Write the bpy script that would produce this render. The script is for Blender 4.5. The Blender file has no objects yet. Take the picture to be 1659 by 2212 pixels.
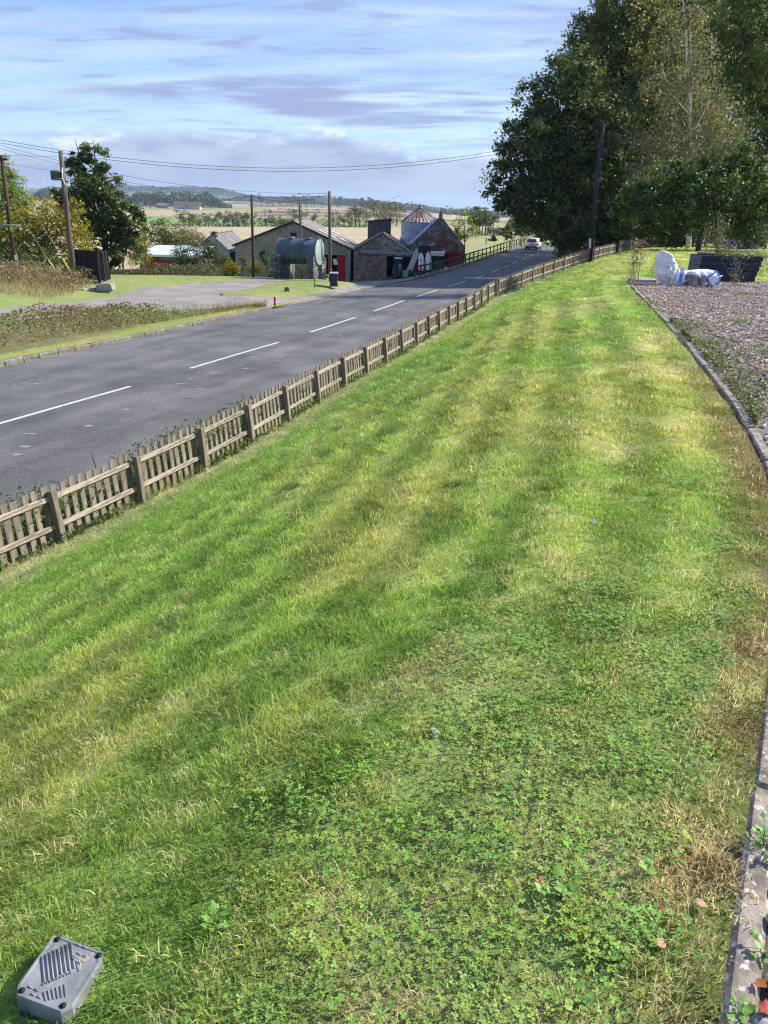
import bpy, bmesh, math, random
import numpy as np
from mathutils import Vector, Matrix, Euler

random.seed(7)
RNG = np.random.default_rng(7)
R = math.radians
SC = bpy.context.scene
COL = SC.collection

# ------------------------------------------------------------------ camera
# world frame: camera at the origin, +Y ahead, +X to its right, z up (plateau at about -1.6)
F, CX, CY, HOR, ROLL = 1640.0, 829.5, 1106.0, 445.0, R(1.44)
PIT = math.atan((CY - HOR) / F)
cam_d = bpy.data.cameras.new('camera')
cam = bpy.data.objects.new('camera', cam_d)
COL.objects.link(cam)
SC.camera = cam
cam_d.sensor_fit = 'HORIZONTAL'
cam_d.sensor_width = 36.0
cam_d.lens = F / 1659.0 * 36.0
cam_d.clip_start = 0.05
cam_d.clip_end = 30000
cr, sr, cp, sp = math.cos(ROLL), math.sin(ROLL), math.cos(PIT), math.sin(PIT)
cam.matrix_world = Matrix(((cr, -sr, 0, 0), (sr*sp, cr*sp, -cp, 0), (sr*cp, cr*cp, sp, 0), (0, 0, 0, 1)))

# ------------------------------------------------------------------ light
SUN_AZ, SUN_EL = 72.0, 37.0        # azimuth clockwise from +Y (camera heading)
sdir = Vector((math.sin(R(SUN_AZ))*math.cos(R(SUN_EL)), math.cos(R(SUN_AZ))*math.cos(R(SUN_EL)), math.sin(R(SUN_EL))))
sun_d = bpy.data.lights.new('sun', 'SUN')
sun_d.energy = 4.9
sun_d.angle = R(0.8)
sun_d.color = (1.0, 0.94, 0.84)
sun = bpy.data.objects.new('sun', sun_d)
COL.objects.link(sun)
sun.rotation_euler = sdir.to_track_quat('Z', 'Y').to_euler()

W = bpy.data.worlds.new('World')
SC.world = W
W.use_nodes = True
wt = W.node_tree
wt.nodes.clear()
def wn(t, **k):
    n = wt.nodes.new(t)
    for a, b in k.items():
        setattr(n, a, b)
    return n
def wl(a, b):
    wt.links.new(a, b)
def wmath(op, a, b=None, c=None, clamp=False):
    n = wn('ShaderNodeMath', operation=op, use_clamp=clamp)
    for i, v in enumerate((a, b, c)):
        if v is None:
            continue
        if hasattr(v, 'links'):
            wl(v, n.inputs[i])
        else:
            n.inputs[i].default_value = v
    return n.outputs[0]
def wmix(fac, a, b):
    n = wn('ShaderNodeMix', data_type='RGBA')
    for s, v in ((n.inputs[0], fac), (n.inputs[6], a), (n.inputs[7], b)):
        if hasattr(v, 'links'):
            wl(v, s)
        else:
            s.default_value = v if not isinstance(v, tuple) else (*v, 1)
    return n.outputs[2]
def wrange(v, a, b, c=0.0, d=1.0, smooth=True):
    n = wn('ShaderNodeMapRange', interpolation_type='SMOOTHSTEP' if smooth else 'LINEAR')
    wl(v, n.inputs[0])
    for i, x in enumerate((a, b, c, d)):
        n.inputs[i+1].default_value = x
    return n.outputs[0]
def wnoise(vec, scale, detail=6, rough=0.55, dist=0.0):
    n = wn('ShaderNodeTexNoise')
    wl(vec, n.inputs['Vector'])
    n.inputs['Scale'].default_value = scale
    n.inputs['Detail'].default_value = detail
    n.inputs['Roughness'].default_value = rough
    n.inputs['Distortion'].default_value = dist
    return n.outputs['Fac']
SKY_STRENGTH = 0.11
sky = wn('ShaderNodeTexSky')
sky.sky_type = 'NISHITA'
sky.sun_disc = False
sky.sun_elevation = R(SUN_EL)
sky.sun_rotation = R(SUN_AZ)
sky.air_density = 1.0
sky.dust_density = 0.6
sky.ozone_density = 1.6
tc = wn('ShaderNodeTexCoord')
sx = wn('ShaderNodeSeparateXYZ')
wl(tc.outputs['Generated'], sx.inputs[0])
zc = wmath('MAXIMUM', sx.outputs[2], 0.0)
# flat cloud deck: project the view direction on a plane overhead
den = wmath('ADD', zc, 0.075)
def plane(ax, ay, ox=0.0, oy=0.0, rot=0.0):
    c, s = math.cos(R(rot)), math.sin(R(rot))
    px_ = wmath('DIVIDE', sx.outputs[0], den)
    py_ = wmath('DIVIDE', sx.outputs[1], den)
    a = wmath('ADD', wmath('MULTIPLY', px_, c*ax), wmath('MULTIPLY_ADD', py_, -s*ax, ox))
    b = wmath('ADD', wmath('MULTIPLY', px_, s*ay), wmath('MULTIPLY_ADD', py_, c*ay, oy))
    cb = wn('ShaderNodeCombineXYZ')
    wl(a, cb.inputs[0]); wl(b, cb.inputs[1])
    return cb.outputs[0]
K = 0.92 / SKY_STRENGTH
def skc(r, g, b):
    return (r*K, g*K, b*K)
base = wmix(0.72, sky.outputs[0], wmix(wrange(zc, 0.02, 0.24), skc(0.37, 0.55, 0.80), skc(0.165, 0.285, 0.63)))
# high thin streaks
st = wnoise(plane(0.28, 0.95, 3.1, 1.7, 8), 0.9, 8, 0.62, 0.6)
st2 = wnoise(plane(0.9, 1.4, 7.1, 0.3, 14), 1.7, 8, 0.6, 0.3)
stf = wmath('MULTIPLY', wrange(st, 0.43, 0.68), wrange(zc, 0.02, 0.12, 0.35, 1.0))
stf = wmath('MULTIPLY', stf, wrange(st2, 0.25, 0.7, 0.45, 1.0))
c1 = wmix(wmath('MULTIPLY', stf, 0.60), base, skc(0.62, 0.71, 0.84))
# mauve grey broken patches
pn = wnoise(plane(0.55, 1.15, 12.3, 4.4, 10), 1.25, 8, 0.58, 0.2)
pn2 = wnoise(plane(0.2, 0.35, 2.3, 9.4, 5), 1.0, 3, 0.5)
pf = wmath('MULTIPLY', wrange(pn, 0.46, 0.62), wrange(pn2, 0.38, 0.58))
pf = wmath('MAXIMUM', pf, wmath('MULTIPLY', wrange(wnoise(plane(1.3, 2.6, 5.3, 21.4, 12), 1.15, 8, 0.6, 0.3), 0.52, 0.66), 0.8))
pf = wmath('MULTIPLY', pf, wrange(zc, 0.03, 0.10))
c2 = wmix(wmath('MULTIPLY', pf, 0.85), c1, skc(0.215, 0.255, 0.42))
# low cloud bank with a ragged top and sunlit heads
az = wmath('ARCTAN2', sx.outputs[0], sx.outputs[1])
def bankvec(kx, kz, ox):
    cb = wn('ShaderNodeCombineXYZ')
    # the direction itself, so that the bank closes all the way round
    wl(wmath('MULTIPLY_ADD', sx.outputs[0], kx, ox), cb.inputs[0])
    wl(wmath('MULTIPLY', sx.outputs[1], kx), cb.inputs[1])
    wl(wmath('MULTIPLY', sx.outputs[2], kz), cb.inputs[2])
    return cb.outputs[0]
bn = wnoise(bankvec(3.2, 6.0, 0.7), 1.6, 5, 0.5)
bd = wnoise(bankvec(1.0, 2.6, 4.0), 16.0, 7, 0.6)
top = wmath('ADD', wmath('MULTIPLY', bn, 0.105), wmath('MULTIPLY_ADD', bd, 0.044, -0.008))
hgt = wmath('SUBTRACT', top, zc)
bank = wrange(hgt, -0.010, 0.016)
bdl = wnoise(bankvec(1.0, 3.4, 9.0), 9.0, 7, 0.6)
bcol = wmix(wrange(bdl, 0.36, 0.66), skc(0.22, 0.275, 0.42), skc(0.36, 0.42, 0.55))
lit = wmath('MULTIPLY', wrange(hgt, 0.016, 0.001), wrange(bd, 0.47, 0.58))
bcol = wmix(wmath('MULTIPLY', lit, 0.8), bcol, skc(0.88, 0.88, 0.90))
bcol = wmix(wrange(zc, 0.045, 0.0), bcol, skc(0.30, 0.37, 0.50))
c3 = wmix(wmath('MULTIPLY', bank, 0.93), c2, bcol)
bg = wn('ShaderNodeBackground')
bg.inputs[1].default_value = SKY_STRENGTH
wl(c3, bg.inputs[0])
wo = wn('ShaderNodeOutputWorld')
wl(bg.outputs[0], wo.inputs[0])

SC.view_settings.view_transform = 'Standard'
SC.view_settings.look = 'None'
SC.view_settings.gamma = 1.0
SC.view_settings.exposure = 0.78
SC.view_settings.use_curve_mapping = False
SC.render.engine = 'CYCLES'
SC.cycles.use_denoising = True
SC.cycles.denoising_prefilter = 'ACCURATE'
SC.cycles.filter_width = 1.2
SC.cycles.max_bounces = 6
SC.cycles.diffuse_bounces = 3
SC.cycles.transparent_max_bounces = 8
SC.cycles.volume_bounces = 0

# ------------------------------------------------------------------ helpers
def ray(x, y):
    a, b = x - CX, CY - y
    u, v = (a*cr - b*sr)/F, (a*sr + b*cr)/F
    return np.array([u, cp + v*sp, v*cp - sp])
def at(x, y, Y):
    """the point Y metres ahead that the photograph shows at (x, y)"""
    r = ray(x, y)
    return r * (Y / r[1])
def mpp(Y):
    return Y / 1768.0       # metres per photograph pixel at that distance

class MB:
    def __init__(s):
        s.v, s.f, s.m, s.sm = [], [], [], []
    def add(s, vs, fs, m=0, smooth=False):
        o = len(s.v)
        s.v.extend([tuple(map(float, p)) for p in vs])
        for f in fs:
            s.f.append([i+o for i in f]); s.m.append(m); s.sm.append(smooth)
    def box(s, c, d, m=0, rot=None, ch=0.0, jit=0.0):
        hx, hy, hz = d[0]/2, d[1]/2, d[2]/2
        if ch > 0:
            ch = min(ch, hx*.8, hy*.8, hz*.8)
            vs, fs = [], []
            bm = bmesh.new()
            bmesh.ops.create_cube(bm, size=1)
            for v in bm.verts:
                v.co = Vector((v.co.x*d[0], v.co.y*d[1], v.co.z*d[2]))
            bmesh.ops.bevel(bm, geom=bm.edges[:], offset=ch, segments=1, affect='EDGES')
            bm.verts.index_update()
            vs = [v.co.copy() for v in bm.verts]
            fs = [[v.index for v in f.verts] for f in bm.faces]
            bm.free()
        else:
            vs = [Vector((x*hx, y*hy, z*hz)) for z in (-1, 1) for y in (-1, 1) for x in (-1, 1)]
            fs = [(0, 2, 3, 1), (4, 5, 7, 6), (0, 1, 5, 4), (2, 6, 7, 3), (0, 4, 6, 2), (1, 3, 7, 5)]
        if jit:
            vs = [v + Vector((random.uniform(-jit, jit), random.uniform(-jit, jit), random.uniform(-jit, jit))) for v in vs]
        if rot is not None:
            M_ = rot if isinstance(rot, Matrix) else Euler(rot).to_matrix()
            vs = [M_ @ v for v in vs]
        c = Vector(c)
        s.add([v + c for v in vs], fs, m)
        return s
    def tube(s, pts, rad, n=8, m=0, cap=True, smooth=True):
        pts = [Vector(p) for p in pts]
        if not isinstance(rad, (list, tuple)):
            rad = [rad]*len(pts)
        rings, ref = [], None
        for i, p in enumerate(pts):
            t = (pts[min(i+1, len(pts)-1)] - pts[max(i-1, 0)])
            t = t.normalized() if t.length > 1e-9 else Vector((0, 0, 1))
            if ref is None:
                ref = t.orthogonal().normalized()
            else:
                ref = (ref - t*ref.dot(t)).normalized()
            b = t.cross(ref)
            rings.append([p + (ref*math.cos(2*math.pi*k/n) + b*math.sin(2*math.pi*k/n))*rad[i] for k in range(n)])
        vs = [v for r in rings for v in r]
        fs = [(i*n+k, i*n+(k+1) % n, (i+1)*n+(k+1) % n, (i+1)*n+k) for i in range(len(pts)-1) for k in range(n)]
        if cap:
            fs.append(tuple(reversed(range(n))))
            fs.append(tuple((len(pts)-1)*n+k for k in range(n)))
        s.add(vs, fs, m, smooth)
        return s
    def lathe(s, prof, c=(0, 0, 0), n=24, m=0, smooth=True, cap=True):
        vs = [(c[0]+r*math.cos(2*math.pi*k/n), c[1]+r*math.sin(2*math.pi*k/n), c[2]+z) for r, z in prof for k in range(n)]
        fs = [(i*n+k, i*n+(k+1) % n, (i+1)*n+(k+1) % n, (i+1)*n+k) for i in range(len(prof)-1) for k in range(n)]
        if cap:
            fs.append(tuple(reversed(range(n))))
            fs.append(tuple((len(prof)-1)*n+k for k in range(n)))
        s.add(vs, fs, m, smooth)
        return s
    def prism(s, poly, axis, a, b, m=0):
        """poly: 2D points; axis 'y' puts them in xz and extrudes from y=a to y=b"""
        n = len(poly)
        def P(p, t):
            return (p[0], t, p[1]) if axis == 'y' else ((t, p[0], p[1]) if axis == 'x' else (p[0], p[1], t))
        vs = [P(p, a) for p in poly] + [P(p, b) for p in poly]
        fs = [tuple(range(n)), tuple(reversed(range(n, 2*n)))] + [(i, i+n, (i+1) % n+n, (i+1) % n) for i in range(n)]
        s.add(vs, fs, m)
        return s
    def mesh(s, name, mats, loc=(0, 0, 0)):
        me = bpy.data.meshes.new(name)
        l = Vector(loc)
        me.from_pydata([Vector(v) - l for v in s.v], [], s.f)
        for m in (mats if isinstance(mats, (list, tuple)) else [mats]):
            me.materials.append(m)
        me.polygons.foreach_set('material_index', s.m)
        me.polygons.foreach_set('use_smooth', s.sm)
        bm = bmesh.new(); bm.from_mesh(me)
        bmesh.ops.recalc_face_normals(bm, faces=bm.faces[:])
        bm.to_mesh(me); bm.free()
        me.update()
        return me
    def build(s, name, mats, parent=None, label=None):
        """vertices are in world coordinates; the object sits at its parent's place, or at the base of its points"""
        if parent is not None:
            loc = wloc(parent)
        else:
            a = np.array(s.v)
            loc = ((a[:, 0].min()+a[:, 0].max())/2, (a[:, 1].min()+a[:, 1].max())/2, a[:, 2].min())
        o = bpy.data.objects.new(name, s.mesh(name, mats, loc))
        COL.objects.link(o)
        if parent is not None:
            o.parent = parent
        else:
            o.location = loc
        if label:
            o['label'] = label
        return o
def wloc(o):
    l = Vector((0, 0, 0))
    while o is not None:
        l = l + o.location
        o = o.parent
    return l
def tag(o, label, cat, group=None, kind=None):
    if label: o['label'] = label
    if cat: o['category'] = cat
    if group: o['group'] = group
    if kind: o['kind'] = kind
    return o
def thing(name, label, cat, loc, group=None):
    o = bpy.data.objects.new(name, None)
    o.empty_display_size = 0.2
    COL.objects.link(o)
    o.location = loc
    return tag(o, label, cat, group)
def inst(name, me, parent, loc, rot=(0, 0, 0), scl=(1, 1, 1)):
    """a child that shares mesh data; loc in the parent's frame"""
    o = bpy.data.objects.new(name, me)
    COL.objects.link(o)
    o.parent = parent
    o.location = loc
    o.rotation_euler = rot
    o.scale = scl
    return o

# value noise for numpy
_perm = np.random.default_rng(3).random((256, 256))
def vnoise(x, y):
    x, y = np.asarray(x, float), np.asarray(y, float)
    xi, yi = np.floor(x).astype(int), np.floor(y).astype(int)
    fx, fy = x-xi, y-yi
    fx, fy = fx*fx*(3-2*fx), fy*fy*(3-2*fy)
    g = lambda a, b: _perm[a % 256, b % 256]
    return (g(xi, yi)*(1-fx)+g(xi+1, yi)*fx)*(1-fy) + (g(xi, yi+1)*(1-fx)+g(xi+1, yi+1)*fx)*fy
def fbm(x, y, o=4):
    s, a, t = 0, 1, 0
    for i in range(o):
        s = s + a*vnoise(np.asarray(x)*2**i+17.3*i, np.asarray(y)*2**i+9.1*i); t += a; a *= .5
    return s/t
def sst(x, a, b):
    t = np.clip((np.asarray(x, float)-a)/(b-a), 0, 1)
    return t*t*(3-2*t)

# ------------------------------------------------------------------ materials
def nodes(m):
    m.use_nodes = True
    return m.node_tree, m.node_tree.nodes['Principled BSDF']
MATS = {}
def mat(name, c1, c2=None, scale=4.0, rough=0.8, metal=0.0, bump=0.0, bscale=40.0, detail=6, stretch=(1, 1, 1), rnd=0.0,
        c3=None, c3scale=1.5, c3lo=0.52, c3hi=0.62, spec=0.3, lo=0.35, hi=0.65, obj=False, bdist=0.01):
    m = bpy.data.materials.new(name)
    nt, b = nodes(m)
    N, L = nt.nodes, nt.links
    b.inputs['Roughness'].default_value = rough
    b.inputs['Metallic'].default_value = metal
    b.inputs['Specular IOR Level'].default_value = spec
    if obj:
        t = N.new('ShaderNodeTexCoord'); co = t.outputs['Object']
    else:
        t = N.new('ShaderNodeNewGeometry'); co = t.outputs['Position']
    mp = N.new('ShaderNodeMapping'); mp.inputs['Scale'].default_value = stretch
    L.new(co, mp.inputs[0])
    def noise(sc, d=detail):
        n = N.new('ShaderNodeTexNoise'); L.new(mp.outputs[0], n.inputs[0])
        n.inputs['Scale'].default_value = sc; n.inputs['Detail'].default_value = d
        n.inputs['Roughness'].default_value = 0.6
        return n.outputs[0]
    def rng(v, a, c):
        r = N.new('ShaderNodeMapRange'); r.interpolation_type = 'SMOOTHSTEP'
        L.new(v, r.inputs[0]); r.inputs[1].default_value = a; r.inputs[2].default_value = c
        return r.outputs[0]
    def mix(f, a, c):
        x = N.new('ShaderNodeMix'); x.data_type = 'RGBA'
        L.new(f, x.inputs[0])
        for s, v in ((x.inputs[6], a), (x.inputs[7], c)):
            if isinstance(v, tuple): s.default_value = (*v, 1)
            else: L.new(v, s)
        return x.outputs[2]
    c = None
    if c2 is not None:
        c = mix(rng(noise(scale), lo, hi), c1, c2)
    if c3 is not None:
        c = mix(rng(noise(c3scale), c3lo, c3hi), c if c is not None else c1, c3)
    if rnd:
        oi = N.new('ShaderNodeObjectInfo')
        h = N.new('ShaderNodeHueSaturation')
        r = N.new('ShaderNodeMapRange'); L.new(oi.outputs['Random'], r.inputs[0])
        r.inputs[3].default_value = 1-rnd; r.inputs[4].default_value = 1+rnd
        L.new(r.outputs[0], h.inputs['Value'])
        if c is None: h.inputs['Color'].default_value = (*c1, 1)
        else: L.new(c, h.inputs['Color'])
        c = h.outputs[0]
    if c is None: b.inputs['Base Color'].default_value = (*c1, 1)
    else: L.new(c, b.inputs['Base Color'])
    if bump:
        bp = N.new('ShaderNodeBump'); bp.inputs['Strength'].default_value = bump; bp.inputs['Distance'].default_value = bdist
        L.new(noise(bscale, 4), bp.inputs['Height']); L.new(bp.outputs[0], b.inputs['Normal'])
    MATS[name] = m
    return m
def leafmat(name, c1, c2, c3=None, trans=0.35, rough=0.5, inst_col=False, sat=1.0):
    """leaf material: colour follows the per-leaf attribute 'tint' (0..1); light passes through the blade"""
    m = bpy.data.materials.new(name)
    nt, b = nodes(m)
    N, L = nt.nodes, nt.links
    at_ = N.new('ShaderNodeAttribute'); at_.attribute_name = 'tint'
    rp = N.new('ShaderNodeValToRGB')
    rp.color_ramp.elements[0].color = (*c1, 1)
    rp.color_ramp.elements[1].color = (*(c3 or c2), 1)
    if c3:
        e = rp.color_ramp.elements.new(0.6); e.color = (*c2, 1)
    L.new(at_.outputs['Fac'], rp.inputs[0])
    col = rp.outputs[0]
    if inst_col:
        ai = N.new('ShaderNodeAttribute'); ai.attribute_type = 'INSTANCER'; ai.attribute_name = 'col'
        mx = N.new('ShaderNodeMix'); mx.data_type = 'RGBA'; mx.blend_type = 'MULTIPLY'; mx.inputs[0].default_value = 1
        L.new(col, mx.inputs[6]); L.new(ai.outputs['Color'], mx.inputs[7])
        col = mx.outputs[2]
    L.new(col, b.inputs['Base Color'])
    b.inputs['Roughness'].default_value = rough
    b.inputs['Specular IOR Level'].default_value = 0.25
    tr = N.new('ShaderNodeBsdfTranslucent')
    hs = N.new('ShaderNodeHueSaturation'); hs.inputs['Value'].default_value = 1.5; hs.inputs['Saturation'].default_value = 1.1
    L.new(col, hs.inputs['Color']); L.new(hs.outputs[0], tr.inputs['Color'])
    ms = N.new('ShaderNodeMixShader'); ms.inputs[0].default_value = trans
    L.new(b.outputs[0], ms.inputs[1]); L.new(tr.outputs[0], ms.inputs[2])
    L.new(ms.outputs[0], N['Material Output'].inputs[0])
    MATS[name] = m
    return m
# ------------------------------------------------------------------ the lie of the land (h = metres below the camera)
def cur(pts):
    xs, ys = np.array([p[0] for p in pts], float), np.array([p[1] for p in pts], float)
    def f(x):
        x = np.asarray(x, float)
        lo = ys[0] + (x-xs[0])*(ys[1]-ys[0])/(xs[1]-xs[0])
        hi = ys[-1] + (x-xs[-1])*(ys[-1]-ys[-2])/(xs[-1]-xs[-2])
        d = 1.0
        m = (np.interp(x-d, xs, ys)+2*np.interp(x, xs, ys)+np.interp(x+d, xs, ys))/4
        return np.where(x < xs[0]+d, np.where(x < xs[0], lo, np.interp(x, xs, ys)), np.where(x > xs[-1]-d, np.where(x > xs[-1], hi, np.interp(x, xs, ys)), m))
    return f
road_x = cur([(-10, -21), (0, -17), (10, -12.7), (23, -7.35), (31.8, -4.45), (42.1, -1.7), (53.2, 1.15), (63.5, 4.0), (75, 7.1), (89.3, 11.4), (103, 16.1), (112, 19.7), (122, 23.4), (128, 25.4), (150, 34), (200, 58)])
_rh = cur([(-10, 5.3), (10, 5.2), (23, 5.2), (30, 5.32), (40, 5.6), (50, 5.85), (60, 6.1), (70, 6.38), (80, 6.66), (90, 6.72), (100, 6.5), (110, 6.1), (120, 5.68), (128, 5.6), (150, 5.7), (200, 7.0)])
road_h = lambda Y: (_rh(np.asarray(Y)-3)+_rh(np.asarray(Y)-1)+_rh(np.asarray(Y)+1)+_rh(np.asarray(Y)+3))/4
_lo = cur([(-10, 6.2), (45, 6.2), (62, 5.9), (80, 5.25), (120, 4.9), (200, 4.9)])
edge_l = lambda Y: road_x(Y) - _lo(Y)
_ro = cur([(-10, 5.2), (40, 5.4), (47, 5.3), (58, 4.2), (200, 4.0)])
edge_r = lambda Y: road_x(Y) + _ro(Y)
fence_x = cur([(-8, -14.0), (0, -10.1), (11.06, -5.01), (12.8, -4.22), (14.4, -3.5), (16.1, -2.88), (17.8, -2.33), (21.2, -1.2), (24.6, -.09), (28, .98), (31.5, 2.0), (35, 3.05), (38.3, 4.1), (41.8, 5.16), (44, 5.95), (50, 9.2), (58, 14.0), (64.5, 17.0), (71, 20.5), (82, 29.5), (100, 45.0)])
fence_h = cur([(-8, 5.12), (11, 5.08), (16, 4.90), (21, 4.8), (28, 4.76), (38, 4.8), (44, 4.62), (50, 4.2), (58, 3.62), (71, 3.42), (82, 3.02), (100, 3.0)])
kerb_x = cur([(-8, -.9), (0, .15), (1.11, .76), (1.51, .965), (1.95, 1.2), (2.3, 1.40), (3.3, 1.99), (4.0, 2.30), (4.67, 2.54), (6.36, 3.03), (9.25, 3.71), (13.2, 4.55), (19.17, 5.75), (30, 9.6), (45, 14.6), (60, 20.5), (72, 27), (82, 37), (100, 54)])
plat_h = cur([(-8, 1.55), (0, 1.6), (20, 1.6), (30, 1.75), (50, 2.1), (70, 2.7), (85, 3.0), (100, 3.0)])

def lawn_h(X, Y):
    X, Y = np.asarray(X, float), np.asarray(Y, float)
    xf, xk = fence_x(Y), kerb_x(Y)
    t = np.clip((X-xf)/(xk-xf), 0, 1)
    s = -1.1*t**3+1.25*t*t+.85*t
    h = fence_h(Y) + (plat_h(Y)-fence_h(Y))*s
    h = h - (fbm(X*.9, Y*.9, 3)-.5)*.10*sst(t, 0, .15)*(1-sst(t, .9, 1.0))
    return h

# ground left of the road: a smooth surface through measured points
def rp(x, y, Y):
    p = at(x, y, Y)
    return (p[0], p[1], -p[2])
_cp = [rp(217, 612, 50), rp(157, 594, 57), rp(33, 592, 57), rp(0, 655, 38), rp(0, 690, 34), rp(240, 640, 46), rp(120, 640, 44),
       rp(480, 640, 47), rp(560, 645, 47), rp(760, 614, 62), rp(722, 620, 59), rp(691, 606, 64), rp(600, 601, 65), rp(546, 598, 68), rp(350, 594, 69), rp(250, 597, 63),
       rp(400, 620, 55), rp(836, 608, 100), rp(757, 609, 98), rp(700, 609, 93), rp(855, 610, 104), rp(800, 611, 85), rp(850, 610.5, 88), rp(850, 610, 79), rp(820, 612, 72), rp(640, 604, 72),
       (-60, 105, 9.6), (-32, 95, 8.9), (-20, 88, 8.2), (-45, 80, 7.2), (-80, 62, 5.5), (-45, 30, 5.0), (-30, 20, 5.0), (-25, 5, 5.0), (-90, 30, 5.2), (-120, 80, 7.6),
       (-20, 120, 10.4), (-60, 135, 11.8), (5, 118, 9.4), (2, 106, 9.3), (9.5, 112, 8.6), (-110, 135, 12), (20, 150, 7.4), (12, 150, 8.0), (0, 150, 9.5), (12, 130, 8.2)]
for y_ in (-5, 8, 20, 32, 45, 55, 65, 80, 92, 104, 116, 130, 148):
    _cp.append((float(edge_l(y_))-.3, y_, float(road_h(y_))-.02))
    if y_ < 40 or y_ > 80:
        _cp.append((float(edge_l(y_))-2.2, y_, float(road_h(y_))-.12 if y_ < 40 else float(road_h(y_))+.5))
_cp = np.array(_cp)
def _tpsK(a, b):
    d2 = (a[:, None, 0]-b[None, :, 0])**2 + (a[:, None, 1]-b[None, :, 1])**2
    return 0.5*d2*np.log(d2+1e-9)
_n = len(_cp)
_A = np.zeros((_n+3, _n+3)); _b = np.zeros(_n+3)
_P = _cp[:, :2]/50.0
_A[:_n, :_n] = _tpsK(_P, _P) + np.eye(_n)*2e-3
_A[:_n, _n] = 1; _A[:_n, _n+1:] = _P; _A[_n, :_n] = 1; _A[_n+1:, :_n] = _P.T
_b[:_n] = _cp[:, 2]
_w = np.linalg.solve(_A, _b)
def left_h(X, Y):
    X, Y = np.broadcast_arrays(np.asarray(X, float), np.asarray(Y, float))
    q = np.stack([X.ravel(), Y.ravel()], 1)/50.0
    o = np.empty(len(q))
    for i in range(0, len(q), 20000):
        k = q[i:i+20000]
        o[i:i+20000] = _tpsK(k, _P) @ _w[:_n] + _w[_n] + k @ _w[_n+1:]
    h = o.reshape(X.shape)
    d = edge_l(Y) - X
    k = sst(d, 0.0, 2.0)
    return (road_h(Y)-.06)*(1-k) + h*k

def gnd(X, Y):
    """z of the ground anywhere near"""
    X, Y = np.asarray(X, float), np.asarray(Y, float)
    el, er, xf = edge_l(Y), edge_r(Y), fence_x(Y)
    t = np.clip((X-er)/np.maximum(xf-er, .1), 0, 1)
    v = road_h(Y)+(fence_h(Y)-road_h(Y))*sst(t, 0.05, 0.9)
    return -np.where(X < el, left_h(X, Y), np.where(X < er, road_h(Y), np.where(X < xf, v, lawn_h(X, Y))))
def gz(X, Y):
    return float(gnd(X, Y))
def hit(x, y, y0=20.0, y1=112.0):
    """where the photograph's pixel meets the ground"""
    r = ray(x, y)
    Y = np.arange(y0, y1, .2)
    d = r[2]/r[1]*Y - gnd(r[0]/r[1]*Y, Y)
    i = np.nonzero(d < 0)[0]
    i = i[0] if len(i) else int(np.argmin(d))
    return (float(r[0]/r[1]*Y[i]), float(Y[i]))

def grid_obj(name, X, Y, Z, mats, kind='structure', colr=None, smooth=True, midx=None):
    n, m = X.shape
    v = np.stack([X, Y, Z], -1).reshape(-1, 3)
    i = np.arange(n*m).reshape(n, m)
    f = np.stack([i[:-1, :-1], i[:-1, 1:], i[1:, 1:], i[1:, :-1]], -1).reshape(-1, 4)
    me = bpy.data.meshes.new(name)
    me.vertices.add(len(v)); me.vertices.foreach_set('co', v.ravel())
    me.loops.add(f.size); me.loops.foreach_set('vertex_index', f.ravel())
    me.polygons.add(len(f)); me.polygons.foreach_set('loop_start', np.arange(len(f))*4)
    me.polygons.foreach_set('use_smooth', np.full(len(f), smooth))
    for q in (mats if isinstance(mats, list) else [mats]):
        me.materials.append(q)
    if midx is not None:
        me.polygons.foreach_set('material_index', midx.ravel())
    if colr is not None:
        a = me.attributes.new('gcol', 'FLOAT_COLOR', 'POINT')
        a.data.foreach_set('color', np.concatenate([colr.reshape(-1, 3), np.ones((len(v), 1))], 1).ravel())
    me.update(); me.validate()
    if me.polygons[0].normal.z < 0:
        me.flip_normals()
    o = bpy.data.objects.new(name, me)
    COL.objects.link(o)
    if kind: o['kind'] = kind
    return o

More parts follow.
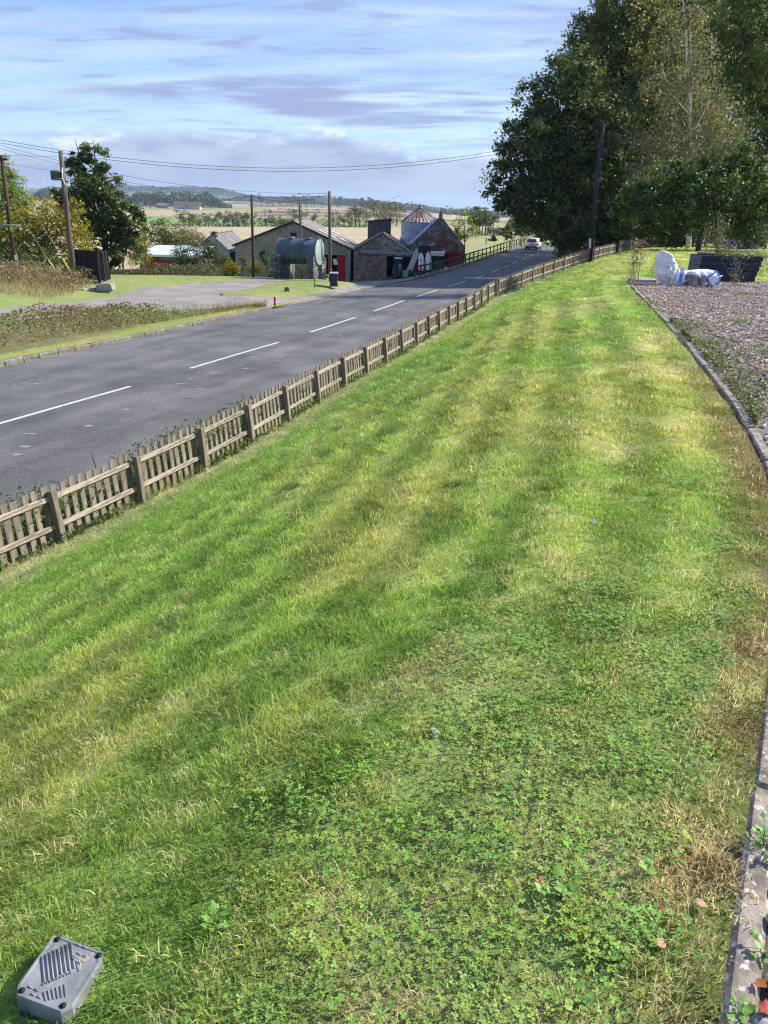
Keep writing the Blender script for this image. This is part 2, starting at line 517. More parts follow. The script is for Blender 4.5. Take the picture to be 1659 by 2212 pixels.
# grass colours (linear): where the turf is mossy, dry, lush or clover-dark
def clover_mask(X, Y):
    cx = (X - kerb_x(Y))
    m = .65*fbm(X*1.9+3.3, Y*1.9+8.1, 3)+.35*fbm(X*8+1, Y*8+4, 2)
    zone = sst(cx, -1.75, -.95)*(1-sst(cx, -.26, -.08))*(1-sst(Y, 2.7, 3.9))
    zone2 = sst(X, -.85, -.25)*(1-sst(Y, 1.75, 2.3))*(1-sst(cx, -.42, -.2))*.85
    zone3 = .5*sst(cx, -1.3, -.6)*(1-sst(cx, -.15, -.05))*(1-sst(Y, 5, 8))*sst(Y, 2, 3.4)
    z = np.maximum(np.maximum(zone, zone2), zone3)
    return np.clip(z*sst(m, .62-.27*z, .76-.26*z), 0, 1)
def lawn_col(X, Y):
    X, Y = np.asarray(X, float), np.asarray(Y, float)
    xf, xk = fence_x(Y), kerb_x(Y)
    t = np.clip((X-xf)/(xk-xf), 0, 1.3)
    n1 = fbm(X*.8, Y*.45, 4); n2 = fbm(X*2.3+30, Y*1.6+11, 4); n3 = fbm(X*.35+5, Y*.25+70, 3); n4 = fbm(X*6+3, Y*6+40, 3)
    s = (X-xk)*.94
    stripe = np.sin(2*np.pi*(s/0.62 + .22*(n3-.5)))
    g = np.array([.265, .405, .085]); y = np.array([.435, .43, .135]); d = np.array([.62, .53, .28]); k = np.array([.205, .30, .070]); p = np.array([.44, .46, .22])
    def mx(a, b, f): return a*(1-f[..., None]) + b*f[..., None]
    c = np.broadcast_to(g, X.shape+(3,)).copy()
    fy = np.clip(sst(n1, .42, .62)*.75 + .35*sst(stripe, -.2, .9) - .1, 0, 1)*sst(t, .35, .75)
    c = mx(c, y, fy*(.85))
    c = mx(c, y, sst(t, .0, .4)*sst(n3, .5, .65)*.30)
    c = mx(c, p, (1-sst(t, .06, .26+.1*n3))*(.72+.28*sst(n2, .35, .6)))          # raked, paler clippings by the fence
    c = mx(c, d, sst(n2, .58, .74)*sst(t, .6, .92)*.35*(.25+.75*sst(X-xk, -1.8, -.8)))
    c = mx(c, d, sst(n2*.6+n4*.4, .47, .62)*(1-sst(Y, 2.4, 4.0))*sst(X, -.5, .1)*.65)
    c = mx(c, d, sst(X-xk, -.95, -.35)*(1-sst(Y, 1.45, 2.1))*sst(n2, .28, .5)*.8)
    edge = sst(X-xk, -.42, -.10)*(1-sst(X-xk, .0, .02))*(1-sst(Y, 6, 11))
    c = mx(c, np.array([.33, .25, .115]), edge*.85*sst(n4, .25, .5))
    c = mx(c, np.array([.115, .078, .045]), sst(X-xk, -.085-.05*n4, -.03)*(1-sst(X-xk, .0, .02))*(1-sst(Y, 5, 9))*.9)
    c = mx(c, k, sst(n2, .30, .18+.05)*.0 + (1-sst(n2, .28, .42))*.55)
    c = mx(c, k, clover_mask(X, Y)*.7)
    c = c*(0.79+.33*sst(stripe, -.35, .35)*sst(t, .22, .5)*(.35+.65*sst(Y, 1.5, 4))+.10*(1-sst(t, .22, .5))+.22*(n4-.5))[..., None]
    return np.clip(c, .01, .6)

def turf_mat(name, attr=True, col=(.12, .2, .03), col2=(.2, .22, .06), fine=55, mul=0.9):
    m = bpy.data.materials.new(name)
    nt, b = nodes(m)
    N, L = nt.nodes, nt.links
    g = N.new('ShaderNodeNewGeometry')
    def noise(sc, d=5, st=None):
        n = N.new('ShaderNodeTexNoise'); n.inputs['Scale'].default_value = sc; n.inputs['Detail'].default_value = d; n.inputs['Roughness'].default_value = .65
        if st:
            mp = N.new('ShaderNodeMapping'); mp.inputs['Scale'].default_value = st; L.new(g.outputs['Position'], mp.inputs[0]); L.new(mp.outputs[0], n.inputs[0])
        else:
            L.new(g.outputs['Position'], n.inputs[0])
        return n.outputs[0]
    if attr:
        a = N.new('ShaderNodeAttribute'); a.attribute_name = 'gcol'; c = a.outputs['Color']
    else:
        x = N.new('ShaderNodeMix'); x.data_type = 'RGBA'; x.inputs[6].default_value = (*col, 1); x.inputs[7].default_value = (*col2, 1)
        r = N.new('ShaderNodeMapRange'); r.inputs[1].default_value = .38; r.inputs[2].default_value = .64
        L.new(noise(.35), r.inputs[0]); L.new(r.outputs[0], x.inputs[0]); c = x.outputs[2]
    h = N.new('ShaderNodeHueSaturation'); L.new(c, h.inputs['Color'])
    r = N.new('ShaderNodeMapRange'); L.new(noise(fine, 6), r.inputs[0]); r.inputs[1].default_value = .3; r.inputs[2].default_value = .7
    r.inputs[3].default_value = .55*mul; r.inputs[4].default_value = 1.4*mul
    r2 = N.new('ShaderNodeMapRange'); L.new(noise(fine*.16, 5), r2.inputs[0]); r2.inputs[1].default_value = .3; r2.inputs[2].default_value = .7
    r2.inputs[3].default_value = .8; r2.inputs[4].default_value = 1.2
    mm = N.new('ShaderNodeMath'); mm.operation = 'MULTIPLY'; L.new(r.outputs[0], mm.inputs[0]); L.new(r2.outputs[0], mm.inputs[1])
    L.new(mm.outputs[0], h.inputs['Value'])
    L.new(h.outputs[0], b.inputs['Base Color'])
    b.inputs['Roughness'].default_value = .9; b.inputs['Specular IOR Level'].default_value = .1
    bp = N.new('ShaderNodeBump'); bp.inputs['Strength'].default_value = .9; bp.inputs['Distance'].default_value = .03
    L.new(noise(fine*.7, 5), bp.inputs['Height']); L.new(bp.outputs[0], b.inputs['Normal'])
    return m

# ---- lawn sheet
ys = np.concatenate([np.linspace(-7, 0, 15)[:-1], np.linspace(0, 6, 90)[:-1], np.linspace(6, 24, 110)[:-1], np.linspace(24, 62, 90)[:-1], np.linspace(62, 100, 40)])
tt = np.concatenate([np.linspace(0, 1, 130)[:-1], np.linspace(1, 2.0, 40)[:-1], 2+np.linspace(0, 1, 14)**1.5*6])
Yg = np.broadcast_to(ys[:, None], (len(ys), len(tt)))
Xg = fence_x(Yg) + (kerb_x(Yg)-fence_x(Yg))*np.minimum(tt, 1.0)[None, :] + np.maximum(tt-1, 0)[None, :]*9.0
grid_obj('lawn', Xg, Yg, -lawn_h(Xg, Yg)-.07*sst(Xg-kerb_x(Yg), .02, .08)*(1-sst(Yg, 20.75, 20.95))*(1-sst(Xg-kerb_x(Yg), 8.7, 9.0)), turf_mat('lawn_turf', fine=70), colr=lawn_col(Xg, Yg))

# ---- verge between the road and the picket fence
uu = np.linspace(0, 1, 12)
yv = np.linspace(-8, 150, 200)
Yg = np.broadcast_to(yv[:, None], (len(yv), 12))
Xg = edge_r(Yg)-.4 + (fence_x(Yg)+.02-edge_r(Yg)+.4)*uu[None, :]**1.3
Zg = gnd(np.minimum(Xg, fence_x(Yg)-1e-3), Yg) - .01
Zg[:, 0] -= .15
VERGE = turf_mat('verge_turf', False, (.05, .085, .022), (.12, .12, .045), fine=30)
grid_obj('verge', Xg, Yg, Zg, VERGE)

# ---- road
def road_wear(X, Y):
    """polished wheel tracks, darker unworn strips, old seams, patches and grit at the edges"""
    o = (X-road_x(Y))*.94
    w = np.ones(X.shape)
    for c_ in (-2.75, -1.15, 1.05, 2.55):
        w = w+.16*np.exp(-((o-c_-.12*(fbm(Y*.06+c_, Y*0, 2)-.5))/.33)**2)
    w = w-.20*np.exp(-((o-.35)/.22)**2)*sst(fbm(Y*.35, Y*0+2, 3), .35, .6)
    w = w-.16*sst(fbm(o*1.4+3, Y*.30, 4), .52, .66)+.14*sst(fbm(o*2.2+30, Y*.5+9, 4), .55, .70)
    w = w+.30*sst(np.abs(o), 3.6, 5.6)*sst(fbm(o*1.2, Y*.35+60, 3), .3, .6)
    rgb = np.stack([w*1.0, w*.995, w*.985], -1)
    return np.clip(rgb, .4, 2)
ASPH = mat('asphalt', (.080, .079, .080), (.125, .123, .122), scale=.45, rough=.85, bump=.7, bscale=60, c3=(.21, .205, .20), c3scale=26, c3lo=.56, c3hi=.66, spec=.3, bdist=.008)
_nt = ASPH.node_tree; _b = _nt.nodes['Principled BSDF']; _c = _b.inputs['Base Color'].links[0].from_socket
_a = _nt.nodes.new('ShaderNodeAttribute'); _a.attribute_name = 'gcol'; _m = _nt.nodes.new('ShaderNodeMix'); _m.data_type = 'RGBA'; _m.blend_type = 'MULTIPLY'; _m.inputs[0].default_value = 1
_nt.links.new(_c, _m.inputs[6]); _nt.links.new(_a.outputs['Color'], _m.inputs[7]); _nt.links.new(_m.outputs[2], _b.inputs['Base Color'])
yr = np.concatenate([np.linspace(-12, 70, 330)[:-1], np.linspace(70, 200, 200)])
oo = np.linspace(0, 1, 48)
Yg = np.broadcast_to(yr[:, None], (len(yr), 48))
Xg = edge_l(Yg)+(edge_r(Yg)-edge_l(Yg))*oo[None, :]
camber = (1-(2*oo-1)**2)*.07
grid_obj('road', Xg, Yg, -road_h(Yg)+camber[None, :]-.02, ASPH, colr=road_wear(Xg, Yg))
def road_z(X, Y):
    o = (X-edge_l(Y))/(edge_r(Y)-edge_l(Y))
    return -road_h(Y)+(1-(2*o-1)**2)*.07-.02

# ---- ground left of the road
ss = np.concatenate([np.linspace(0, .5, 60)[:-1]**1.0*.30/.5, .30+np.linspace(0, 1, 60)*.70])
yl = np.concatenate([np.linspace(-20, 25, 30)[:-1], np.linspace(25, 112, 150)[:-1], np.linspace(112, 160, 40)])
Yg = np.broadcast_to(yl[:, None], (len(yl), len(ss)))
Xg = (edge_l(Yg)+.05) - ss[None, :]*150
Zg = -left_h(Xg, Yg)
Zg = Zg - np.maximum(Yg-148, 0)*.25 - np.maximum(-120-Xg, 0)*.05
LEFT_TURF = turf_mat('meadow_turf', False, (.22, .285, .085), (.30, .31, .115), fine=14)
grid_obj('grass_ground', Xg, Yg, Zg, LEFT_TURF)

# ---- sheets laid on that ground between two lines drawn on it
def sheet(name, A, B, m, zo=.03, nu=90, nv=12, bump=0.0):
    A, B = np.array(A, float), np.array(B, float)
    def res(P):
        d = np.r_[0, np.cumsum(np.linalg.norm(np.diff(P, axis=0), axis=1))]
        t = np.linspace(0, d[-1], nu)
        return np.stack([np.interp(t, d, P[:, 0]), np.interp(t, d, P[:, 1])], 1)
    a, b = res(A), res(B)
    v = np.linspace(0, 1, nv)[None, :, None]
    P = a[:, None, :]*(1-v)+b[:, None, :]*v
    k = np.sin(np.pi*np.linspace(0, 1, nv))[None, :]**.5
    Z = gnd(P[..., 0], P[..., 1])+zo*(.3+.7*k)+bump*k*(.4+1.2*fbm(P[..., 0]*.5, P[..., 1]*.5, 3))
    return grid_obj(name, P[..., 0], P[..., 1], Z, m)
TRACK = mat('track_tarmac', (.20, .175, .16), (.28, .25, .23), scale=.6, rough=.9, bump=.4, bscale=60, c3=(.30, .27, .25), c3scale=30, c3lo=.58, c3hi=.72, bdist=.006)
# ---- driveway, grass island, apron, verge bank
hp = lambda pts: [hit(*p) if len(p) == 2 else at(*p)[:2] for p in pts]
DA = [(-34, 29), (-25.5, 33.2), (-18.3, 36.6), (-16.9, 41), (-16.0, 46.2), (-15.6, 51.5), (-14.4, 58), (-11.7, 61.6), (-8.2, 63.2), (-4, 64.5)]
DB = [(-28, 22.5), (-21, 29), (-16.4, 33.4), (-14.9, 36.8), (-12.6, 39.6), (-9.7, 42.8), (-7.0, 45.8), (-5.2, 51), (-3.3, 58), (-2.2, 62)]
sheet('driveway', DA, DB, TRACK, zo=.035, nu=120, nv=20)
IA = [(-10.3, 47.6), (-10.35, 50.5), (-10.2, 54), (-9.3, 59), (-8.2, 62.6), (-6.2, 65.5), (-3.6, 66)]
IB = [(-10.0, 47.3), (-8.3, 47.9), (-6.9, 50.6), (-5.6, 54), (-4.6, 57.6), (-3.6, 61), (-2.7, 64.2)]
ISL = turf_mat('island_turf', False, (.21, .28, .085), (.27, .28, .11), fine=16)
sheet('grass_island', IA, IB, ISL, zo=.07, nu=60, nv=14, bump=.05)
AA = [(-4.2, 65.5), (-4.6, 72), (-5.4, 84), (-4.2, 97.0), (-.8, 108), (2.4, 109), (4.4, 109)]
AB = [(float(edge_l(y))+.12, y) for y in (59.5, 63, 66, 69, 72, 75, 78)]+[(4.8, 88)]
APRON = mat('apron_concrete', (.13, .125, .125), (.20, .195, .19), scale=.5, rough=.85, bump=.4, bscale=50, c3=(.26, .25, .24), c3scale=9, c3lo=.6, c3hi=.75, bdist=.006)
sheet('apron', AA, AB, APRON, zo=.035, nu=80, nv=16)
# bank of rough growth between driveway and kerb
VA = [(-36, 13), (-28.6, 20.5), (-21.6, 27.5), (-17.2, 32.4), (-15.3, 36.2), (-13.0, 39.2), (-10.0, 42.4), (-7.4, 45.6)]
VB = [(float(edge_l(y))-.32, y) for y in np.linspace(5, 45.2, 24)]
ROUGH = turf_mat('rough_turf', False, (.14, .15, .06), (.24, .20, .115), fine=12)
sheet('verge_bank', VA, VB, ROUGH, zo=.05, nu=90, nv=20, bump=.10)
# mown strip along the kerb
SA = [(float(edge_l(y))-1.15-.3*math.sin(y*.4), y+.35) for y in np.linspace(5, 44.6, 40)]
SB = [(float(edge_l(y))-.30, y) for y in np.linspace(5, 45.4, 40)]
sheet('verge_strip', SA, SB, turf_mat('strip_turf', False, (.19, .235, .065), (.25, .24, .09), fine=22), zo=.19, nu=90, nv=6)

# ---- white lines
PAINT = mat('road_paint', (.66, .66, .64), (.50, .50, .49), scale=14, rough=.7, c3=(.16, .16, .16), c3scale=16, c3lo=.56, c3hi=.66)
WORN = mat('worn_paint', (.10, .10, .105), (.30, .30, .30), scale=3.0, rough=.8, lo=.48, hi=.7, stretch=(1, 1, 1))
def strip(mb, off, ya, yb, w, n=8, dz=.006, m=0):
    ysq = np.linspace(ya, yb, n)
    vs, fs = [], []
    for i, y in enumerate(ysq):
        for s in (-1, 1):
            X = float(road_x(y))+off(y)+s*w/2*1.06
            vs.append((X, y, float(road_z(X, y))+dz))
    for i in range(n-1):
        fs.append((2*i, 2*i+1, 2*i+3, 2*i+2))
    mb.add(vs, fs, m)
# centre line: the gaps and marks measured from the photograph
def yofroad(x, y):
    r = ray(x, y)
    Y = np.arange(14, 180, .1)
    d = r[2]/r[1]*Y + road_h(Y) - .05
    i = np.nonzero(d < 0)[0]
    return float(Y[i[0]]) if len(i) else 150.0
ROADM = bpy.data.objects['road']
mk = [(yofroad(0, 942)-.4, yofroad(317, 836)), (yofroad(427, 797), yofroad(609, 740)), (yofroad(670, 718), yofroad(773, 686)), (yofroad(808, 672), yofroad(876, 650)),
      (yofroad(902, 641), yofroad(949, 627)), (yofroad(967, 619), yofroad(1005, 607))]
y_ = mk[-1][1]
mk = [(mk[0][0]-9, mk[0][0]-3)] + mk
for (x0, y0, x1, y1) in ((1018, 599, 1034, 594), (1052, 588.5, 1070, 582), (1082, 578, 1096, 573), (1107, 569, 1119, 564.5), (1128, 561, 1138, 557), (1145, 553.6, 1153, 550.4), (1161, 547, 1167, 544.4), (1173, 541.8, 1179, 539.4), (1183, 536.8, 1188, 534.3), (1193, 532, 1197, 529.8)):
    a, b = yofroad(x0, y0), yofroad(x1, y1)
    if a > y_+.5 and b > a+.5:
        mk.append((a, b)); y_ = b
lx = lambda y: 0.0
for a, b in mk:
    mb = MB(); strip(mb, lx, a, b, .12 if a < 60 else .15)
    o = mb.build('centre_line', PAINT); o.location = o.location
    o['kind'] = 'structure'
mb = MB()
for a, b in ((15, 17.5), (19.2, 20.4), (22, 24), (25.2, 27.5)):
    strip(mb, lambda y: -3.3, a, b, .10)
strip(mb, lambda y: -3.6-.9*math.sin((y-46)/40*math.pi), 46, 86, .11, n=30)
tagw = mb.build('worn_edge_line', WORN); tagw['kind'] = 'structure'
mb = MB()
for (x, y_, w, l) in ((-1.2, 104, .5, 1.2), (-3.4, 72, .14, .6), (2.0, 25.5, .3, .12), (1.6, 29, .25, .1), (2.2, 33, .25, .1), (1.1, 22.8, .3, .1), (2.6, 37.5, .25, .12), (1.5, 26.6, .16, .08), (1.9, 24.6, .2, .08), (2.5, 21, .2, .09)):
    strip(mb, lambda q, x=x: x, y_, y_+l, w, n=3)
rq = random.Random(4)
for i in range(70):
    yq = rq.uniform(14, 48); xq = rq.gauss(1.5, .55) if rq.random() < .8 else rq.gauss(-2.9, .5)
    strip(mb, lambda q, x=xq: x, yq, yq+rq.uniform(.05, .16), rq.uniform(.06, .28), n=2, m=1)
mb.build('paint_spots', [WORN, mat('paint_chip', (.30, .30, .29), (.17, .17, .17), scale=9, rough=.8)])['kind'] = 'structure'

# ---- kerbstones on the left of the road
KST = mat('kerb_stone', (.22, .20, .175), (.135, .125, .11), scale=6, rough=.9, bump=.6, bscale=25, rnd=.18, c3=(.13, .14, .08), c3scale=3)
kroot = thing('road_kerb', 'long low kerb of rough grey stones along the grass verge left of the road', 'kerb', (float(edge_l(30)), 30, -float(road_h(30))))
kvar = []
for i in range(5):
    mb = MB(); mb.box((0, 0, 0), (.26, 1, .26), ch=.035, jit=.018)
    kvar.append(mb.mesh('kerb_stone', KST))
y_ = 6.0; kl = wloc(kroot)
while y_ < 45.3:
    L_ = random.uniform(.75, 1.0)
    ym = y_+L_/2*.94
    dx = float(edge_l(ym+.2)-edge_l(ym-.2))/.4
    X = float(edge_l(ym))-.10
    inst('kerb_stone', random.choice(kvar), kroot, (X-kl.x, ym-kl.y, float(-road_h(ym))+.02-kl.z+random.uniform(-.01, .015)), (random.uniform(-.03, .03), 0, -math.atan(dx)), (1, L_*.985, 1))
    y_ += L_*.94

# ---- lawn grass: thousands of small tufts standing on the turf
def blade_tuft(rng, n, rad, lmin, lmax, wmin, wmax, lean, bias):
    V, Fc, T = [], [], []
    for i in range(n):
        a = rng.uniform(0, 2*math.pi); r_ = rad*math.sqrt(rng.uniform())
        bx, by = r_*math.cos(a), r_*math.sin(a)
        L_ = rng.uniform(lmin, lmax); w = rng.uniform(wmin, wmax)/2
        az_ = rng.uniform(0, 2*math.pi); ln = rng.uniform(.15, lean)
        dx, dy = math.cos(az_)*ln+bias, math.sin(az_)*ln
        up = 1/math.sqrt(1+dx*dx+dy*dy)
        q = az_+rng.uniform(.6, 2.4)
        sx_, sy_ = math.cos(q)*w, math.sin(q)*w
        o = len(V); t = rng.uniform(0, 1)
        m_ = .55
        px_, py_, pz_ = bx+dx*up*L_*m_*.8, by+dy*up*L_*m_*.8, L_*m_*up
        ex, ey, ez = bx+dx*up*L_*1.2, by+dy*up*L_*1.2, L_*up*.85
        V += [(bx-sx_, by-sy_, -.004), (bx+sx_, by+sy_, -.004), (px_+sx_*.8, py_+sy_*.8, pz_), (px_-sx_*.8, py_-sy_*.8, pz_), (ex, ey, ez)]
        Fc += [(o, o+1, o+2, o+3), (o+3, o+2, o+4)]
        T += [t]*5
    return V, Fc, T
def clover_tuft(rng, n, rad):
    V, Fc, T = [], [], []
    for i in range(n):
        a = rng.uniform(0, 2*math.pi); r_ = rad*math.sqrt(rng.uniform())
        cx_, cy_, cz_ = r_*math.cos(a), r_*math.sin(a), rng.uniform(.012, .034)
        s = rng.uniform(.0024, .0058); a0 = rng.uniform(0, 2*math.pi); tx, ty = rng.uniform(-.45, .45), rng.uniform(-.45, .45)
        t = rng.uniform(0, 1)
        for k in range(3):
            b = a0+k*2.094
            c_, s_ = math.cos(b), math.sin(b)
            o = len(V)
            for (u, v, w) in ((0, 0, 0), (.75, -.62, .10), (1.5, -.55, .22), (1.75, 0, .05), (1.5, .55, .22), (.75, .62, .10)):
                x_, y2 = (u*c_-v*s_)*s, (u*s_+v*c_)*s
                V.append((cx_+x_, cy_+y2, cz_+w*s+x_*tx+y2*ty)); T.append(t)
            Fc += [(o, o+1, o+2, o+3), (o, o+3, o+4, o+5)]
    return V, Fc, T
def tint_mesh(name, V, Fc, T, m):
    me = bpy.data.meshes.new(name)
    me.from_pydata(V, [], Fc)
    a = me.attributes.new('tint', 'FLOAT', 'POINT'); a.data.foreach_set('value', np.array(T, np.float32))
    me.materials.append(m); me.update()
    return me
def scatter(name, srcs, P, rot, scl, idx, colr, label=None):
    """one object: SRC meshes instanced on the points P"""
    lib = bpy.data.collections.new(name+'_sources')
    for i, me in enumerate(srcs):
        o = bpy.data.objects.new('%s_source_%02d' % (name, i), me)
        lib.objects.link(o)
    me = bpy.data.meshes.new(name)
    me.vertices.add(len(P)); me.vertices.foreach_set('co', np.asarray(P, np.float32).ravel())
    def at_(n, t, f, d):
        a = me.attributes.new(n, t, 'POINT'); a.data.foreach_set(f, d)
    at_('rot', 'FLOAT_VECTOR', 'vector', np.asarray(rot, np.float32).ravel())
    at_('scl', 'FLOAT_VECTOR', 'vector', np.asarray(scl, np.float32).ravel())
    at_('idx', 'INT', 'value', np.asarray(idx, np.int32))
    at_('col', 'FLOAT_COLOR', 'color', np.concatenate([colr, np.ones((len(P), 1))], 1).astype(np.float32).ravel())
    o = bpy.data.objects.new(name, me); COL.objects.link(o); o['kind'] = 'stuff'
    g = bpy.data.node_groups.new(name+'_nodes', 'GeometryNodeTree')
    g.interface.new_socket('Geometry', in_out='INPUT', socket_type='NodeSocketGeometry')
    g.interface.new_socket('Geometry', in_out='OUTPUT', socket_type='NodeSocketGeometry')
    N, L = g.nodes, g.links
    gi, go = N.new('NodeGroupInput'), N.new('NodeGroupOutput')
    ci = N.new('GeometryNodeCollectionInfo'); ci.inputs[0].default_value = lib
    ci.inputs['Separate Children'].default_value = True; ci.inputs['Reset Children'].default_value = True
    ip = N.new('GeometryNodeInstanceOnPoints'); ip.inputs['Pick Instance'].default_value = True
    def na(n, t):
        x = N.new('GeometryNodeInputNamedAttribute'); x.data_type = t; x.inputs[0].default_value = n
        return x.outputs[0]
    er = N.new('FunctionNodeEulerToRotation')
    L.new(gi.outputs[0], ip.inputs['Points']); L.new(ci.outputs[0], ip.inputs['Instance'])
    L.new(na('idx', 'INT'), ip.inputs['Instance Index'])
    L.new(na('rot', 'FLOAT_VECTOR'), er.inputs[0]); L.new(er.outputs[0], ip.inputs['Rotation'])
    L.new(na('scl', 'FLOAT_VECTOR'), ip.inputs['Scale'])
    L.new(ip.outputs[0], go.inputs[0])
    md = o.modifiers.new('scatter', 'NODES'); md.node_group = g
    return o
GRASS = leafmat('grass_blade', (.70, .74, .66), (1.0, 1.0, .95), (1.35, 1.25, 1.3), trans=.42, rough=.55, inst_col=True)
CLOV = leafmat('clover_leaf', (.75, .8, .8), (1.0, 1.0, 1.0), (1.3, 1.2, 1.2), trans=.25, rough=.6, inst_col=True)
rg = np.random.default_rng(11)
SRC = []
for k in range(5): SRC.append(tint_mesh('grass_tuft', *blade_tuft(rg, 60, .075, .013, .029, .0022, .0042, 1.1, .35), GRASS))     # 0-4 mown turf
for k in range(3): SRC.append(tint_mesh('grass_tuft', *blade_tuft(rg, 44, .06, .022, .047, .0026, .0048, 1.1, .55), GRASS))     # 5-7 lusher, flopping
for k in range(3): SRC.append(tint_mesh('dry_tuft', *blade_tuft(rg, 36, .065, .018, .045, .0016, .003, 1.8, .2), GRASS))           # 8-10 dry and flat
for k in range(4): SRC.append(tint_mesh('clover_tuft', *clover_tuft(rg, 20, .075), CLOV))                                          # 11-14 clover
def lawn_points():
    P, Q = [], []
    for (r0, r1, dens) in ((.55, 2.2, 420), (2.2, 3.5, 330), (3.5, 5.5, 210), (5.5, 9, 105), (9, 14, 48), (14, 22, 24), (22, 34, 11), (34, 60, 5)):
        ext = r1+1
        n = int(dens*(2*ext)*(ext+1))
        X = rg.uniform(-ext, ext, n); Y = rg.uniform(-1 if r0 < 1 else 0, ext, n)
        rr = np.hypot(X, Y)
        k = (rr >= r0) & (rr < r1) & (np.abs(X) < .56*np.maximum(Y, 0)+1.2) & (X > fence_x(Y)-.25) & (Y > .35)
        k &= (X < kerb_x(Y)-.01) | (Y > 20.6)
        k &= ~((Y > 20.6) & (X > kerb_x(Y)) & (Y < 21.2))
        P.append(np.stack([X[k], Y[k]], 1)); Q.append(np.full(k.sum(), (r0+r1)/2))
    return np.concatenate(P), np.concatenate(Q)
XY, RR = lawn_points()
# leave the drain cover free
CV = np.array([-.735, 1.262])
k = np.hypot(XY[:, 0]-CV[0], XY[:, 1]-CV[1]) > .098
k &= ~((XY[:, 0] > kerb_x(XY[:, 1])-.05) & (XY[:, 1] < 8) & (rg.uniform(size=len(k)) < .8))
XY, RR = XY[k], RR[k]
X, Y = XY[:, 0], XY[:, 1]
rr = np.hypot(X, Y)
n = len(X)
col = lawn_col(X, Y)*rg.uniform(.72, 1.28, n)[:, None]*np.array([1, 1, 1])
u = rg.uniform(size=n)
lush = fbm(X*1.1+50, Y*.9+20, 3)
t_ = (X-fence_x(Y))/(kerb_x(Y)-fence_x(Y))
idx = rg.integers(0, 5, n)
pl = sst(lush, .48, .66)*.65*(1-sst(t_, .82, .95)) + .08
idx = np.where(u < pl, rg.integers(5, 8, n), idx)
dryf = sst(fbm(X*2.3+30, Y*1.6+11, 4), .53, .70)*.5*(.2+.8*sst(X-kerb_x(Y), -1.7, -.8)) + .14 + (.75*sst(X-kerb_x(Y), -.8, -.3)+.25*sst(fbm(X*5+7, Y*5+2, 3), .5, .65))*(1-sst(Y, 1.9, 4)) + .5*(1-sst(t_, .05, .2))
u2 = rg.uniform(size=n)
isd = (u2 < dryf*.75) & (idx < 5)
idx = np.where(isd, rg.integers(8, 11, n), idx)
col = np.where(isd[:, None], col*.25+np.array([.62, .53, .30])*rg.uniform(.7, 1.2, n)[:, None], col)
cm = clover_mask(X, Y)
isc = (rg.uniform(size=n) < cm*.72) & (rr < 6)
idx = np.where(isc, rg.integers(11, 15, n), idx)
cg = np.stack([rg.uniform(.15, .30, n), rg.uniform(.26, .42, n), rg.uniform(.05, .085, n)], 1)
col = np.where(isc[:, None], cg, col)
# the mower laid the stripes over alternately: lean along or against the strip
s_ = (X-kerb_x(Y))*.94
dirn = np.where(np.sin(2*np.pi*s_/.62) > 0, 1.0, -1.0)
head = math.pi/2-.32 + np.where(dirn > 0, 0, math.pi) + rg.normal(0, 1.1, n)
sc = np.clip(rr/3.0, 1, None)**.62
hs = np.clip(rr/3.0, 1, None)**.22
near_f = 1-sst(t_, .0, .08)
rot = np.stack([rg.normal(0, .06, n), rg.normal(0, .06, n), head], 1)
scl = np.stack([sc, sc, hs*(1+.3*near_f)], 1)*rg.uniform(.8, 1.25, n)[:, None]
scatter('lawn_grass', SRC, np.stack([X, Y, -lawn_h(X, Y)], 1), rot, scl, idx, col)
print('tufts', n)
# ------------------------------------------------------------------ picket fences
WOOD = mat('weathered_wood', (.265, .225, .17), (.145, .122, .095), scale=3.0, stretch=(6, 6, 1), rough=.85, bump=.5, bscale=30, rnd=.22, c3=(.115, .11, .075), c3scale=4, c3lo=.50, c3hi=.66, obj=True, bdist=.004)
RAILW = mat('rail_wood', (.42, .365, .285), (.205, .175, .132), scale=4.0, stretch=(1, 6, 6), rough=.85, bump=.5, bscale=30, rnd=.15, c3=(.15, .135, .095), c3scale=7, c3lo=.52, c3hi=.62, obj=True, bdist=.004)
POSTW = mat('post_wood', (.27, .23, .175), (.15, .128, .10), scale=3.5, stretch=(5, 5, 1), rough=.9, bump=.5, bscale=25, rnd=.15, c3=(.15, .14, .09), c3scale=3, obj=True, bdist=.004)
pvar = []
for i in range(6):
    mb = MB()
    w, t, hgt_ = random.uniform(.096, .112), .021, 1.0
    z1, z2 = hgt_-random.uniform(0, .012), hgt_-random.uniform(0, .012)
    k = random.uniform(-.006, .006)
    vs = [(-w/2, -t/2, 0), (w/2, -t/2, 0), (w/2, t/2, 0), (-w/2, t/2, 0), (-w/2+k, -t/2, z1), (w/2+k, -t/2, z2), (w/2+k, t/2, z2), (-w/2+k, t/2, z1)]
    mb.add(vs, [(0, 3, 2, 1), (4, 5, 6, 7), (0, 1, 5, 4), (1, 2, 6, 5), (2, 3, 7, 6), (3, 0, 4, 7)])
    pvar.append(mb.mesh('picket', WOOD))
def unit_box(name, m, ch):
    mb = MB(); mb.box((0, 0, 0), (1, 1, 1)); return mb.mesh(name, m)
postvar = []
for i in range(3):
    mb = MB(); mb.box((0, 0, .5), (.104, .10, 1.0), ch=.008, jit=.003); postvar.append(mb.mesh('post', POSTW))
railvar = []
for i in range(3):
    mb = MB(); mb.box((0, 0, 0), (1.0, .042, .084), ch=.006, jit=.003); railvar.append(mb.mesh('rail', RAILW))
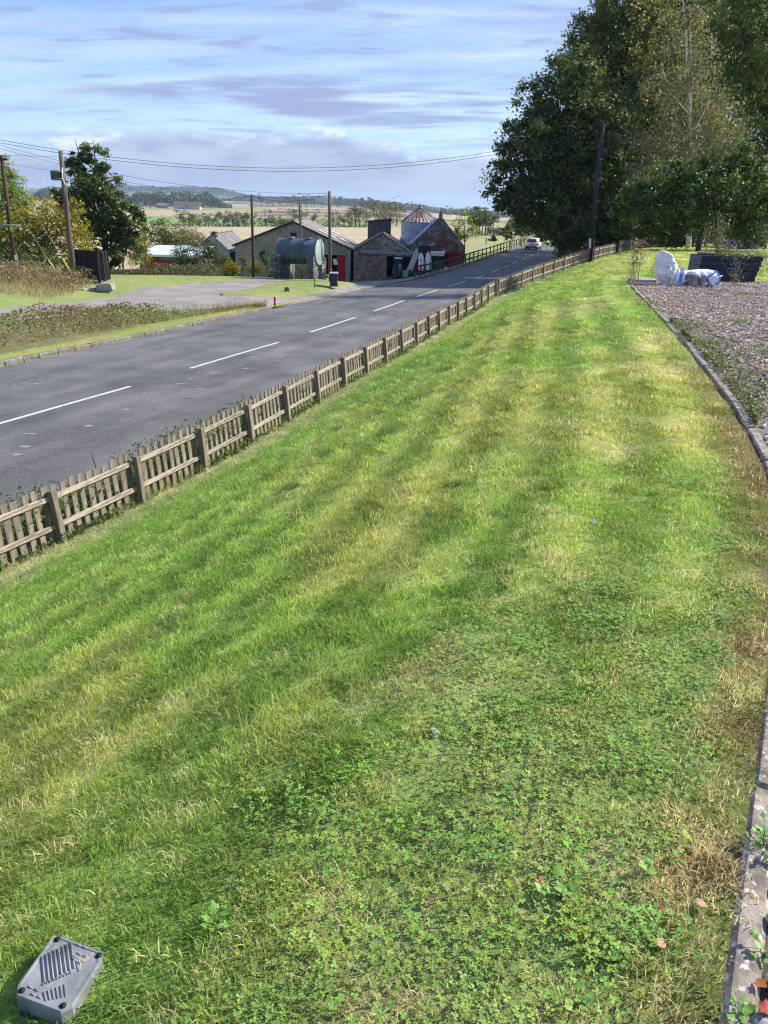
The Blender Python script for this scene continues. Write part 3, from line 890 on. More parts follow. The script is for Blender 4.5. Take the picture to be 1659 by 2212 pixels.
def picket_fence(label, posts, height, npick, lean, off=0.03, postproud=0.0, group=None):
    """posts: list of (X, Y, base z). Rails run on the lawn side of the pickets, posts in front of the rails"""
    root = thing('picket_fence', label, 'fence', posts[0])
    l = Vector(posts[0])
    for i, p in enumerate(posts):
        a = Vector(posts[max(i-1, 0)]); b = Vector(posts[min(i+1, len(posts)-1)])
        d = (b-a); ang = math.atan2(d.y, d.x)
        e = Euler((-lean+random.uniform(-.02, .02), random.uniform(-.012, .012), ang), 'XYZ')
        inst('post', random.choice(postvar), root, Vector(p)-l+e.to_matrix() @ Vector((0, -.10+postproud, -.12)), e, (1, 1, height*.93+.12))
        if i == len(posts)-1: break
        q = Vector(posts[i+1]); p = Vector(p)
        d = q-p; L_ = d.length; ang = math.atan2(d.y, d.x); sl = math.asin(d.z/L_)
        eu = Euler((-lean, -sl, ang), 'XYZ'); Mx = eu.to_matrix()
        side = Euler((-lean, 0, ang)).to_matrix()
        for hr in (.80, .32):
            c = (p+q)/2 + side @ Vector((0, -.032, height*hr)) - l
            inst('rail', random.choice(railvar), root, c, eu, (L_-.03 if postproud == 0 else L_-.10, 1, random.uniform(.95, 1.05)))
        for k in range(npick):
            t = (k+.5)/npick
            pp = p.lerp(q, t)
            ee = Euler((-lean+random.uniform(-.015, .015), random.uniform(-.02, .02), ang+random.uniform(-.03, .03)))
            inst('picket', random.choice(pvar), root, pp-l+ee.to_matrix() @ Vector((0, off-.03, -.03)), ee, (1, 1, (height+.02)*random.uniform(.975, 1.02)))
    return root
def along(y0, y1, step):
    out, Y = [], y0
    while Y < y1:
        out.append((float(fence_x(Y)), Y)); 
        dx = float(fence_x(Y+.3)-fence_x(Y))/.3
        Y += step/math.sqrt(1+dx*dx)
    return out
ns = along(5.9, 44.2, 1.82)
fp = [(x, y, -float(fence_h(y))+.02) for x, y in ns]
picket_fence('long weathered picket fence at the foot of the bank with posts before its rails', fp, .95, 10, R(5.0))
fs = along(fp[-1][1]+.5, 68.5, 1.95)
fp2 = [(x, y, -float(fence_h(y))+.02) for x, y in fs]
picket_fence('grey picket fence carrying on uphill below the big sycamore to the dark utility pole', fp2, 1.0, 7, R(1), postproud=.05)
fs = along(fp2[-1][1]+1.2, 92, 2.1)
fp3 = [(x, y, -float(fence_h(y))+.02) for x, y in fs]
picket_fence('dark grey picket fence behind the bulk bag running back under the apple tree', fp3, 1.15, 8, 0, postproud=.05)
b3 = [at(1560, 527, 60), at(1595, 524, 60.5), at(1630, 522, 61), at(1665, 520, 61.5), at(1700, 518, 62)]
picket_fence('tall grey picket fence in the shade behind the black covered heap', [(p[0], p[1], p[2]-.1) for p in b3], 1.5, 8, 0, postproud=.05)

# ------------------------------------------------------------------ garden edging and gravel bed
CONC = mat('edging_concrete', (.33, .28, .23), (.15, .128, .105), scale=14, rough=.95, bump=.8, bscale=90, rnd=.14, spec=.1, c3=(.52, .49, .44), c3scale=38, c3lo=.54, c3hi=.64, bdist=.004)
eroot = thing('garden_edging', 'narrow line of lichen-spotted concrete edging slabs between lawn and gravel', 'edging', (float(kerb_x(5)), 5, -1.6))
el = wloc(eroot)
y_ = .2
k_ = 0
evar = []
for i in range(4):
    mb = MB(); mb.box((0, 0, 0), (.074, 1, .15), ch=.012, jit=.004); evar.append(mb.mesh('edging_slab', CONC))
while y_ < 19.6:
    d = float(kerb_x(y_+.3)-kerb_x(y_))/.3
    st = .9/math.sqrt(1+d*d)
    ym = y_+st/2
    xm = (float(kerb_x(y_))+float(kerb_x(y_+st)))/2
    ang = math.atan2(float(kerb_x(y_+st)-kerb_x(y_)), st)
    inst('edging_slab', evar[k_ % 4], eroot, (xm+.03-el.x+random.uniform(-.008, .008), ym-el.y, -1.6-(.064 if ym < 4.5 else .05)-el.z+random.uniform(-.006, .010)), (random.uniform(-.012, .012), random.uniform(-.05, .05), -ang+random.uniform(-.012, .012)), (1, .885, 1))
    y_ += st; k_ += 1
BED = mat('gravel_bed', (.20, .165, .145), (.12, .10, .088), scale=30, rough=.95, bump=1.0, bscale=60, c3=(.07, .055, .04), c3scale=2)
yb = np.concatenate([np.linspace(.1, 4, 30)[:-1], np.linspace(4, 20.9, 50)])
ub = np.linspace(0, 1, 24)
Yg = np.broadcast_to(yb[:, None], (len(yb), 24)); Xg = kerb_x(Yg)+.05+ub[None, :]**1.3*9
bed = grid_obj('gravel_bed', Xg, Yg, -plat_h(Yg)+.012+(fbm(Xg*1.2, Yg*1.2, 3)-.5)*.05+.06*sst(Xg-kerb_x(Yg), 0, .5)*0, BED)
def bed_z(X, Y): return -plat_h(Y)+.012+(fbm(X*1.2, Y*1.2, 3)-.5)*.05
STONE = bpy.data.materials.new('gravel_stone')
nt, b_ = nodes(STONE)
ai = nt.nodes.new('ShaderNodeAttribute'); ai.attribute_type = 'INSTANCER'; ai.attribute_name = 'col'
nt.links.new(ai.outputs['Color'], b_.inputs['Base Color']); b_.inputs['Roughness'].default_value = .75
def stone_mesh(name, m, seed, flat=.6, sub=1, smooth=False, jit=.16):
    r_ = random.Random(seed)
    bm = bmesh.new(); bmesh.ops.create_icosphere(bm, subdivisions=sub, radius=.5)
    for v in bm.verts:
        v.co = Vector((v.co.x*(1+r_.uniform(-jit, jit)), v.co.y*.78*(1+r_.uniform(-jit, jit)), v.co.z*flat*(1+r_.uniform(-jit, jit))))
    for f in bm.faces: f.smooth = smooth
    me = bpy.data.meshes.new(name); bm.to_mesh(me); bm.free(); me.materials.append(m)
    return me
gs = [stone_mesh('gravel_stone', STONE, 100+i) for i in range(6)]
n = 62000
Yp = rg.uniform(1.5, 20.6, n); Xp = kerb_x(Yp)+.08+rg.uniform(0, 1, n)*7.5
k = (Xp < .545*Yp+1.0)
dens = np.clip(1.25-.0*Yp, 0, 1)*np.where(fbm(Xp*1.1+7, Yp*.9+3, 3) < .36, .35, 1.0)*np.where((Xp-kerb_x(Yp) < .55) & (Yp > 5) & (Yp < 12.5), .35, 1)
k &= rg.uniform(size=n) < dens
Xp, Yp = Xp[k], Yp[k]; n = len(Xp)
base_ = np.array([[.45, .33, .25], [.35, .26, .205], [.57, .46, .37], [.27, .20, .155], [.40, .32, .255], [.72, .63, .52], [.18, .14, .115]])
colg = base_[rg.choice(7, n, p=[.24, .18, .17, .13, .12, .09, .07])]*rg.uniform(.8, 1.25, n)[:, None]
sg = rg.uniform(.022, .048, n)*np.where(rg.uniform(size=n) < .05, 1.5, 1)
o = scatter('gravel', gs, np.stack([Xp, Yp, bed_z(Xp, Yp)+.006+rg.uniform(0, .012, n)], 1), rg.uniform(-.6, .6, (n, 3))+np.stack([np.zeros(n), np.zeros(n), rg.uniform(0, 6.3, n)], 1), sg[:, None]*np.ones((1, 3)), rg.integers(0, 6, n), colg)
# river pebbles by the near end of the edging, each a piece of the bed
PEB = mat('pebble_stone', (.25, .235, .225), (.16, .15, .15), scale=12, rough=.6, rnd=.55, c3=(.40, .35, .31), c3scale=4, c3lo=.55, c3hi=.7, obj=True)
pebv = [stone_mesh('pebble', PEB, 300+i, .55, 2, True, .05) for i in range(5)]
bl = wloc(bed)
for i in range(120):
    Y = random.uniform(.55, 2.1); X = float(kerb_x(Y))+.075+abs(random.gauss(0, .12))
    s = random.uniform(.025, .055)
    inst('pebble', random.choice(pebv), bed, (X, Y, float(bed_z(X, Y))+s*.15+random.uniform(0, .012)), (random.uniform(-.3, .3), random.uniform(-.3, .3), random.uniform(0, 6.28)), (s, s, s))

# ------------------------------------------------------------------ leaf-cloud builder
def leaf_cloud(name, C, N_, size, tint, mats, parent=None, mi=None, aspect=.62, rngl=rg, flat=.0):
    """C centres, N_ leaf normals; one diamond per leaf"""
    n = len(C)
    N_ = N_/np.maximum(np.linalg.norm(N_, axis=1, keepdims=True), 1e-6)
    r_ = rngl.normal(size=(n, 3))
    U = np.cross(N_, r_); U /= np.maximum(np.linalg.norm(U, axis=1, keepdims=True), 1e-6)
    V = np.cross(N_, U)
    s = np.asarray(size).reshape(-1, 1)*np.ones((n, 1))
    droop = N_*s*.18
    v = np.stack([C-U*s*.5, C-V*s*aspect*.5+droop, C+U*s*.5, C+V*s*aspect*.5+droop], 1).reshape(-1, 3)
    me = bpy.data.meshes.new(name)
    loc = np.zeros(3) if parent is None else np.array(wloc(parent))
    if parent is None:
        loc = np.array([v[:, 0].mean(), v[:, 1].mean(), v[:, 2].min()])
    me.vertices.add(4*n); me.vertices.foreach_set('co', (v-loc).astype(np.float32).ravel())
    me.loops.add(4*n); me.loops.foreach_set('vertex_index', np.arange(4*n))
    me.polygons.add(n); me.polygons.foreach_set('loop_start', np.arange(n)*4)
    for m in (mats if isinstance(mats, list) else [mats]): me.materials.append(m)
    if mi is not None: me.polygons.foreach_set('material_index', mi)
    a = me.attributes.new('tint', 'FLOAT', 'POINT'); a.data.foreach_set('value', np.repeat(tint, 4).astype(np.float32))
    me.update(); me.validate()
    o = bpy.data.objects.new(name, me); COL.objects.link(o)
    if parent is not None: o.parent = parent
    else: o.location = loc
    return o
def fan_blades(name, base, nb, h, spread, w, mats, parent=None, tint=None, rngl=rg, seg=3, bend=.5, head=0.0):
    """upright stems or long grass: base (n,3) one blade each"""
    V, Fc, T = [], [], []
    for i in range(len(base)):
        b = base[i]; L_ = h*rngl.uniform(.6, 1.1); a = rngl.uniform(0, 6.28); s = rngl.uniform(0, spread); q = rngl.uniform(0, 6.28)
        t = rngl.uniform(); ww = w*rngl.uniform(.7, 1.3); o = len(V)
        for k in range(seg+1):
            f = k/seg; wd = ww*(1-f*.75)*.5
            if head and k == seg-1: wd = head*.5
            x = b[0]+math.cos(a)*s*L_*f*(1+bend*f); y = b[1]+math.sin(a)*s*L_*f*(1+bend*f); z = b[2]+L_*f*(1-.25*s*f)
            V += [(x-math.cos(q)*wd, y-math.sin(q)*wd, z), (x+math.cos(q)*wd, y+math.sin(q)*wd, z)]; T += [t, t]
        Fc += [(o+2*k, o+2*k+1, o+2*k+3, o+2*k+2) for k in range(seg)]
    A = np.array(V)
    loc = np.array(wloc(parent)) if parent is not None else np.array([A[:, 0].mean(), A[:, 1].mean(), A[:, 2].min()])
    me = bpy.data.meshes.new(name); me.from_pydata((A-loc).tolist(), [], Fc)
    a_ = me.attributes.new('tint', 'FLOAT', 'POINT'); a_.data.foreach_set('value', np.array(T, np.float32))
    for m in (mats if isinstance(mats, list) else [mats]): me.materials.append(m)
    o = bpy.data.objects.new(name, me); COL.objects.link(o)
    if parent is not None: o.parent = parent
    else: o.location = loc
    return o
WEED = leafmat('weed_leaf', (.03, .065, .016), (.065, .13, .028), (.15, .21, .05), trans=.3)
DRYG = leafmat('dry_grass', (.20, .15, .075), (.34, .27, .14), (.46, .38, .22), trans=.3, rough=.7)
GREENG = leafmat('long_grass', (.07, .14, .022), (.13, .22, .035), (.24, .27, .08), trans=.35, rough=.6)
DOCK = leafmat('dock_seed', (.07, .028, .022), (.12, .05, .035), (.18, .09, .05), trans=.1, rough=.8)

# weeds along the foot of the long fence
Yw = rg.uniform(8, 45, 26000); side = np.where(rg.uniform(size=26000) < .72, rg.uniform(-1.15, -.08, 26000), rg.uniform(-.1, .24, 26000))
cl = fbm(Yw*.6, side*0+3, 3)
kk = (rg.uniform(size=26000) < sst(cl, .38, .62)) | (side < -.1)
Yw, side = Yw[kk], side[kk]
Xw = fence_x(Yw)+side
hw = rg.uniform(.02, .30, len(Yw))*np.where(side > .02, .6, 1.1+1.6*sst(fbm(Yw*.8+5, Yw*0+9, 3), .3, .7))
Cw = np.stack([Xw, Yw, gnd(Xw, Yw)+hw], 1)
Nw = rg.normal(0, .5, (len(Yw), 3))+np.array([.15, -.1, .9])
leaf_cloud('fence_weeds', Cw, Nw, rg.uniform(.04, .10, len(Yw)), rg.uniform(0, 1, len(Yw)), WEED)['kind'] = 'stuff'
yb_ = rg.uniform(9, 44, 2600); sb_ = np.where(rg.uniform(size=2600) < .6, rg.normal(.07, .06, 2600), rg.uniform(-1.1, -.05, 2600))
xb_ = fence_x(yb_)+sb_
fan_blades('fence_grass', np.stack([xb_, yb_, gnd(xb_, yb_)-.01], 1), 0, .30, .7, .014, GREENG)['kind'] = 'stuff'
# tall brown dock heads behind the pickets
dk = []
for (x, y, n_) in ((70, 1028, 7), (25, 1060, 6), (412, 888, 7), (340, 922, 6), (520, 850, 4), (735, 745, 6), (985, 655, 10), (1010, 640, 8), (845, 715, 4), (200, 990, 5)):
    r = ray(x, y)
    Ys = np.linspace(8, 46, 400); dd = np.abs(r[0]/r[1]*Ys-(fence_x(Ys)-.28)); Yc = float(Ys[np.argmin(dd)])
    Xc = float(fence_x(Yc))-.28
    pts = np.stack([Xc+rg.normal(0, .12, n_), Yc+rg.normal(0, .18, n_), np.zeros(n_)], 1); pts[:, 2] = gnd(pts[:, 0], pts[:, 1])-.02
    dk.append(pts)
fan_blades('dock_stalks', np.concatenate(dk), 0, 1.06, .22, .009, DOCK, head=.020, seg=5)['kind'] = 'stuff'
# rough brown growth on the verge beyond the second fence
yb_ = rg.uniform(46, 90, 5200); xb_ = edge_r(yb_)+rg.uniform(.2, 1, 5200)**.8*(fence_x(yb_)-.4-edge_r(yb_)-.2)
fan_blades('verge_growth', np.stack([xb_, yb_, gnd(xb_, yb_)-.02], 1), 0, .8, .6, .03, [leafmat('verge_stem', (.10, .07, .035), (.20, .12, .05), (.16, .17, .05), trans=.25)])['kind'] = 'stuff'
# ------------------------------------------------------------------ farm buildings
BLOCK = mat('concrete_block', (.36, .32, .275), (.26, .23, .20), scale=1.2, rough=.95, bump=.4, bscale=12, c3=(.42, .385, .335), c3scale=5)
BLOCK2 = mat('concrete_block_dark', (.32, .285, .245), (.235, .21, .18), scale=1.2, rough=.95, bump=.4, bscale=12)
MORTAR = mat('mortar', (.16, .15, .135), (.11, .10, .09), scale=2, rough=.95)
SANDST = mat('brown_stone', (.285, .205, .165), (.175, .132, .11), scale=2.0, rough=.95, bump=.5, bscale=8, rnd=.28)
REDST = mat('red_stone', (.28, .125, .095), (.16, .09, .075), scale=1.5, rough=.95, bump=.5, bscale=8, rnd=.30)
PALEST = mat('lichen_stone', (.33, .31, .285), (.16, .13, .115), scale=2.5, rough=.95, bump=.5, bscale=8, rnd=.25)
REDP = mat('red_paint', (.36, .012, .018), (.28, .012, .016), scale=1.5, rough=.55)
ROOFS = mat('fibre_cement', (.235, .205, .185), (.155, .138, .128), scale=1.2, rough=.95, rnd=.15, c3=(.33, .30, .26), c3scale=2.5, c3lo=.56, c3hi=.68)
ROOFM = mat('metal_roof', (.36, .42, .50), (.29, .34, .41), scale=.8, rough=.45, metal=.4, rnd=.08)
ROOFW = mat('pale_roof', (.56, .60, .64), (.45, .49, .53), scale=.8, rough=.6, rnd=.06)
GALV = mat('galvanised', (.34, .40, .48), (.26, .31, .38), scale=1.5, rough=.5, metal=.35, rnd=.12)
RUST = mat('rusty_sheet', (.21, .062, .036), (.44, .38, .35), scale=1.2, rough=.7, lo=.46, hi=.56, stretch=(1, 1, .35), rnd=.15)
DARK = mat('dark_timber_and_gloom', (.020, .019, .022), (.030, .028, .030), scale=3, rough=.8)  # dark parts, and the shell walls where it paints in indoor gloom
STEEL = mat('grey_steel', (.27, .29, .31), (.20, .21, .23), scale=2, rough=.5, metal=.3)
WHITEP = mat('white_paint', (.78, .78, .76), (.66, .66, .64), scale=2, rough=.5)
GLASS = mat('dark_glass', (.02, .025, .03), rough=.12, spec=.6)
BLACKR = mat('black_rubber', (.018, .018, .018), (.03, .03, .03), scale=8, rough=.8)
PALEW = mat('pale_wall', (.36, .42, .44), (.28, .33, .35), scale=1, rough=.8, stretch=(4, 1, .5))
GREYW = mat('grey_wall', (.26, .26, .25), (.18, .18, .17), scale=1, rough=.9)

def unit_block(name, m, seed):
    mb = MB(); random.seed(seed)
    a = [random.uniform(-.03, .03) for _ in range(8)]
    # a block with a chamfered face towards -y
    vs = [(-.5, .5, -.5), (.5, .5, -.5), (.5, .5, .5), (-.5, .5, .5), (-.5, -.1, -.5+a[0]), (.5, -.1, -.5+a[1]), (.5, -.1, .5+a[2]), (-.5, -.1, .5+a[3]),
          (-.46, -.5, -.40+a[4]), (.46, -.5, -.40+a[5]), (.46, -.5, .40+a[6]), (-.46, -.5, .40+a[7])]
    fs = [(4, 5, 9, 8), (5, 6, 10, 9), (6, 7, 11, 10), (7, 4, 8, 11), (8, 9, 10, 11), (0, 1, 5, 4), (1, 2, 6, 5), (2, 3, 7, 6), (3, 0, 4, 7)]
    mb.add(vs, fs)
    return mb.mesh(name, m)
def courses(gab, holes, hc, lw, seed, jit=.0):
    """rectangles (x0,x1,z0,z1) filling a gable polygon gab=(xl,xr,zb,zl,zr,ax,az) less the holes"""
    xl, xr, zb, zl, zr, ax, az_ = gab
    rn = random.Random(seed); out = []
    z = zb; row = 0
    while z < az_-.05:
        h = hc*(1+rn.uniform(-jit, jit)); z1 = z+h
        a, b = xl, xr
        if z1 > zl: a = xl+(ax-xl)*(z1-zl)/(az_-zl)
        if z1 > zr: b = xr+(ax-xr)*(z1-zr)/(az_-zr)
        segs = [(a, b)] if b-a > .1 else []
        for (hx0, hx1, hz0, hz1) in holes:
            if z1 > hz0+.02 and z < hz1-.02:
                segs = [s for p, q in segs for s in ((p, min(q, hx0)), (max(p, hx1), q)) if s[1]-s[0] > .06]
        for p, q in segs:
            x = p
            first = True
            while x < q-.02:
                w = lw*(1+rn.uniform(-jit*1.6, jit*1.6))
                if first and row % 2: w *= .5
                first = False
                x1 = x+w
                if q-x1 < lw*.35: x1 = q
                out.append((x, min(x1, q), z, z1)); x = x1
        z = z1; row += 1
    return out
def gable_wall(root, gab, holes, y, th, m, name='wall'):
    xl, xr, zb, zl, zr, ax, az_ = gab
    mb = MB()
    doors = sorted([h for h in holes if h[2] <= zb+.1])
    poly = [(xl, zb)]
    for (a, b, c, d) in doors:
        poly += [(a, zb), (a, d), (b, d), (b, zb)]
    poly += [(xr, zb), (xr, zr), (ax, az_), (xl, zl)]
    cl = []
    for p in poly:
        if not cl or (abs(p[0]-cl[-1][0])+abs(p[1]-cl[-1][1])) > 1e-4: cl.append(p)
    mb.prism(cl, 'y', y, y+th)
    return mb.build(name, m, root)
def shell(root, gab, y0, y1, m):
    xl, xr, zb, zl, zr, ax, az_ = gab
    mb = MB()
    mb.box((xl+.12, (y0+y1)/2+.1, (zb+zl)/2-.03), (.24, y1-y0-.5, zl-zb-.06))
    mb.build('side_wall', m, root)
    mb = MB()
    mb.box((xr-.12, (y0+y1)/2+.1, (zb+zr)/2-.03), (.24, y1-y0-.5, zr-zb-.06))
    mb.build('side_wall', m, root)
    mb = MB(); mb.prism([(xl, zb), (xr, zb), (xr, zr), (ax, az_), (xl, zl)], 'y', y1-.25, y1); mb.build('back_wall', m, root)
def roof_slope(root, p0, p1, y0, y1, n, m, th=.07, name='roof_sheet', lights=(), mlight=None):
    """p0 eave, p1 ridge (x,z); n sheets along y"""
    d = Vector((p1[0]-p0[0], 0, p1[1]-p0[1])); L_ = d.length; ang = -math.atan2(d.z, d.x)
    w = (y1-y0)/n
    mb = MB()
    prof = [(-.5, 0), (-.5, .5), (-.46, 1), (.36, .72), (.40, 1.3), (.5, 1.3), (.5, 0)]
    vs = [(x, py, pz) for x in (-.5, .5) for py, pz in prof]
    k = len(prof)
    mb.add(vs, [tuple(range(k)), tuple(range(2*k-1, k-1, -1))]+[(i, i+k, (i+1) % k+k, (i+1) % k) for i in range(k)])
    me = mb.mesh(name, m)
    l = wloc(root)
    c = Vector(((p0[0]+p1[0])/2, 0, (p0[1]+p1[1])/2))
    for i in range(n):
        inst(name, me, root, Vector((c.x, y0+(i+.5)*w, c.z))-l, (0, ang, 0), (L_, w*.995, th))
    nv = Vector((-d.z, 0, d.x)).normalized()
    if nv.z < 0: nv = -nv
    for (ty, t0, t1) in lights:
        mb = MB()
        a = Vector((p0[0], y0+ty*(y1-y0), p0[1]))+d*t0+nv*(th+.05); b = Vector((p0[0], y0+ty*(y1-y0), p0[1]))+d*t1+nv*(th+.05)
        s = Vector((0, .45, 0))
        q = nv*.03
        mb.add([a-s, a+s, b+s, b-s, a-s+q, a+s+q, b+s+q, b-s+q], [(0, 1, 2, 3), (4, 5, 6, 7), (0, 1, 5, 4), (1, 2, 6, 5), (2, 3, 7, 6), (3, 0, 4, 7)])
        mb.build('roof_light', mlight, root)
def stones(root, rects, y, th, mats, name, gap=.02, stuff=False, pick=None, seed=1):
    rn = random.Random(seed)
    if stuff:
        mb = MB()
        for (a, b, c, d) in rects:
            g = gap
            p = rn.uniform(.6, 1.2)*th
            mb.add([(a+g/2, y, c+g/2), (b-g/2, y, c+g/2), (b-g/2, y, d-g/2), (a+g/2, y, d-g/2), (a+g, y-p, c+g), (b-g, y-p, c+g), (b-g, y-p, d-g), (a+g, y-p, d-g)],
                   [(4, 5, 6, 7), (0, 1, 5, 4), (1, 2, 6, 5), (2, 3, 7, 6), (3, 0, 4, 7)], rn.randrange(len(mats)))
        o = mb.build(name, mats, root); o['kind'] = 'stuff'; return
    ms = [[unit_block(name, m, 10*i+j) for j in range(2)] for i, m in enumerate(mats)]
    l = wloc(root)
    for (a, b, c, d) in rects:
        i = pick((a+b)/2, (c+d)/2, rn) if pick else rn.randrange(len(mats))
        inst(name, rn.choice(ms[i]), root, Vector(((a+b)/2, y-th*rn.uniform(.1, .5), (c+d)/2))-l, (0, rn.uniform(-.012, .012), 0), (b-a-gap, th, d-c-gap))

def PX(x, y, Y):
    p = at(x, y, Y); return float(p[0]), float(p[2])
# ---- wide block barn
Y0 = 98.0
xl, zl = PX(507, 529, Y0); xr, zr = PX(758, 537, Y0); ax, az_ = PX(634, 479, Y0); zb = -9.3
gab = (xl, xr, zb, zl, zr, ax, az_)
b1 = thing('block_barn', 'wide grey concrete-block barn with a shallow brown roof behind the big tank', 'barn', ((xl+xr)/2, Y0, zb))
d0, dt = PX(700, 551, Y0); d1, _ = PX(746, 551, Y0)
v0, vt = PX(627, 502, Y0); v1, vb = PX(641, 519, Y0)
holes = [(d0, d1, zb, dt), (v0, v1, vb, vt)]
gable_wall(b1, gab, holes[:1], Y0, .25, MORTAR)
shell(b1, gab, Y0, 114, DARK)  # near-black walls put the unlit interior into the colour
stones(b1, courses(gab, holes, .23, .46, 4), Y0, .022, [BLOCK, BLOCK2], 'blockwork', .014, stuff=True)
roof_slope(b1, (xr+.25, zr-.02), (ax, az_+.10), Y0-.25, 114.2, 16, ROOFS, lights=((.22, .33, .62), (.50, .30, .60), (.78, .34, .62), (.36, .12, .28)), mlight=WHITEP)
roof_slope(b1, (xl-.25, zl-.02), (ax-.02, az_+.10), Y0-.25, 114.2, 16, ROOFS)
mb = MB(); mb.tube([(ax-.01, Y0-.3, az_+.2), (ax-.01, 114.3, az_+.2)], .10, 8); mb.build('ridge_cap', ROOFS, b1)
mb = MB()
for (p, q) in (((xl-.3, zl-.06), (ax, az_+.06)), ((xr+.3, zr-.06), (ax, az_+.06))):
    mb.add([(p[0], Y0-.28, p[1]-.16), (q[0], Y0-.28, q[1]-.16), (q[0], Y0-.28, q[1]+.02), (p[0], Y0-.28, p[1]+.02), (p[0], Y0-.20, p[1]-.16), (q[0], Y0-.20, q[1]-.16), (q[0], Y0-.20, q[1]+.02), (p[0], Y0-.20, p[1]+.02)],
           [(0, 1, 2, 3), (4, 5, 6, 7), (0, 1, 5, 4), (2, 3, 7, 6), (0, 3, 7, 4), (1, 2, 6, 5)])
mb.build('barge_board', DARK, b1)
r0, _ = PX(728, 551, Y0)
mb = MB()
mb.box(((r0+d1)/2, Y0-.10, (zb+dt)/2), (d1-r0, .06, dt-zb-.03))
dr = mb.build('sliding_door', REDP, b1, 'red sliding door')
k = 6
for i in range(k):
    mb = MB(); w = (d1-r0)/k; mb.box((r0+(i+.5)*w, Y0-.145, (zb+dt)/2), (w-.03, .03, dt-zb-.05)); mb.build('board', REDP, dr)
mb = MB(); mb.box(((d0+d1)/2-.3, Y0-.07, dt+.10), (d1-d0+1.2, .10, .12)); mb.build('door_track', STEEL, b1)
mb = MB(); mb.box(((v0+v1)/2, Y0-.03, (vb+vt)/2), (v1-v0, .03, vt-vb)); vv = mb.build('vent', DARK, b1)
for i in range(4):
    mb = MB(); mb.box(((v0+v1)/2, Y0-.07, vb+(i+.5)*(vt-vb)*.14), (v1-v0+.06, .08, .045), rot=(.6, 0, 0)); mb.build('slat', BLOCK, vv)
mb = MB(); mb.box(((v0+v1)/2, Y0-.06, vt+.05), (v1-v0+.2, .10, .10)); mb.build('lintel', BLOCK, vv)
nx, nz = PX(724, 562, Y0-.2)
mb = MB(); mb.box((nx-.02, Y0-.25, nz), (.44, .02, .34)); mb.box((nx+.06, Y0-.25, nz-.36), (.5, .02, .34)); mb.build('notice', WHITEP, b1)
px_, pz_ = PX(757, 540, Y0)
mb = MB(); mb.tube([(px_+.06, Y0-.1, pz_+.25), (px_-.02, Y0-.14, pz_-.1), (px_-.06, Y0-.14, zb)], .07, 8); mb.build('drainpipe', GALV, b1)

# ---- stone shed with the open doorway
xl, zl = PX(763, 541, Y0); xr, zr = PX(895, 550, Y0); ax, az_ = PX(827, 505, Y0)
xl += .05
gab = (xl, xr, zb, zl, zr, ax, az_)
b2 = thing('stone_shed', 'brown stone shed with a wide dark open doorway between the two larger barns', 'shed', ((xl+xr)/2, Y0, zb))
d0, dt = PX(836, 549, Y0); d1, _ = PX(891, 552, Y0)
d1 = min(d1, xr-.15)
holes = [(d0, d1, zb, dt-.25)]
gable_wall(b2, gab, holes, Y0, .4, MORTAR)
shell(b2, gab, Y0, 112, DARK)  # walls coloured near-black so the doorway looks unlit inside
rc = courses(gab, holes, .27, .50, 9, .18)
stones(b2, rc, Y0, .05, [SANDST, BLOCK], 'stone', .03, pick=lambda x, z, r: 1 if (x > ax-.1 and z > dt-.1 and r.random() < .8) else 0)
roof_slope(b2, (xl-.15, zl-.05), (ax-.01, az_+.08), Y0-.15, 112, 12, ROOFS)
roof_slope(b2, (xr+.15, zr-.05), (ax+.01, az_+.08), Y0-.15, 112, 12, ROOFS)
mb = MB(); mb.tube([(ax, Y0-.2, az_+.17), (ax, 112, az_+.17)], .10, 8); mb.build('ridge_cap', DARK, b2)
mb = MB(); fz = gz(1.6, 97.6)+.05; mb.box(((xl+xr)/2, 105.0, fz-.15), (xr-xl-.5, 14.0-.4, .3)); mb.build('floor', APRON, b2)
t0, tz = PX(779, 541, Y0-.4); t1, _ = PX(893, 548, Y0-.4)
tm, _ = PX(818, 541, Y0-.4)
mb = MB(); mb.box(((t0+tm)/2, Y0-.2, tz-.12), (tm-t0, .34, .42)); mb.build('track_cover', STEEL, b2)
mb = MB(); mb.box(((tm+t1)/2, Y0-.17, tz-.22), (t1-tm, .24, .30)); mb.build('door_track', STEEL, b2)

# ---- tall dark hopper on the roof behind
hx0, hz0 = PX(794, 520, 107); hx1, _ = PX(844, 518, 107); _, ht0 = PX(794, 479, 107); _, ht1 = PX(845, 474, 107)
b3_ = thing('roof_hopper', 'tall dark weathered timber box rising behind the stone shed roof', 'hopper', ((hx0+hx1)/2, 107, hz0-3))
mb = MB(); mb.prism([(hx0, hz0-3.2), (hx1, hz0-3.2), (hx1, ht1), (hx0, ht0)], 'y', 107, 109.4); mb.build('body', mat('hopper_board', (.115, .115, .125), (.07, .07, .075), scale=2, rough=.85, stretch=(5, 1, .5)), b3_)
for i in range(9):
    mb = MB(); w = (hx1-hx0)/9; f = (i+.5)/9
    mb.box((hx0+(i+.5)*w, 106.97, (hz0-3+ht0+(ht1-ht0)*f)/2-.08), (w-.03, .05, ht0+(ht1-ht0)*f-hz0+3-.12)); mb.build('board', bpy.data.materials['hopper_board'], b3_)
mb = MB(); mb.prism([(hx0-.12, ht0-.02), (hx1+.12, ht1-.02), (hx1+.14, ht1+.12), (hx0-.12, ht0+.10)], 'y', 106.8, 109.6); mb.build('cap', DARK, b3_)

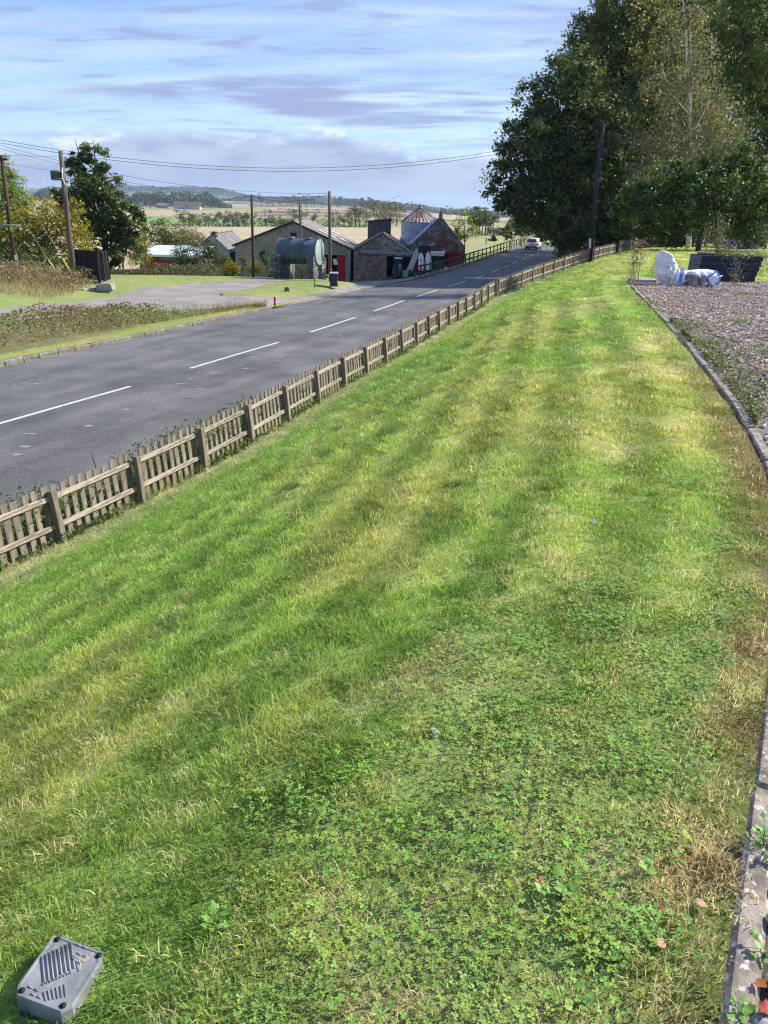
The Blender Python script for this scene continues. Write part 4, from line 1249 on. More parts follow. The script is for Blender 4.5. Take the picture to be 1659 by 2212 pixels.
# ---- silo
SY = 118.0
sx0, se = PX(865, 479, SY); sx1, _ = PX(947, 481, SY); scx = (sx0+sx1)/2+.05; sr_ = (sx1-sx0)/2; _, sa = PX(916, 447, SY)
_, sb_ = PX(906, 545, SY)
silo = thing('grain_silo', 'round galvanised grain silo with a rusty striped conical roof', 'silo', (scx, SY, sb_-2))
NP = 14
rs = sr_*.965
hh = (se-sb_+2)/5
mb = MB(); mb.lathe([(rs-.03, 0), (rs-.03, se-sb_+2)], (scx, SY, sb_-2), 36); mb.build('inner_wall', GALV, silo)
mb = MB()
prof_n = 8
vs = []
for i in range(5):
    a = 2*math.pi/NP*(i/4-.5)*.985
    for z in (0, .12, .14, .48, .50, .62, .64, .98):
        q = rs+(.02 if z in (.14, .48, .64, .98) else 0)
        vs.append((q*math.cos(a), q*math.sin(a), z))
mb.add(vs, [(i*8+j, (i+1)*8+j, (i+1)*8+j+1, i*8+j+1) for i in range(4) for j in range(7)])
wsm = mb.mesh('wall_sheet', GALV)
for r_ in range(5):
    for k in range(NP):
        inst('wall_sheet', wsm, silo, (0, 0, r_*hh), (0, 0, 2*math.pi/NP*(k+(r_ % 2)*.5)), (1, 1, hh))
NR = 30
mb = MB()
a = math.pi/NR
ro, ch_ = sr_*1.0, sa-se
ri = .28
zi = ch_*(1-ri/ro)
mb.add([(ro*math.cos(-a), ro*math.sin(-a), 0), (ro*math.cos(a*.86), ro*math.sin(a*.86), 0), (ri*math.cos(a*.86), ri*math.sin(a*.86), zi), (ri*math.cos(-a), ri*math.sin(-a), zi),
        (ro*math.cos(a*.88), ro*math.sin(a*.88), .09), (ro*math.cos(a), ro*math.sin(a), .09), (ri*math.cos(a), ri*math.sin(a), zi+.07), (ri*math.cos(a*.88), ri*math.sin(a*.88), zi+.07), (ro*math.cos(a), ro*math.sin(a), 0), (ri*math.cos(a), ri*math.sin(a), zi)],
       [(0, 1, 2, 3), (1, 4, 7, 2), (4, 5, 6, 7), (5, 8, 9, 6)])
rpm = [mb.mesh('roof_panel', m) for m in (RUST, RUST, WHITEP if False else RUST)]
RUST2 = mat('pale_rusty_sheet', (.36, .30, .27), (.22, .085, .055), scale=1.5, rough=.7, lo=.5, hi=.62, rnd=.12)
rpm2 = mb.mesh('roof_panel', RUST2)
rn = random.Random(5)
for k in range(NR):
    inst('roof_panel', rpm2 if k % 3 == 1 or rn.random() < .22 else rpm[0], silo, (0, 0, se-sb_+2+.03), (0, 0, 2*a*k), (1, 1, 1))
mb = MB(); mb.lathe([(.36, 0), (.36, .12), (.16, .20), (.13, .48), (.05, .55)], (scx, SY, sa-.24), 12); mb.build('roof_cap', RUST, silo)
mb = MB(); mb.tube([(scx+.15, SY, sa+.1), (scx+1.2, SY-.5, sa-.45), (scx+2.4, SY-1.2, sa-1.75)], .025, 5); mb.build('stay_wire', STEEL, silo)

# ---- stone barn with red doors
Y1 = 105.0
xl, zl = PX(884, 531, Y1); xr, zr = PX(1002, 529, Y1); ax, az_ = PX(952, 469, Y1); zb = -9.6
gab = (xl, xr, zb, zl-.1, zr-.1, ax, az_)
b4 = thing('stone_barn', 'steep red stone gable barn with red doors and a metal roof beside the silo', 'barn', ((xl+xr)/2, Y1, zb))
d0, dt = PX(897, 546, Y1); d1, _ = PX(998, 549, Y1)
holes = [(d0, d1, zb, dt)]
gable_wall(b4, gab, holes, Y1, .55, MORTAR)
shell(b4, (xl, xr, zb, zl-.35, zr-.35, ax, az_-.4), Y1+.3, 117, DARK)  # interior darkness painted into the wall colour here too
rc = courses(gab, holes, .245, .46, 21, .25)
def pk(x, z, r):
    t = (z-zl)/(az_-zl)
    e = min((x-xl)/(ax-xl) if x < ax else 9, (xr-x)/(xr-ax) if x >= ax else 9)
    ed = e-max(t, 0)*.98
    n_ = float(fbm(np.array(x*1.3), np.array(z*1.3), 3))
    if ed < .24+.5*(n_-.5) and z > zl-.6: return 1
    if z > zl and x < ax and n_ > .52: return 1
    return 0 if r.random() < .85 else 1
stones(b4, rc, Y1, .09, [REDST, PALEST], 'stone', .03, pick=pk)
roof_slope(b4, (xl-.45, zl-.75), (ax-.1, az_-.30), Y1+.45, 116.5, 11, ROOFM)
roof_slope(b4, (xr+.25, zr-.55), (ax-.08, az_-.30), Y1+.45, 116.5, 11, ROOFM)
mb = MB()
for (p, q) in (((xl-.2, zl-.32), (ax, az_+.08)), ((xr+.12, zr-.25), (ax, az_+.08))):
    n_ = 12
    for i in range(n_):
        a0 = Vector((p[0], 0, p[1])).lerp(Vector((q[0], 0, q[1])), i/n_); a1 = Vector((p[0], 0, p[1])).lerp(Vector((q[0], 0, q[1])), (i+.94)/n_)
        c = (a0+a1)/2; d = a1-a0
        m2 = MB(); m2.box((c.x, Y1+.22, c.z), (d.length, .62, .13), rot=(0, -math.atan2(d.z, d.x), 0), jit=.01); m2.build('coping_stone', PALEST, b4)
mb = MB(); mb.box((ax, Y1+.2, az_+.12), (.5, .55, .22)); mb.lathe([(.22, 0), (.20, .25), (.10, .36), (.12, .46), (.02, .66)], (ax, Y1+.2, az_+.2), 10); mb.build('finial', PALEST, b4)
mb = MB(); mb.box(((d0+d1)/2, Y1-.12, dt+.06), (d1-d0+.4, .2, .28)); mb.build('door_beam', REDP, b4)
for (pa, pb, lb) in ((897, 927, 'red sliding door standing left of the opening'), (966, 998, 'red sliding door right of the opening')):
    a0, _ = PX(pa, 550, Y1); a1, _ = PX(pb, 550, Y1)
    mb = MB(); mb.box(((a0+a1)/2, Y1-.02, (zb+dt)/2-.1), (a1-a0, .05, dt-zb-.2)); dr = mb.build('sliding_door', REDP, b4, lb)
    k = 7
    for i in range(k):
        w = (a1-a0)/k; mb = MB(); mb.box((a0+(i+.5)*w, Y1-.06, (zb+dt)/2-.1), (w-.025, .03, dt-zb-.26)); mb.build('board', REDP, dr)
mb = MB(); q0, qz = PX(1003, 531, Y1-.1); mb.tube([(q0, Y1-.1, qz), (q0, Y1-.1, zb)], .07, 6); mb.build('drainpipe', DARK, b4)
# ---- lean-to in the gap
l0, lz = PX(868, 515, 103); l1, _ = PX(893, 515, 103); _, lb_ = PX(880, 528, 103)
lt = thing('lean_to', 'small lean-to with a blue-grey front and dark roof wedged between shed and stone barn', 'shed', ((l0+l1)/2, 103, zb))
mb = MB(); mb.box(((l0+l1)/2-.2, 103.6, (lz+zb)/2-.3), (l1-l0-.1, 1.1, lz-zb-.8)); mb.build('wall', SANDST, lt)
mb = MB(); mb.box(((l0+l1)/2-.55, 102.95, lz-.45), (1.0, .06, .85)); mb.build('metal_panel', ROOFM, lt)
mb = MB(); mb.prism([(l0-.2, lz+.05), (l1, lz-1.5), (l1, lz-1.4), (l0-.2, lz+.17)], 'y', 102.2, 106.5); mb.build('roof', ROOFS, lt)

# ---- small pale gabled shed and the low shed with red doors
Y2 = 100.0
xl, zl = PX(424, 538, Y2); xr, zr = PX(496, 543, Y2); ax, az_ = PX(459, 507, Y2); zb = -9.6
gab = (xl, xr, zb, zl, zr, ax, az_)
b5 = thing('gabled_shed', 'small shed with a pale blue-grey gable and dark slate roof left of the block barn', 'shed', ((xl+xr)/2, Y2, zb))
gable_wall(b5, gab, [], Y2, .15, PALEW)
for i in range(12):
    w = (xr-xl)/12; x = xl+(i+.5)*w
    h_ = zl+(az_-zl)*(1-abs(x-ax)/((xr-xl)/2))-.15
    mb = MB(); mb.box((x, Y2-.012, (zb+h_)/2), (w-.035, .03, h_-zb)); mb.build('cladding_sheet', PALEW, b5)
shell(b5, gab, Y2, 113, GREYW)
SLATE = mat('slate_roof', (.19, .18, .18), (.125, .118, .12), scale=1.2, rough=.9, rnd=.18, c3=(.20, .185, .16), c3scale=2, c3lo=.55, c3hi=.7)
roof_slope(b5, (xr+.25, zr-.15), (ax, az_+.05), Y2-.2, 113, 13, SLATE)
roof_slope(b5, (xl-.25, zl-.15), (ax-.01, az_+.05), Y2-.2, 113, 13, SLATE)
mb = MB(); mb.tube([(ax, Y2-.25, az_+.13), (ax, 113, az_+.13)], .09, 7); mb.build('ridge_cap', PALEST, b5)
rx0, _ = PX(482, 560, Y2-.2); rx1, rzt = PX(492, 556, Y2-.2)
mb = MB(); mb.box(((rx0+rx1)/2, Y2-.08, (zb+rzt)/2), (rx1-rx0, .08, rzt-zb)); mb.build('door', REDP, b5)
Y3 = 90.0
xl, zl = PX(300, 550, Y3); xr, zr = PX(428, 548, Y3); zb = -9.4
b6 = thing('low_shed', 'low grey shed with a pale flat roof and red doors behind the hedge', 'shed', ((xl+xr)/2, Y3, zb))
zm = (zl+zr)/2
mb = MB(); mb.box(((xl+xr)/2, Y3+4, (zb+zm)/2-.1), (xr-xl, 8, zm-zb-.2)); mb.build('wall', GREYW, b6)
for i in range(10):
    w = (xr-xl+.6)/10; x = xl-.3+(i+.5)*w
    mb = MB(); q = .03
    mb.add([(x-w/2+q, Y3-.4, zl-.05), (x+w/2-q, Y3-.4, zl-.05), (x+w/2-q, Y3+8.4, zl+.55), (x-w/2+q, Y3+8.4, zl+.55), (x-w/2+q, Y3-.4, zl+.06), (x+w/2-q, Y3-.4, zl+.06), (x+w/2-q, Y3+8.4, zl+.66), (x-w/2+q, Y3+8.4, zl+.66)],
           [(0, 1, 2, 3), (4, 5, 6, 7), (0, 1, 5, 4), (1, 2, 6, 5), (2, 3, 7, 6), (3, 0, 4, 7)])
    mb.build('roof_sheet', ROOFW, b6)
mb = MB(); mb.box(((xl+xr)/2, Y3-.42, zl-.03), (xr-xl+.7, .06, .22)); mb.build('fascia', WHITEP, b6)
for (pa, pb, yt) in ((313, 342, 556), (345, 372, 565), (374, 392, 568)):
    a0, zt = PX(pa, yt, Y3-.1); a1, _ = PX(pb, yt, Y3-.1)
    mb = MB(); mb.box(((a0+a1)/2, Y3-.05, (zb+zt)/2), (a1-a0, .08, zt-zb)); dr = mb.build('door', REDP, b6)
    for i in range(5):
        w = (a1-a0)/5; mb = MB(); mb.box((a0+(i+.5)*w, Y3-.1, (zb+zt)/2-.05), (w-.03, .03, zt-zb-.12)); mb.build('board', REDP, dr)
    mb = MB(); mb.box(((a0+a1)/2, Y3-.16, zt+.05), (a1-a0+.5, .12, .14)); mb.build('door_track', REDP, b6)

# ------------------------------------------------------------------ tank on brick piers
TY = 64.0
tl, tt_ = PX(603, 521, TY); tr_, tb_ = PX(692, 577, TY+.1)
TANKM = mat('tank_paint', (.092, .122, .152), (.058, .078, .10), scale=.9, rough=.5, metal=.15, c3=(.025, .032, .03), c3scale=2.4, c3lo=.55, c3hi=.66)
TANKE = mat('tank_sunlit_end', (.36, .42, .42), (.27, .32, .32), scale=1.2, rough=.5, metal=.15)  # lighter copy of the tank colour: sunlight painted onto the right-hand end
trad = 0.98
ang = R(-16)
ca, sa_ = math.cos(ang), math.sin(ang)
tcx, tcz = (PX(645, 541, TY)[0]), PX(645, 545, TY)[1]
TL = 3.35
tank = thing('oil_tank', 'big dark blue-grey cylindrical tank lying on brick piers on the grass', 'tank', (tcx, TY+1.0, tcz-trad))
def tp(u, v, z):     # u along the tank, v across
    return (tcx+u*ca-v*sa_, TY+1.0+u*sa_+v*ca, tcz+z)
def ring(u, r, n=32): return [tp(u, r*math.cos(2*math.pi*k/n), r*math.sin(2*math.pi*k/n)) for k in range(n)]
def rings(L_, m, close0=True, close1=True, n=32):
    mb = MB(); vs = [v for (u, r) in L_ for v in ring(u, r, n)]
    fs = [(i*n+k, i*n+(k+1) % n, (i+1)*n+(k+1) % n, (i+1)*n+k) for i in range(len(L_)-1) for k in range(n)]
    if close0: fs.append(tuple(range(n)))
    if close1: fs.append(tuple((len(L_)-1)*n+k for k in range(n)))
    mb.add(vs, fs, 0, True); return mb
rings([(-TL/2, trad), (-TL/6, trad), (-TL/6+.01, trad+.008), (-TL/6+.05, trad+.008), (-TL/6+.06, trad), (TL/6, trad), (TL/6+.01, trad+.008), (TL/6+.05, trad+.008), (TL/6+.06, trad), (TL/2, trad)], 0, False, False).build('shell', TANKM, tank)
rings([(TL/2-.01, trad+.02), (TL/2+.05, trad+.02), (TL/2+.05, trad-.06), (TL/2+.10, trad*.75), (TL/2+.14, trad*.4), (TL/2+.15, .05)], 0).build('end_cap', TANKE, tank)
rings([(-TL/2+.01, trad+.02), (-TL/2-.05, trad+.02), (-TL/2-.05, trad-.06), (-TL/2-.10, trad*.75), (-TL/2-.14, trad*.4), (-TL/2-.15, .05)], 0).build('end_cap', TANKM, tank)
for u in (-TL*.22, TL*.25):
    c = tp(u, -.05, trad)
    mb = MB(); mb.lathe([(.22, -.06), (.22, .04), (.30, .05), (.30, .10), (.05, .12)], c, 18); h_ = mb.build('hatch', STEEL, tank)
    mb = MB(); mb.tube([(c[0]-.04, c[1], c[2]+.1), (c[0]-.04, c[1], c[2]+.26)], .035, 6); mb.build('hatch_valve', DARK, h_)
mb = MB(); mb.tube([tp(TL*.28, .0, trad+.16), tp(TL*.48, .0, trad+.16), tp(TL*.55, 0, trad-.02), tp(TL*.56, .1, trad-.5), tp(TL*.555, .2, -.6)], .04, 7); mb.build('vent_pipe', STEEL, tank)
PIERD = mat('pier_brick', (.085, .082, .082), (.16, .155, .15), scale=3, rough=.9, rnd=.3, c3=(.36, .36, .35), c3scale=4, c3lo=.58, c3hi=.66)
PIERW = mat('pier_render', (.30, .285, .265), (.15, .14, .13), scale=2.5, rough=.9, rnd=.2, c3=(.55, .54, .52), c3scale=3, stretch=(2, 2, .6))
for (u, v, lb) in ((-TL*.46, -.62, 'dark banded brick pier under the near left corner of the tank'), (TL*.40, -.62, 'dark banded brick pier under the near right corner of the tank'),
                   (-TL*.40, .66, 'peeling whitish pier under the far left of the tank'), (TL*.44, .66, 'peeling whitish pier under the far right end of the tank')):
    front = v < 0
    c = tp(u, v, 0); g0 = gz(c[0], c[1])-.15
    zt = tcz-math.sqrt(trad**2-.40**2)+.02
    topz = tcz-.18 if front else tcz-.42
    pr = thing('brick_pier', lb, 'pier', (c[0], c[1], g0), 'piers carrying the oil tank')
    nb = int((topz-g0)/.16)
    hb = (topz-g0)/nb
    me = unit_block('brick', PIERD if front else PIERW, 3+int(front))
    for i in range(nb):
        zc = g0+(i+.5)*hb
        # the inner side is cut back to cradle the tank
        dz = zc+hb/2-tcz
        inner = -math.sqrt(max(trad**2-dz*dz, 0))-.02 if dz > -trad else -.18
        v0 = v-.22 if front else -inner if dz > -trad else v-.28
        v1 = min(v+.42, inner) if front else v+.30
        if front: v0 = v-.62
        if not front: v0 = max(v-.34, (math.sqrt(max(trad**2-dz*dz, 0))+.02) if dz > -trad else .2); v1 = v+.66
        if v1-v0 < .12: continue
        for j in range(2):
            ww = .62/2
            uu = u+(j-.5)*ww
            q = tp(uu, (v0+v1)/2, zc-tcz)
            inst('brick', me, pr, Vector(q)-Vector((c[0], c[1], g0)), (0, 0, ang), (ww-.012, (v1-v0), hb-.018))
# ------------------------------------------------------------------ trees and shrubs near the road and the farm
BARK = mat('bark', (.085, .075, .06), (.04, .035, .03), scale=3, rough=.95, bump=.6, bscale=8, stretch=(3, 3, .6))
BIRCHB = mat('birch_bark', (.56, .54, .50), (.38, .36, .33), scale=2, rough=.8, c3=(.05, .045, .04), c3scale=3.5, c3lo=.60, c3hi=.66, stretch=(1, 1, 2))
L_SYC = leafmat('sycamore_leaf', (.042, .066, .020), (.10, .138, .040), (.24, .245, .09), trans=.36, rough=.55)
L_ASH = leafmat('ash_leaf', (.085, .105, .027), (.165, .19, .048), (.30, .28, .09), trans=.45)
L_BIRCH = leafmat('birch_leaf', (.10, .105, .045), (.175, .17, .075), (.29, .25, .115), trans=.4)
L_APPLE = leafmat('apple_leaf', (.048, .074, .022), (.10, .150, .038), (.19, .25, .075), trans=.34, rough=.55)
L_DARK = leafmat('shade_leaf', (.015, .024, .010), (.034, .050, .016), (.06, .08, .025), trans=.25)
L_YEL = leafmat('yellowing_leaf', (.10, .135, .022), (.27, .24, .03), (.45, .34, .045), trans=.4)
L_YG = leafmat('light_green_leaf', (.10, .15, .028), (.20, .26, .045), (.33, .36, .08), trans=.45)
L_OLIVE = leafmat('olive_leaf', (.065, .085, .022), (.14, .155, .038), (.25, .24, .07), trans=.35)
L_MID = leafmat('shrub_leaf', (.042, .070, .022), (.085, .125, .035), (.15, .18, .06), trans=.3)
L_PALE = leafmat('pale_seed_leaf', (.22, .18, .10), (.40, .33, .20), (.55, .48, .34), trans=.3)

def tree(name, label, lobes, Y, n, size, leaf, trunk=None, cat='tree', group=None, seed=0, clump=.30, depth=.9, twist=.0, bark=None, hang=0.0, zsq=1.0, solid=.35):
    """lobes: (x, y, radius) in photograph pixels at the distance Y; trunk: (x, y, radius in m) of its foot"""
    rng = np.random.default_rng(1000+seed)
    k = mpp(Y)
    Cs, Rs = [], []
    for lb in lobes:
        dy = (lb[3] if len(lb) > 3 else rng.uniform(-.6, .6)*lb[2]*k*depth)
        Cs.append(at(lb[0], lb[1], Y+dy)); Rs.append(lb[2]*k)
    Cs, Rs = np.array(Cs), np.array(Rs)
    if trunk is None:
        fx, fy = Cs[:, 0].mean(), Cs[:, 1].mean(); base = Vector((fx, fy, gz(fx, fy)))
        base.z = min(base.z, float((Cs[:, 2]-Rs).min()))
    else:
        p = at(trunk[0], trunk[1], Y); base = Vector(p)
        base.z = min(base.z, gz(p[0], p[1])) - .1
    root = thing(name, label, cat, base, group)
    w = Rs**2/np.sum(Rs**2)
    nc = max(8, int(n/(26 if n < 16000 else 60)))
    li = rng.choice(len(Rs), nc, p=w)
    d = rng.normal(size=(nc, 3)); d /= np.linalg.norm(d, axis=1, keepdims=True)
    rad = np.where(rng.uniform(size=nc) < solid, rng.uniform(.2, .8, nc), rng.uniform(.72, 1.10, nc))
    cc = Cs[li] + d*Rs[li][:, None]*rad[:, None]*np.array([1, depth, zsq])
    sig = clump*np.clip(Rs[li], .3, 3.0)*rng.uniform(.45, 1.35, nc)
    ct = np.clip(rng.normal(.42, .27, nc), 0, 1)
    ci = rng.integers(0, nc, n)
    g = rng.normal(size=(n, 3))*.62
    P = cc[ci] + g*sig[ci][:, None]*np.array([1, 1, .75])
    if hang: P[:, 2] -= np.abs(rng.normal(size=n))*hang
    P[:, 2] = np.maximum(P[:, 2], base.z+.12)
    nrm = d[ci]*.55 + rng.normal(size=(n, 3))*.7 + np.array([0, 0, .65])
    if hang: nrm = rng.normal(size=(n, 3))*np.array([1, 1, .4])
    t = np.clip(ct[ci]+rng.normal(0, .17, n), 0, 1)
    leaf_cloud('crown', P, nrm, size*rng.uniform(.65, 1.3, n), t, leaf, root, rngl=rng)
    bm_ = bark or BARK
    if trunk is not None:
        top = Vector(Cs[np.argmax(Cs[:, 2])])
        mid = Vector((float(np.average(Cs[:, 0], weights=w)), float(np.average(Cs[:, 1], weights=w)), float(np.average(Cs[:, 2], weights=w))))
        r0 = trunk[2]
        j = lambda s: Vector((rng.uniform(-s, s), rng.uniform(-s, s), 0))
        h1 = base.lerp(mid, .45)+j(.15); h1.x = base.x*.75+mid.x*.25; h1.y = base.y*.7+mid.y*.3
        mb = MB(); mb.tube([base-Vector((0, 0, .3)), base+Vector((0, 0, .4)), h1, mid, mid.lerp(top, .75)], [r0*1.35, r0, r0*.78, r0*.5, r0*.15], 9)
        mb.build('trunk', bm_, root)
        for i in range(len(Cs)):
            if Rs[i] < .3: continue
            e = Vector(Cs[i]); f = h1.lerp(mid, rng.uniform(.0, .8))
            m_ = f.lerp(e, .5)+Vector((rng.uniform(-.2, .2), rng.uniform(-.2, .2), rng.uniform(.0, .4)))*Rs[i]*.3
            mb = MB(); mb.tube([f, m_, e, e+(e-m_)*.45], [r0*.42, r0*.3, r0*.18, r0*.05], 6); mb.build('limb', bm_, root)
    return root
# ---- right: sycamore by the road
tree('sycamore_tree', 'huge dark round sycamore beside the road, behind the picket fence', [(1118, 405, 66), (1150, 320, 72), (1105, 350, 52), (1195, 245, 78), (1240, 185, 66), (1275, 330, 100), (1235, 420, 90), (1125, 448, 44), (1185, 462, 58), (1255, 505, 60), (1320, 440, 80), (1165, 215, 40), (1300, 240, 70), (1090, 425, 34), (1215, 330, 80), (1320, 510, 55)],
     74, 56000, .31, L_SYC, trunk=(1211, 572, .42), seed=1, clump=.24, depth=.65)
tree('ash_tree', 'tall olive-leaved ash rising over the sycamore into the sky', [(1300, 110, 80), (1345, 40, 72), (1260, 150, 46), (1380, 130, 90), (1400, 20, 60), (1350, 215, 80), (1250, 110, 32), (1420, 230, 80), (1330, -20, 40), (1300, 60, 50)],
     84, 36000, .31, L_ASH, trunk=(1335, 540, .35), seed=2, clump=.24)
tree('ash_tree', 'tall feathery ash standing behind the white-trunked birch', [(1440, 90, 90), (1480, 10, 80), (1520, 130, 90), (1550, 30, 70), (1460, 210, 80), (1540, 230, 80)],
     92, 26000, .34, L_ASH, trunk=(1450, 530, .35), seed=3, clump=.24)
tree('oak_tree', 'tall dark green tree filling the top right corner behind the birch', [(1610, 70, 95), (1650, 180, 105), (1580, 170, 70), (1700, 60, 110), (1640, 290, 90), (1720, 250, 110), (1590, 20, 60), (1650, -30, 80)],
     80, 32000, .31, leafmat('oak_leaf', (.10, .135, .035), (.18, .225, .058), (.29, .32, .10), trans=.42), trunk=(1640, 530, .4), seed=4, clump=.25)
tree('birch_tree', 'brown-leaved drooping birch with a white trunk behind the apple tree', [(1485, 120, 62), (1515, 220, 74), (1450, 270, 72), (1545, 300, 66), (1478, 30, 46), (1415, 340, 58), (1500, 340, 70), (1440, 180, 48), (1590, 330, 44), (1480, 400, 60)],
     62, 19000, .17, L_BIRCH, trunk=(1487, 530, .2), seed=5, clump=.30, bark=BIRCHB, hang=.5, solid=.5)
p0, p1 = at(1490, 10, 62.2), at(1490, 390, 62.0)
mb = MB(); mb.tube([p1, at(1486, 320, 62.0), at(1489, 250, 61.8), at(1495, 180, 61.9), at(1491, 90, 62.0), p0], [.15, .12, .10, .08, .06, .03], 8)
br = [o for o in bpy.data.objects if o.name.startswith('birch_tree')][0]
mb.build('stem', BIRCHB, br)
for (a, b) in (((1490, 300), (1535, 215)), ((1490, 250), (1440, 190)), ((1488, 340), (1525, 300)), ((1492, 200), (1530, 150))):
    mb = MB(); mb.tube([at(*a, 61.1), at(*b, 60.6)], [.06, .02], 5); mb.build('limb', BIRCHB, br)
tree('apple_tree', 'spreading dark green apple tree on the back lawn behind the bulk bag', [(1395, 445, 50), (1432, 392, 46), (1500, 425, 60), (1550, 390, 52), (1620, 420, 60), (1345, 462, 30), (1370, 420, 26), (1460, 470, 50), (1560, 470, 54), (1640, 475, 50), (1690, 430, 60), (1400, 492, 30), (1515, 362, 30), (1590, 345, 34), (1465, 372, 22), (1640, 360, 30), (1345, 498, 20)],
     48, 27000, .19, L_APPLE, trunk=(1507, 546, .16), seed=6, clump=.30)
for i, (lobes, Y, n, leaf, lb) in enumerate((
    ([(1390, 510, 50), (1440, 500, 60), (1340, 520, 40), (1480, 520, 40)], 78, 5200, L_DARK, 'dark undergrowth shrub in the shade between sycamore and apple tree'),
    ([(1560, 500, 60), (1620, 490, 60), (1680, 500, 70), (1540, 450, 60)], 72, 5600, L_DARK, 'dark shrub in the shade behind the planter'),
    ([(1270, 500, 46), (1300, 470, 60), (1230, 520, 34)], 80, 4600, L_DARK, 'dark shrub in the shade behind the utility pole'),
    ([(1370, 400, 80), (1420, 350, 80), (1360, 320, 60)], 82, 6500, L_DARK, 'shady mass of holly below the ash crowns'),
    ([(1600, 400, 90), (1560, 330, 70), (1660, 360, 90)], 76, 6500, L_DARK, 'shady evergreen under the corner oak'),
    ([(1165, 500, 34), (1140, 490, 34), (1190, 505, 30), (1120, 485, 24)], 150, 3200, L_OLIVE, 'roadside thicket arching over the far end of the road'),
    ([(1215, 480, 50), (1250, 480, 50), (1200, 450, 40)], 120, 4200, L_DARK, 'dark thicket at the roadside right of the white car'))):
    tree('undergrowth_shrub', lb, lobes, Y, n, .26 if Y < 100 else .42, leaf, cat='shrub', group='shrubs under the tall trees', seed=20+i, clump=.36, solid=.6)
# the wood on the rise behind the garden, one mass of foliage
nw = 42000
xw = rg.uniform(1240, 1980, nw); Yw = rg.uniform(96, 122, nw)
topy = np.interp(xw, [1240, 1290, 1340, 1420, 1980], [330, 170, 60, -60, -120])+60*(fbm(xw*.02, Yw*.1, 3)-.5)
yy = 520-(520-topy)*rg.uniform(0, 1, nw)**.8
bxy = np.stack([(xw-CX)/F/ cp, yy], 1)
Pw = np.array([at(a_, b_, c_) for a_, b_, c_ in zip(xw, yy, Yw)])
tw = np.clip(fbm(Pw[:, 0]*.35, Pw[:, 2]*.35, 3)*1.5-.3+rg.normal(0, .15, nw), 0, 1)
leaf_cloud('background_wood', Pw, rg.normal(0, .7, (nw, 3))+np.array([.1, -.3, .7]), rg.uniform(.35, .75, nw), tw, leafmat('wood_leaf', (.07, .098, .03), (.15, .185, .055), (.26, .275, .095), trans=.4))['kind'] = 'stuff'
# saplings at the left of the far road
tree('roadside_sapling', 'thin leafy sapling left of the road beyond the white car', [(1098, 492, 12), (1110, 475, 10), (1104, 508, 10), (1118, 500, 10)], 140, 700, .38, L_OLIVE, trunk=(1102, 528, .10), seed=30, clump=.4)
tree('roadside_sapling', 'taller sapling left of the road against the sycamore', [(1125, 480, 14), (1132, 500, 12), (1120, 500, 10)], 136, 800, .38, L_MID, trunk=(1124, 530, .10), seed=31, clump=.4)
tree('yellow_birch', 'thin yellowing birch behind the stone barn', [(1003, 470, 13), (990, 488, 16), (1010, 495, 18), (1022, 476, 11), (1000, 515, 14), (1030, 500, 12), (983, 510, 12), (996, 458, 8)], 124, 1700, .25, L_YG, trunk=(1004, 545, .11), seed=32, clump=.42)
for i, (x, y, Y, lb) in enumerate(((1062, 518, 150, 'low dark shrub in the field just above the farm fence'), (1088, 512, 150, 'small shrub beside the farm fence near the saplings'))):
    tree('field_shrub', lb, [(x, y-2, 8), (x+7, y, 6)], Y, 300, .35, L_MID, cat='shrub', seed=34+i, clump=.4)
# ---- left: trees and bushes
tree('sycamore_tree', 'dark green sycamore behind the leaning pole and the black board', [(172, 335, 22), (205, 340, 26), (160, 360, 26), (185, 395, 44), (225, 410, 40), (250, 455, 42), (215, 470, 58), (275, 480, 34), (290, 460, 20), (265, 530, 44), (215, 545, 50), (170, 450, 40), (135, 428, 24), (228, 365, 20), (300, 500, 18)],
     72, 22000, .27, leafmat('roadside_leaf', (.035, .058, .018), (.085, .125, .034), (.20, .22, .07), trans=.32, rough=.42), trunk=(225, 600, .3), seed=40, clump=.26)
tree('maple_bush', 'big bushy maple turning orange and yellow behind the leaning poles', [(60, 470, 48), (120, 470, 42), (160, 455, 24), (30, 500, 46), (95, 510, 50), (150, 505, 40), (60, 550, 46), (120, 555, 44), (15, 545, 40), (180, 530, 30), (190, 560, 26), (-20, 510, 50)],
     63, 13000, .20, L_YEL, trunk=(100, 610, .15), seed=41, clump=.34)
tree('hedge_shrub', 'green shrub below the yellow maple beside the first pole', [(40, 570, 34), (90, 575, 34), (140, 575, 30), (0, 570, 34), (180, 580, 22)], 60, 5200, .16, L_MID, cat='shrub', seed=42, clump=.36)
tree('lime_tree', 'tall light green tree at the left edge behind the first pole', [(10, 420, 46), (40, 440, 34), (5, 370, 26), (30, 395, 26), (-30, 420, 60), (50, 470, 30)], 78, 7000, .24, L_YG, trunk=(5, 600, .25), seed=43, clump=.32)
tree('autumn_shrub', 'yellow-tinted shrub at the foot of the dark sycamore', [(298, 525, 20), (310, 545, 18), (290, 555, 20)], 76, 1500, .20, L_YEL, cat='shrub', seed=44, clump=.36)
tree('hawthorn_bush', 'large olive hawthorn bush behind the low shed', [(345, 505, 32), (380, 515, 34), (320, 520, 26), (360, 540, 30), (400, 535, 24)], 104, 5200, .26, L_OLIVE, trunk=(360, 585, .14), seed=45, clump=.34)
tree('seeding_bush', 'pale bush full of whitish seed heads between hawthorn and gabled shed', [(405, 505, 22), (425, 515, 20), (395, 525, 20), (440, 525, 14)], 108, 2600, .24, L_PALE, cat='bush', seed=46, clump=.4)
